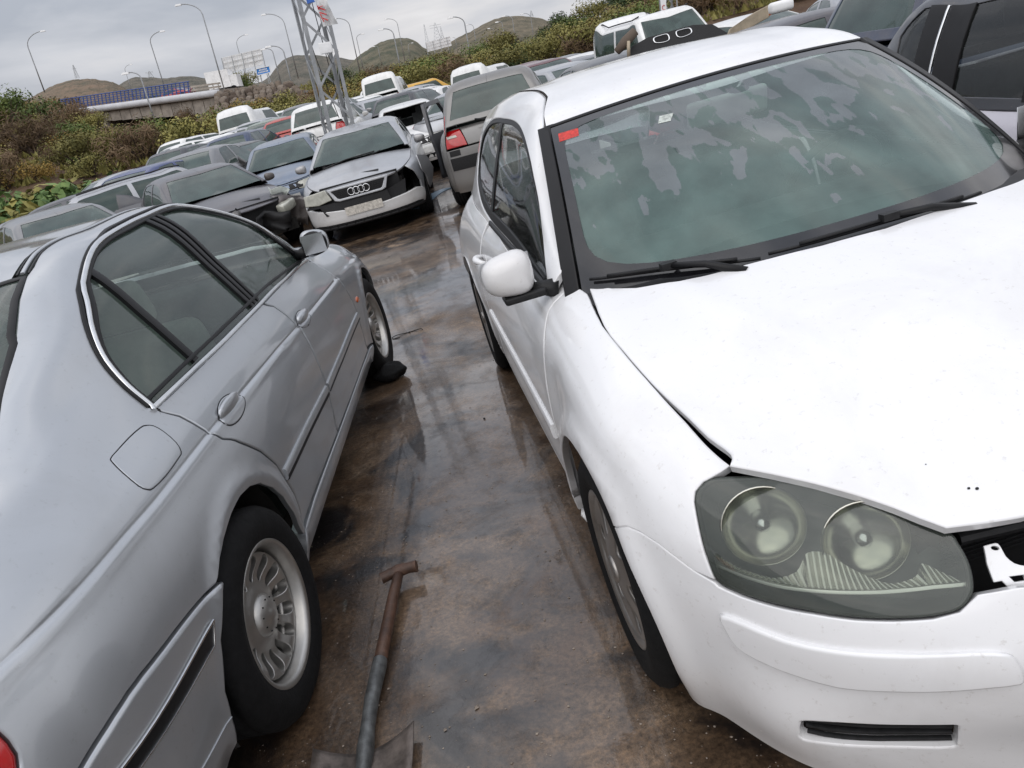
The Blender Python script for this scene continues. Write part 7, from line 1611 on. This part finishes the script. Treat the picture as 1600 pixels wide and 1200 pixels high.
for (b0, tp, hd_, d, lab) in LAMPS:
    P = at(*b0, d); vp_dir = None
    H = hypot(tp[0] - b0[0], tp[1] - b0[1]) * P.length / F_PX * .93; sgn = 1 if hd_[0] > tp[0] else -1
    hdx = hypot(hd_[0] - tp[0], hd_[1] - tp[1]) * P.length / F_PX
    o = thing('street_lamp', 'grey street lamp ' + lab, 'street lamp'); o.location = P; plumb(o)
    k = .062 if d < 120 else .055
    pts = [(0, 0, -1), (0, 0, H * .5), (0, 0, H)] + [(sgn * hdx * (1 - cos(a)), 0, H + hdx * .62 * sin(a)) for a in np.linspace(.3, 1.45, 7)]
    MB().tube(pts, k, 6, [k * 1.35, k * 1.1, k] + [k * .8] * 7).obj('pole', M_GALV, o, True)
    e = pts[-1]; MB().box((e[0] + sgn * .28, 0, e[2] - .03), (.65, .26, .16), top=.7).obj('lantern', M_WHITEB, o)

# ---- billboards seen from behind, road sign, distant masts
def billboard(c, d, lab, nx, ny, legs=True):
    P = [at(*q, d) for q in c]; o = thing('billboard', lab, 'billboard'); o.location = P[0]
    ex = (P[1] - P[0]) / nx; ez = (P[3] - P[0]) / ny; nrm = ex.cross(ez).normalized()
    base = MB().add([Vector((0, 0, 0)), ex, ex + ez, ez], [(0, 1, 2, 3)]) 
    for i in range(nx):
        for j in range(ny):
            q = ex * i + ez * j; g = .035; mb = MB(); a = q + ex * g + ez * g; b_ = q + ex * (1 - g) + ez * g; c_ = q + ex * (1 - g) + ez * (1 - g); dd = q + ex * g + ez * (1 - g)
            mb.add([a, b_, c_, dd, a + nrm * .08, b_ + nrm * .08, c_ + nrm * .08, dd + nrm * .08], [(0, 1, 2, 3), (7, 6, 5, 4), (0, 4, 5, 1), (1, 5, 6, 2), (2, 6, 7, 3), (3, 7, 4, 0)]); mb.obj('panel', M_WHITEB, o)
    for j in range(ny + 1): MB().bar(ez * j - nrm * .2, ex * nx + ez * j - nrm * .1, .045, 4).obj('beam', M_WHITEB, o)
    for i in range(0, nx + 1, 2):
        a = ex * i; b_ = ex * i + ez * ny; MB().bar(a - nrm * .3, b_ - nrm * .3 - UPV * 5, .06, 4).obj('leg', M_GALV, o)
    return o
billboard([(347, 91), (409, 76), (413, 101), (350, 115)], 104, 'big white billboard seen from behind, above the bridge and lorry', 8, 3)
billboard([(665, 67), (703, 57), (705, 73), (668, 81)], 150, 'small white billboard seen from behind, in front of the middle hills', 7, 3)
P = [at(*q, 92) for q in ((400, 108), (421, 103), (422, 113), (402, 118))]
sg_ = thing('road_sign', 'blue motorway direction sign with two white lines of lettering', 'road sign'); sg_.location = P[0]
ex = P[1] - P[0]; ez = P[3] - P[0]; nn = ex.cross(ez).normalized()
M_SIGNB = plain('sign_blue', (.03, .22, .62), .5, var=.05); 
def quad3(a, b_, c_, d_, th=.05): return MB().add([a, b_, c_, d_, a + nn * th, b_ + nn * th, c_ + nn * th, d_ + nn * th], [(0, 1, 2, 3), (7, 6, 5, 4), (0, 4, 5, 1), (1, 5, 6, 2), (2, 6, 7, 3), (3, 7, 4, 0)])
O0 = Vector((0, 0, 0)); quad3(O0, ex, ex + ez, ez).obj('board', M_SIGNB, sg_)
fr_ = MB()
for a, b_ in ((O0, ex), (ex, ex + ez), (ex + ez, ez), (ez, O0)): fr_.bar(a - nn * .03, b_ - nn * .03, .05, 4)
fr_.obj('border', M_WHITEB, sg_)
for j, (x0, x1) in enumerate(((.20, .80), (.12, .88))):
    n_ = 6 + j
    for i in range(n_):
        a = x0 + (x1 - x0) * i / n_; b2 = a + (x1 - x0) / n_ * .7; y0_, y1_ = .2 + .34 * j, .42 + .34 * j
        for s_ in (-.03,): MB().add([ex * a + ez * y0_ - nn * .03, ex * b2 + ez * y0_ - nn * .03, ex * b2 + ez * y1_ - nn * .03, ex * a + ez * y1_ - nn * .03], [(0, 1, 2, 3)]).obj('letter', M_WHITEB, sg_)
for f_ in (.2, .8): MB().bar(ex * f_ + ez + nn * .1, ex * f_ + ez - UPV * 2.2, .06, 5).obj('post', M_GALV, sg_)
def mast(px, py0, py1, d, lab, w=1.2, arms=2):
    P = at(px, py0, d); H = abs(py0 - py1) * d / F_PX; o = thing('pylon', lab, 'pylon'); o.location = P; plumb(o); mb = MB()
    for sx_, sy_ in ((1, 1), (1, -1), (-1, 1), (-1, -1)): mb.bar((sx_ * w, sy_ * w, 0), (sx_ * w * .15, sy_ * w * .15, H), d * .00022, 4)
    for i in range(5):
        a = i / 5; b_ = (i + 1) / 5; wa = w * (1 - .85 * a); wb = w * (1 - .85 * b_); mb.bar((-wa, -wa, a * H), (wb, -wb, b_ * H), d * .00016, 4); mb.bar((wa, -wa, a * H), (-wb, -wb, b_ * H), d * .00016, 4)
    for i in range(arms): z_ = H * (.72 + .14 * i); mb.bar((-w * 1.6, 0, z_), (w * 1.6, 0, z_), d * .0002, 4)
    mb.obj('frame', M_GALV, o)
mast(684, 62, 40, 600, 'electricity pylon behind the small billboard, tallest of three', 2.6)
mast(668, 68, 43, 650, 'thin mast left of the pylon behind the small billboard', 1.2, 0); mast(692, 62, 46, 650, 'thin mast right of the pylon behind the small billboard', 1.2, 0)
mast(236, 122, 113, 900, 'small pylon on the dark hill left of the bridge lamps', 2.5); mast(831, 26, 18, 800, 'small mast on the summit of the right-hand hill', 1.5, 0)
mast(121, 122, 105, 900, 'slender mast on the reddish hill', 1.6, 1)

# ---- guard rail along the road on the slope
gr_ = thing('guard_rail', 'grey guard rail following the road across the scrubby slope', 'guard rail'); g0 = land_at(478, 84); gr_.location = g0
pts = [land_at(px, 84 - (px - 478) * .02) + Vector((0, 0, .6)) - g0 for px in range(478, 680, 12)]
for a, b_ in zip(pts[:-1], pts[1:]): MB().flatbar(a, b_, .05, .28).obj('rail', M_GALV, gr_)
for p in pts[::2]: MB().bar(p - Vector((0, 0, .9)), p, .05, 4).obj('post', M_GALV, gr_)

# ---- lattice tower by the ringed saloon, with its banner and floodlight box
def lattice(name, lab, P, H, w, n, r, twist=.35):
    o = thing(name, lab, 'tower'); o.location = P; e = R_UP.to_euler(); o.matrix_world = Matrix.Translation(P) @ R_UP @ Matrix.Rotation(twist, 4, 'Z'); o.rotation_euler = (R_UP @ Matrix.Rotation(twist, 4, 'Z')).to_euler()
    cs = [(-w / 2, -w / 2), (w / 2, -w / 2), (w / 2, w / 2), (-w / 2, w / 2)]
    for cx_, cy_ in cs:
        mb = MB(); s = 1 if cx_ > 0 else -1; s2 = 1 if cy_ > 0 else -1; t_ = r * 2.2
        mb.flatbar((cx_, cy_ - s2 * t_ / 2, 0), (cx_, cy_ - s2 * t_ / 2, H), .008, t_, (0, 1, 0)); mb.flatbar((cx_ - s * t_ / 2, cy_, 0), (cx_ - s * t_ / 2, cy_, H), t_, .008, (0, 1, 0)); mb.obj('leg', M_GALV, o)
    for i in range(n):
        z0 = .25 + (H - .3) * i / n; z1 = .25 + (H - .3) * (i + 1) / n
        for f_ in range(4):
            a, b_ = cs[f_], cs[(f_ + 1) % 4]; p0, p1 = ((a, b_) if (i + f_) % 2 else (b_, a)); MB().flatbar((p0[0], p0[1], z0), (p1[0], p1[1], z1), r * 1.5, .008, (a[0] + b_[0], a[1] + b_[1], .01)).obj('brace', M_GALV, o)
    return o
q = at(531, 205, 17.2); base = q - UPV * (q.z / UPV.z) 
base = base - UPV * (-gz(0, 17) ) * 0
tw_ = lattice('lattice_tower', 'galvanised steel lattice tower with hanging banner behind the ringed saloon', base, 7.5, .56, 11, .031)
M_CLOTH = plain('white_cloth', (.66, .66, .66), .85, var=.08, scale=4); M_RDP = plain('red_marker', (.50, .03, .03), .7)
def onp(px, py, d): return at(px, py, d)
bn = thing('banner', 'white cloth banner with red painted strokes tied to the lattice tower', 'banner')
Pb = onp(492, -40, 16.6); bn.location = Pb
q4 = [onp(486, -50, 16.6), onp(500, -50, 16.6), onp(528, 36, 16.5), onp(522, 48, 16.7), onp(505, 41, 16.7)]
grid = []; nI, nJ = 14, 6
l_ = [onp(484, -50, 16.7), onp(494, 8, 16.7), onp(505, 42, 16.7)]; r__ = [onp(499, -50, 16.6), onp(513, 8, 16.4), onp(528, 37, 16.45)]
def pl(a, s): return a[0].lerp(a[1], s * 2) if s < .5 else a[1].lerp(a[2], s * 2 - 1)
V = [pl(l_, i / nI).lerp(pl(r__, i / nI), j / nJ) + Vector((0, .04 * sin(i * 1.1 + j * 1.9), 0)) - Pb for i in range(nI + 1) for j in range(nJ + 1)]
F = [(i * (nJ + 1) + j, i * (nJ + 1) + j + 1, (i + 1) * (nJ + 1) + j + 1, (i + 1) * (nJ + 1) + j) for i in range(nI) for j in range(nJ)]
link('cloth', meshd('cloth', V, F, True), M_CLOTH, bn)
def stroke(a, b_, w=.022):
    A1 = pl(l_, a[0]).lerp(pl(r__, a[0]), a[1]) - Pb + Vector((0, -.07, 0)); B1 = pl(l_, b_[0]).lerp(pl(r__, b_[0]), b_[1]) - Pb + Vector((0, -.07, 0)); MB().flatbar(A1, B1, .006, w, (1, 0, .3)).obj('painted_stroke', M_RDP, bn)
for a, b_ in (((.52, .12), (.62, .12)), ((.56, .15), (.53, .55)), ((.57, .15), (.63, .6)), ((.68, .1), (.74, .55)), ((.72, .12), (.78, .15)), ((.80, .1), (.88, .5)), ((.84, .15), (.90, .2))): stroke(a, b_)
fb2 = thing('junction_box', 'pale grey box bolted to the lattice tower below the banner', 'box'); pB = onp(509, 75, 16.75); fb2.location = pB; fb2.rotation_euler = R_UP.to_euler()
rounded_box('casing', (0, 0, 0), (.25, .10, .20), M_WHITEB, fb2, .01); MB().bar((0, .0, -.10), (.05, .05, -.3), .008, 5).obj('cable', M_SEAL, fb2)
bf_ = thing('blue_bag', 'blue plastic sheet tied high on the lattice tower', 'sheet'); pB = onp(485, 1, 16.7); bf_.location = pB; MB().box((0, 0, .1), (.15, .06, .28), top=.8).obj('sheet', plain('blue_sheet', (.03, .12, .45), .5), bf_)
cb = thing('cable', 'slack black cables hanging inside the lattice tower', 'cable'); cb.location = base
for k in range(3):
    a = UPV * 6.5 + Vector((-.15 + .12 * k, 0, 0)); b_ = UPV * 1.6 + Vector((.05 + .08 * k, 0, 0)); MB().tube([a.lerp(b_, s) + Vector((.18 * sin(pi * s) * (k - 1), 0, 0)) for s in np.linspace(0, 1, 12)], .009, 5).obj('strand', M_SEAL, cb)
q = at(1046, 27, 30); tw2 = lattice('far_lattice_tower', 'distant lattice tower carrying a white board above the white roof', q - UPV * q.z * 1.0, 6.0, .5, 8, .022, .1)
bd = thing('lettered_board', 'white board with a red curved letter on the distant lattice tower', 'sign'); bd.location = at(1037, 12, 29.6); plumb(bd); MB().box((0, 0, 0), (.20, .03, .62)).obj('board', M_WHITEB, bd)
cm = MB().tube([(.05 * cos(a), -.025, .08 * sin(a)) for a in np.linspace(.8, 5.5, 14)], .012, 5); cm.obj('letter', M_RDP, bd)

# ---- loose things lying on roofs above the white hatchback
M_TAN = plain('weathered_tan', (.36, .30, .22), .7, var=.3, scale=5)
lb = thing('loose_bumper', 'tan bumper with an orange lamp lying on the roofs behind the white hatchback', 'car part'); lb.scale = (.7, .7, .7); lb.location = at(1172, 34, 9.2)
BSK = FSkin(lambda u, v: np.stack([u, .12 * u * u * 3 + 0 * v, v + .02 * u], -1))
o = panel('shell', BSK, [(-.42, -.10), (-.3, -.16), (.30, -.02), (.42, .10), (.40, .18), (.1, .12), (-.36, -.02)], M_TAN, lb, h=.06, thick=.02, roll=.008); 
MB().box((.36, -.03, .06), (.10, .05, .09)).obj('lamp', M_ORANGE, lb)
rl_ = thing('rolled_mat', 'grey-brown rolled mat leaning on the dark raised bonnet', 'mat'); rl_.location = at(978, 68, 9.2)
MB().tube([(-.12, 0, -.06), (0, 0, .02), (.13, 0, .10)], .055, 10, [.04, .06, .05]).obj('roll', M_ROCK[0], rl_, True); MB().tube([(-.01, -.05, -.16), (.02, -.05, .02)], .02, 8).obj('end', M_TAN, rl_, True)
for nm, px, py, d, s in (('headrest_pile', 1268, 10, 8.9, .10),):
    o = thing('loose_headrest', 'white foam headrest lying on the roof left of the green windscreen', 'headrest'); o.location = at(px - 48, 10, d); rounded_box('pad', (0, 0, 0), (.26, .14, .12), M_WHITEB, o, .04)
# ---------------------------------------------------------------- turn the whole place by its slope
for o in list(COL.objects):
    if o.parent is None and o.type in ('MESH', 'EMPTY') and o.name != 'camera':
        o.matrix_world = R_SLOPE @ (Matrix.LocRotScale(o.location, o.rotation_euler if o.rotation_mode != 'QUATERNION' else o.rotation_quaternion, o.scale))
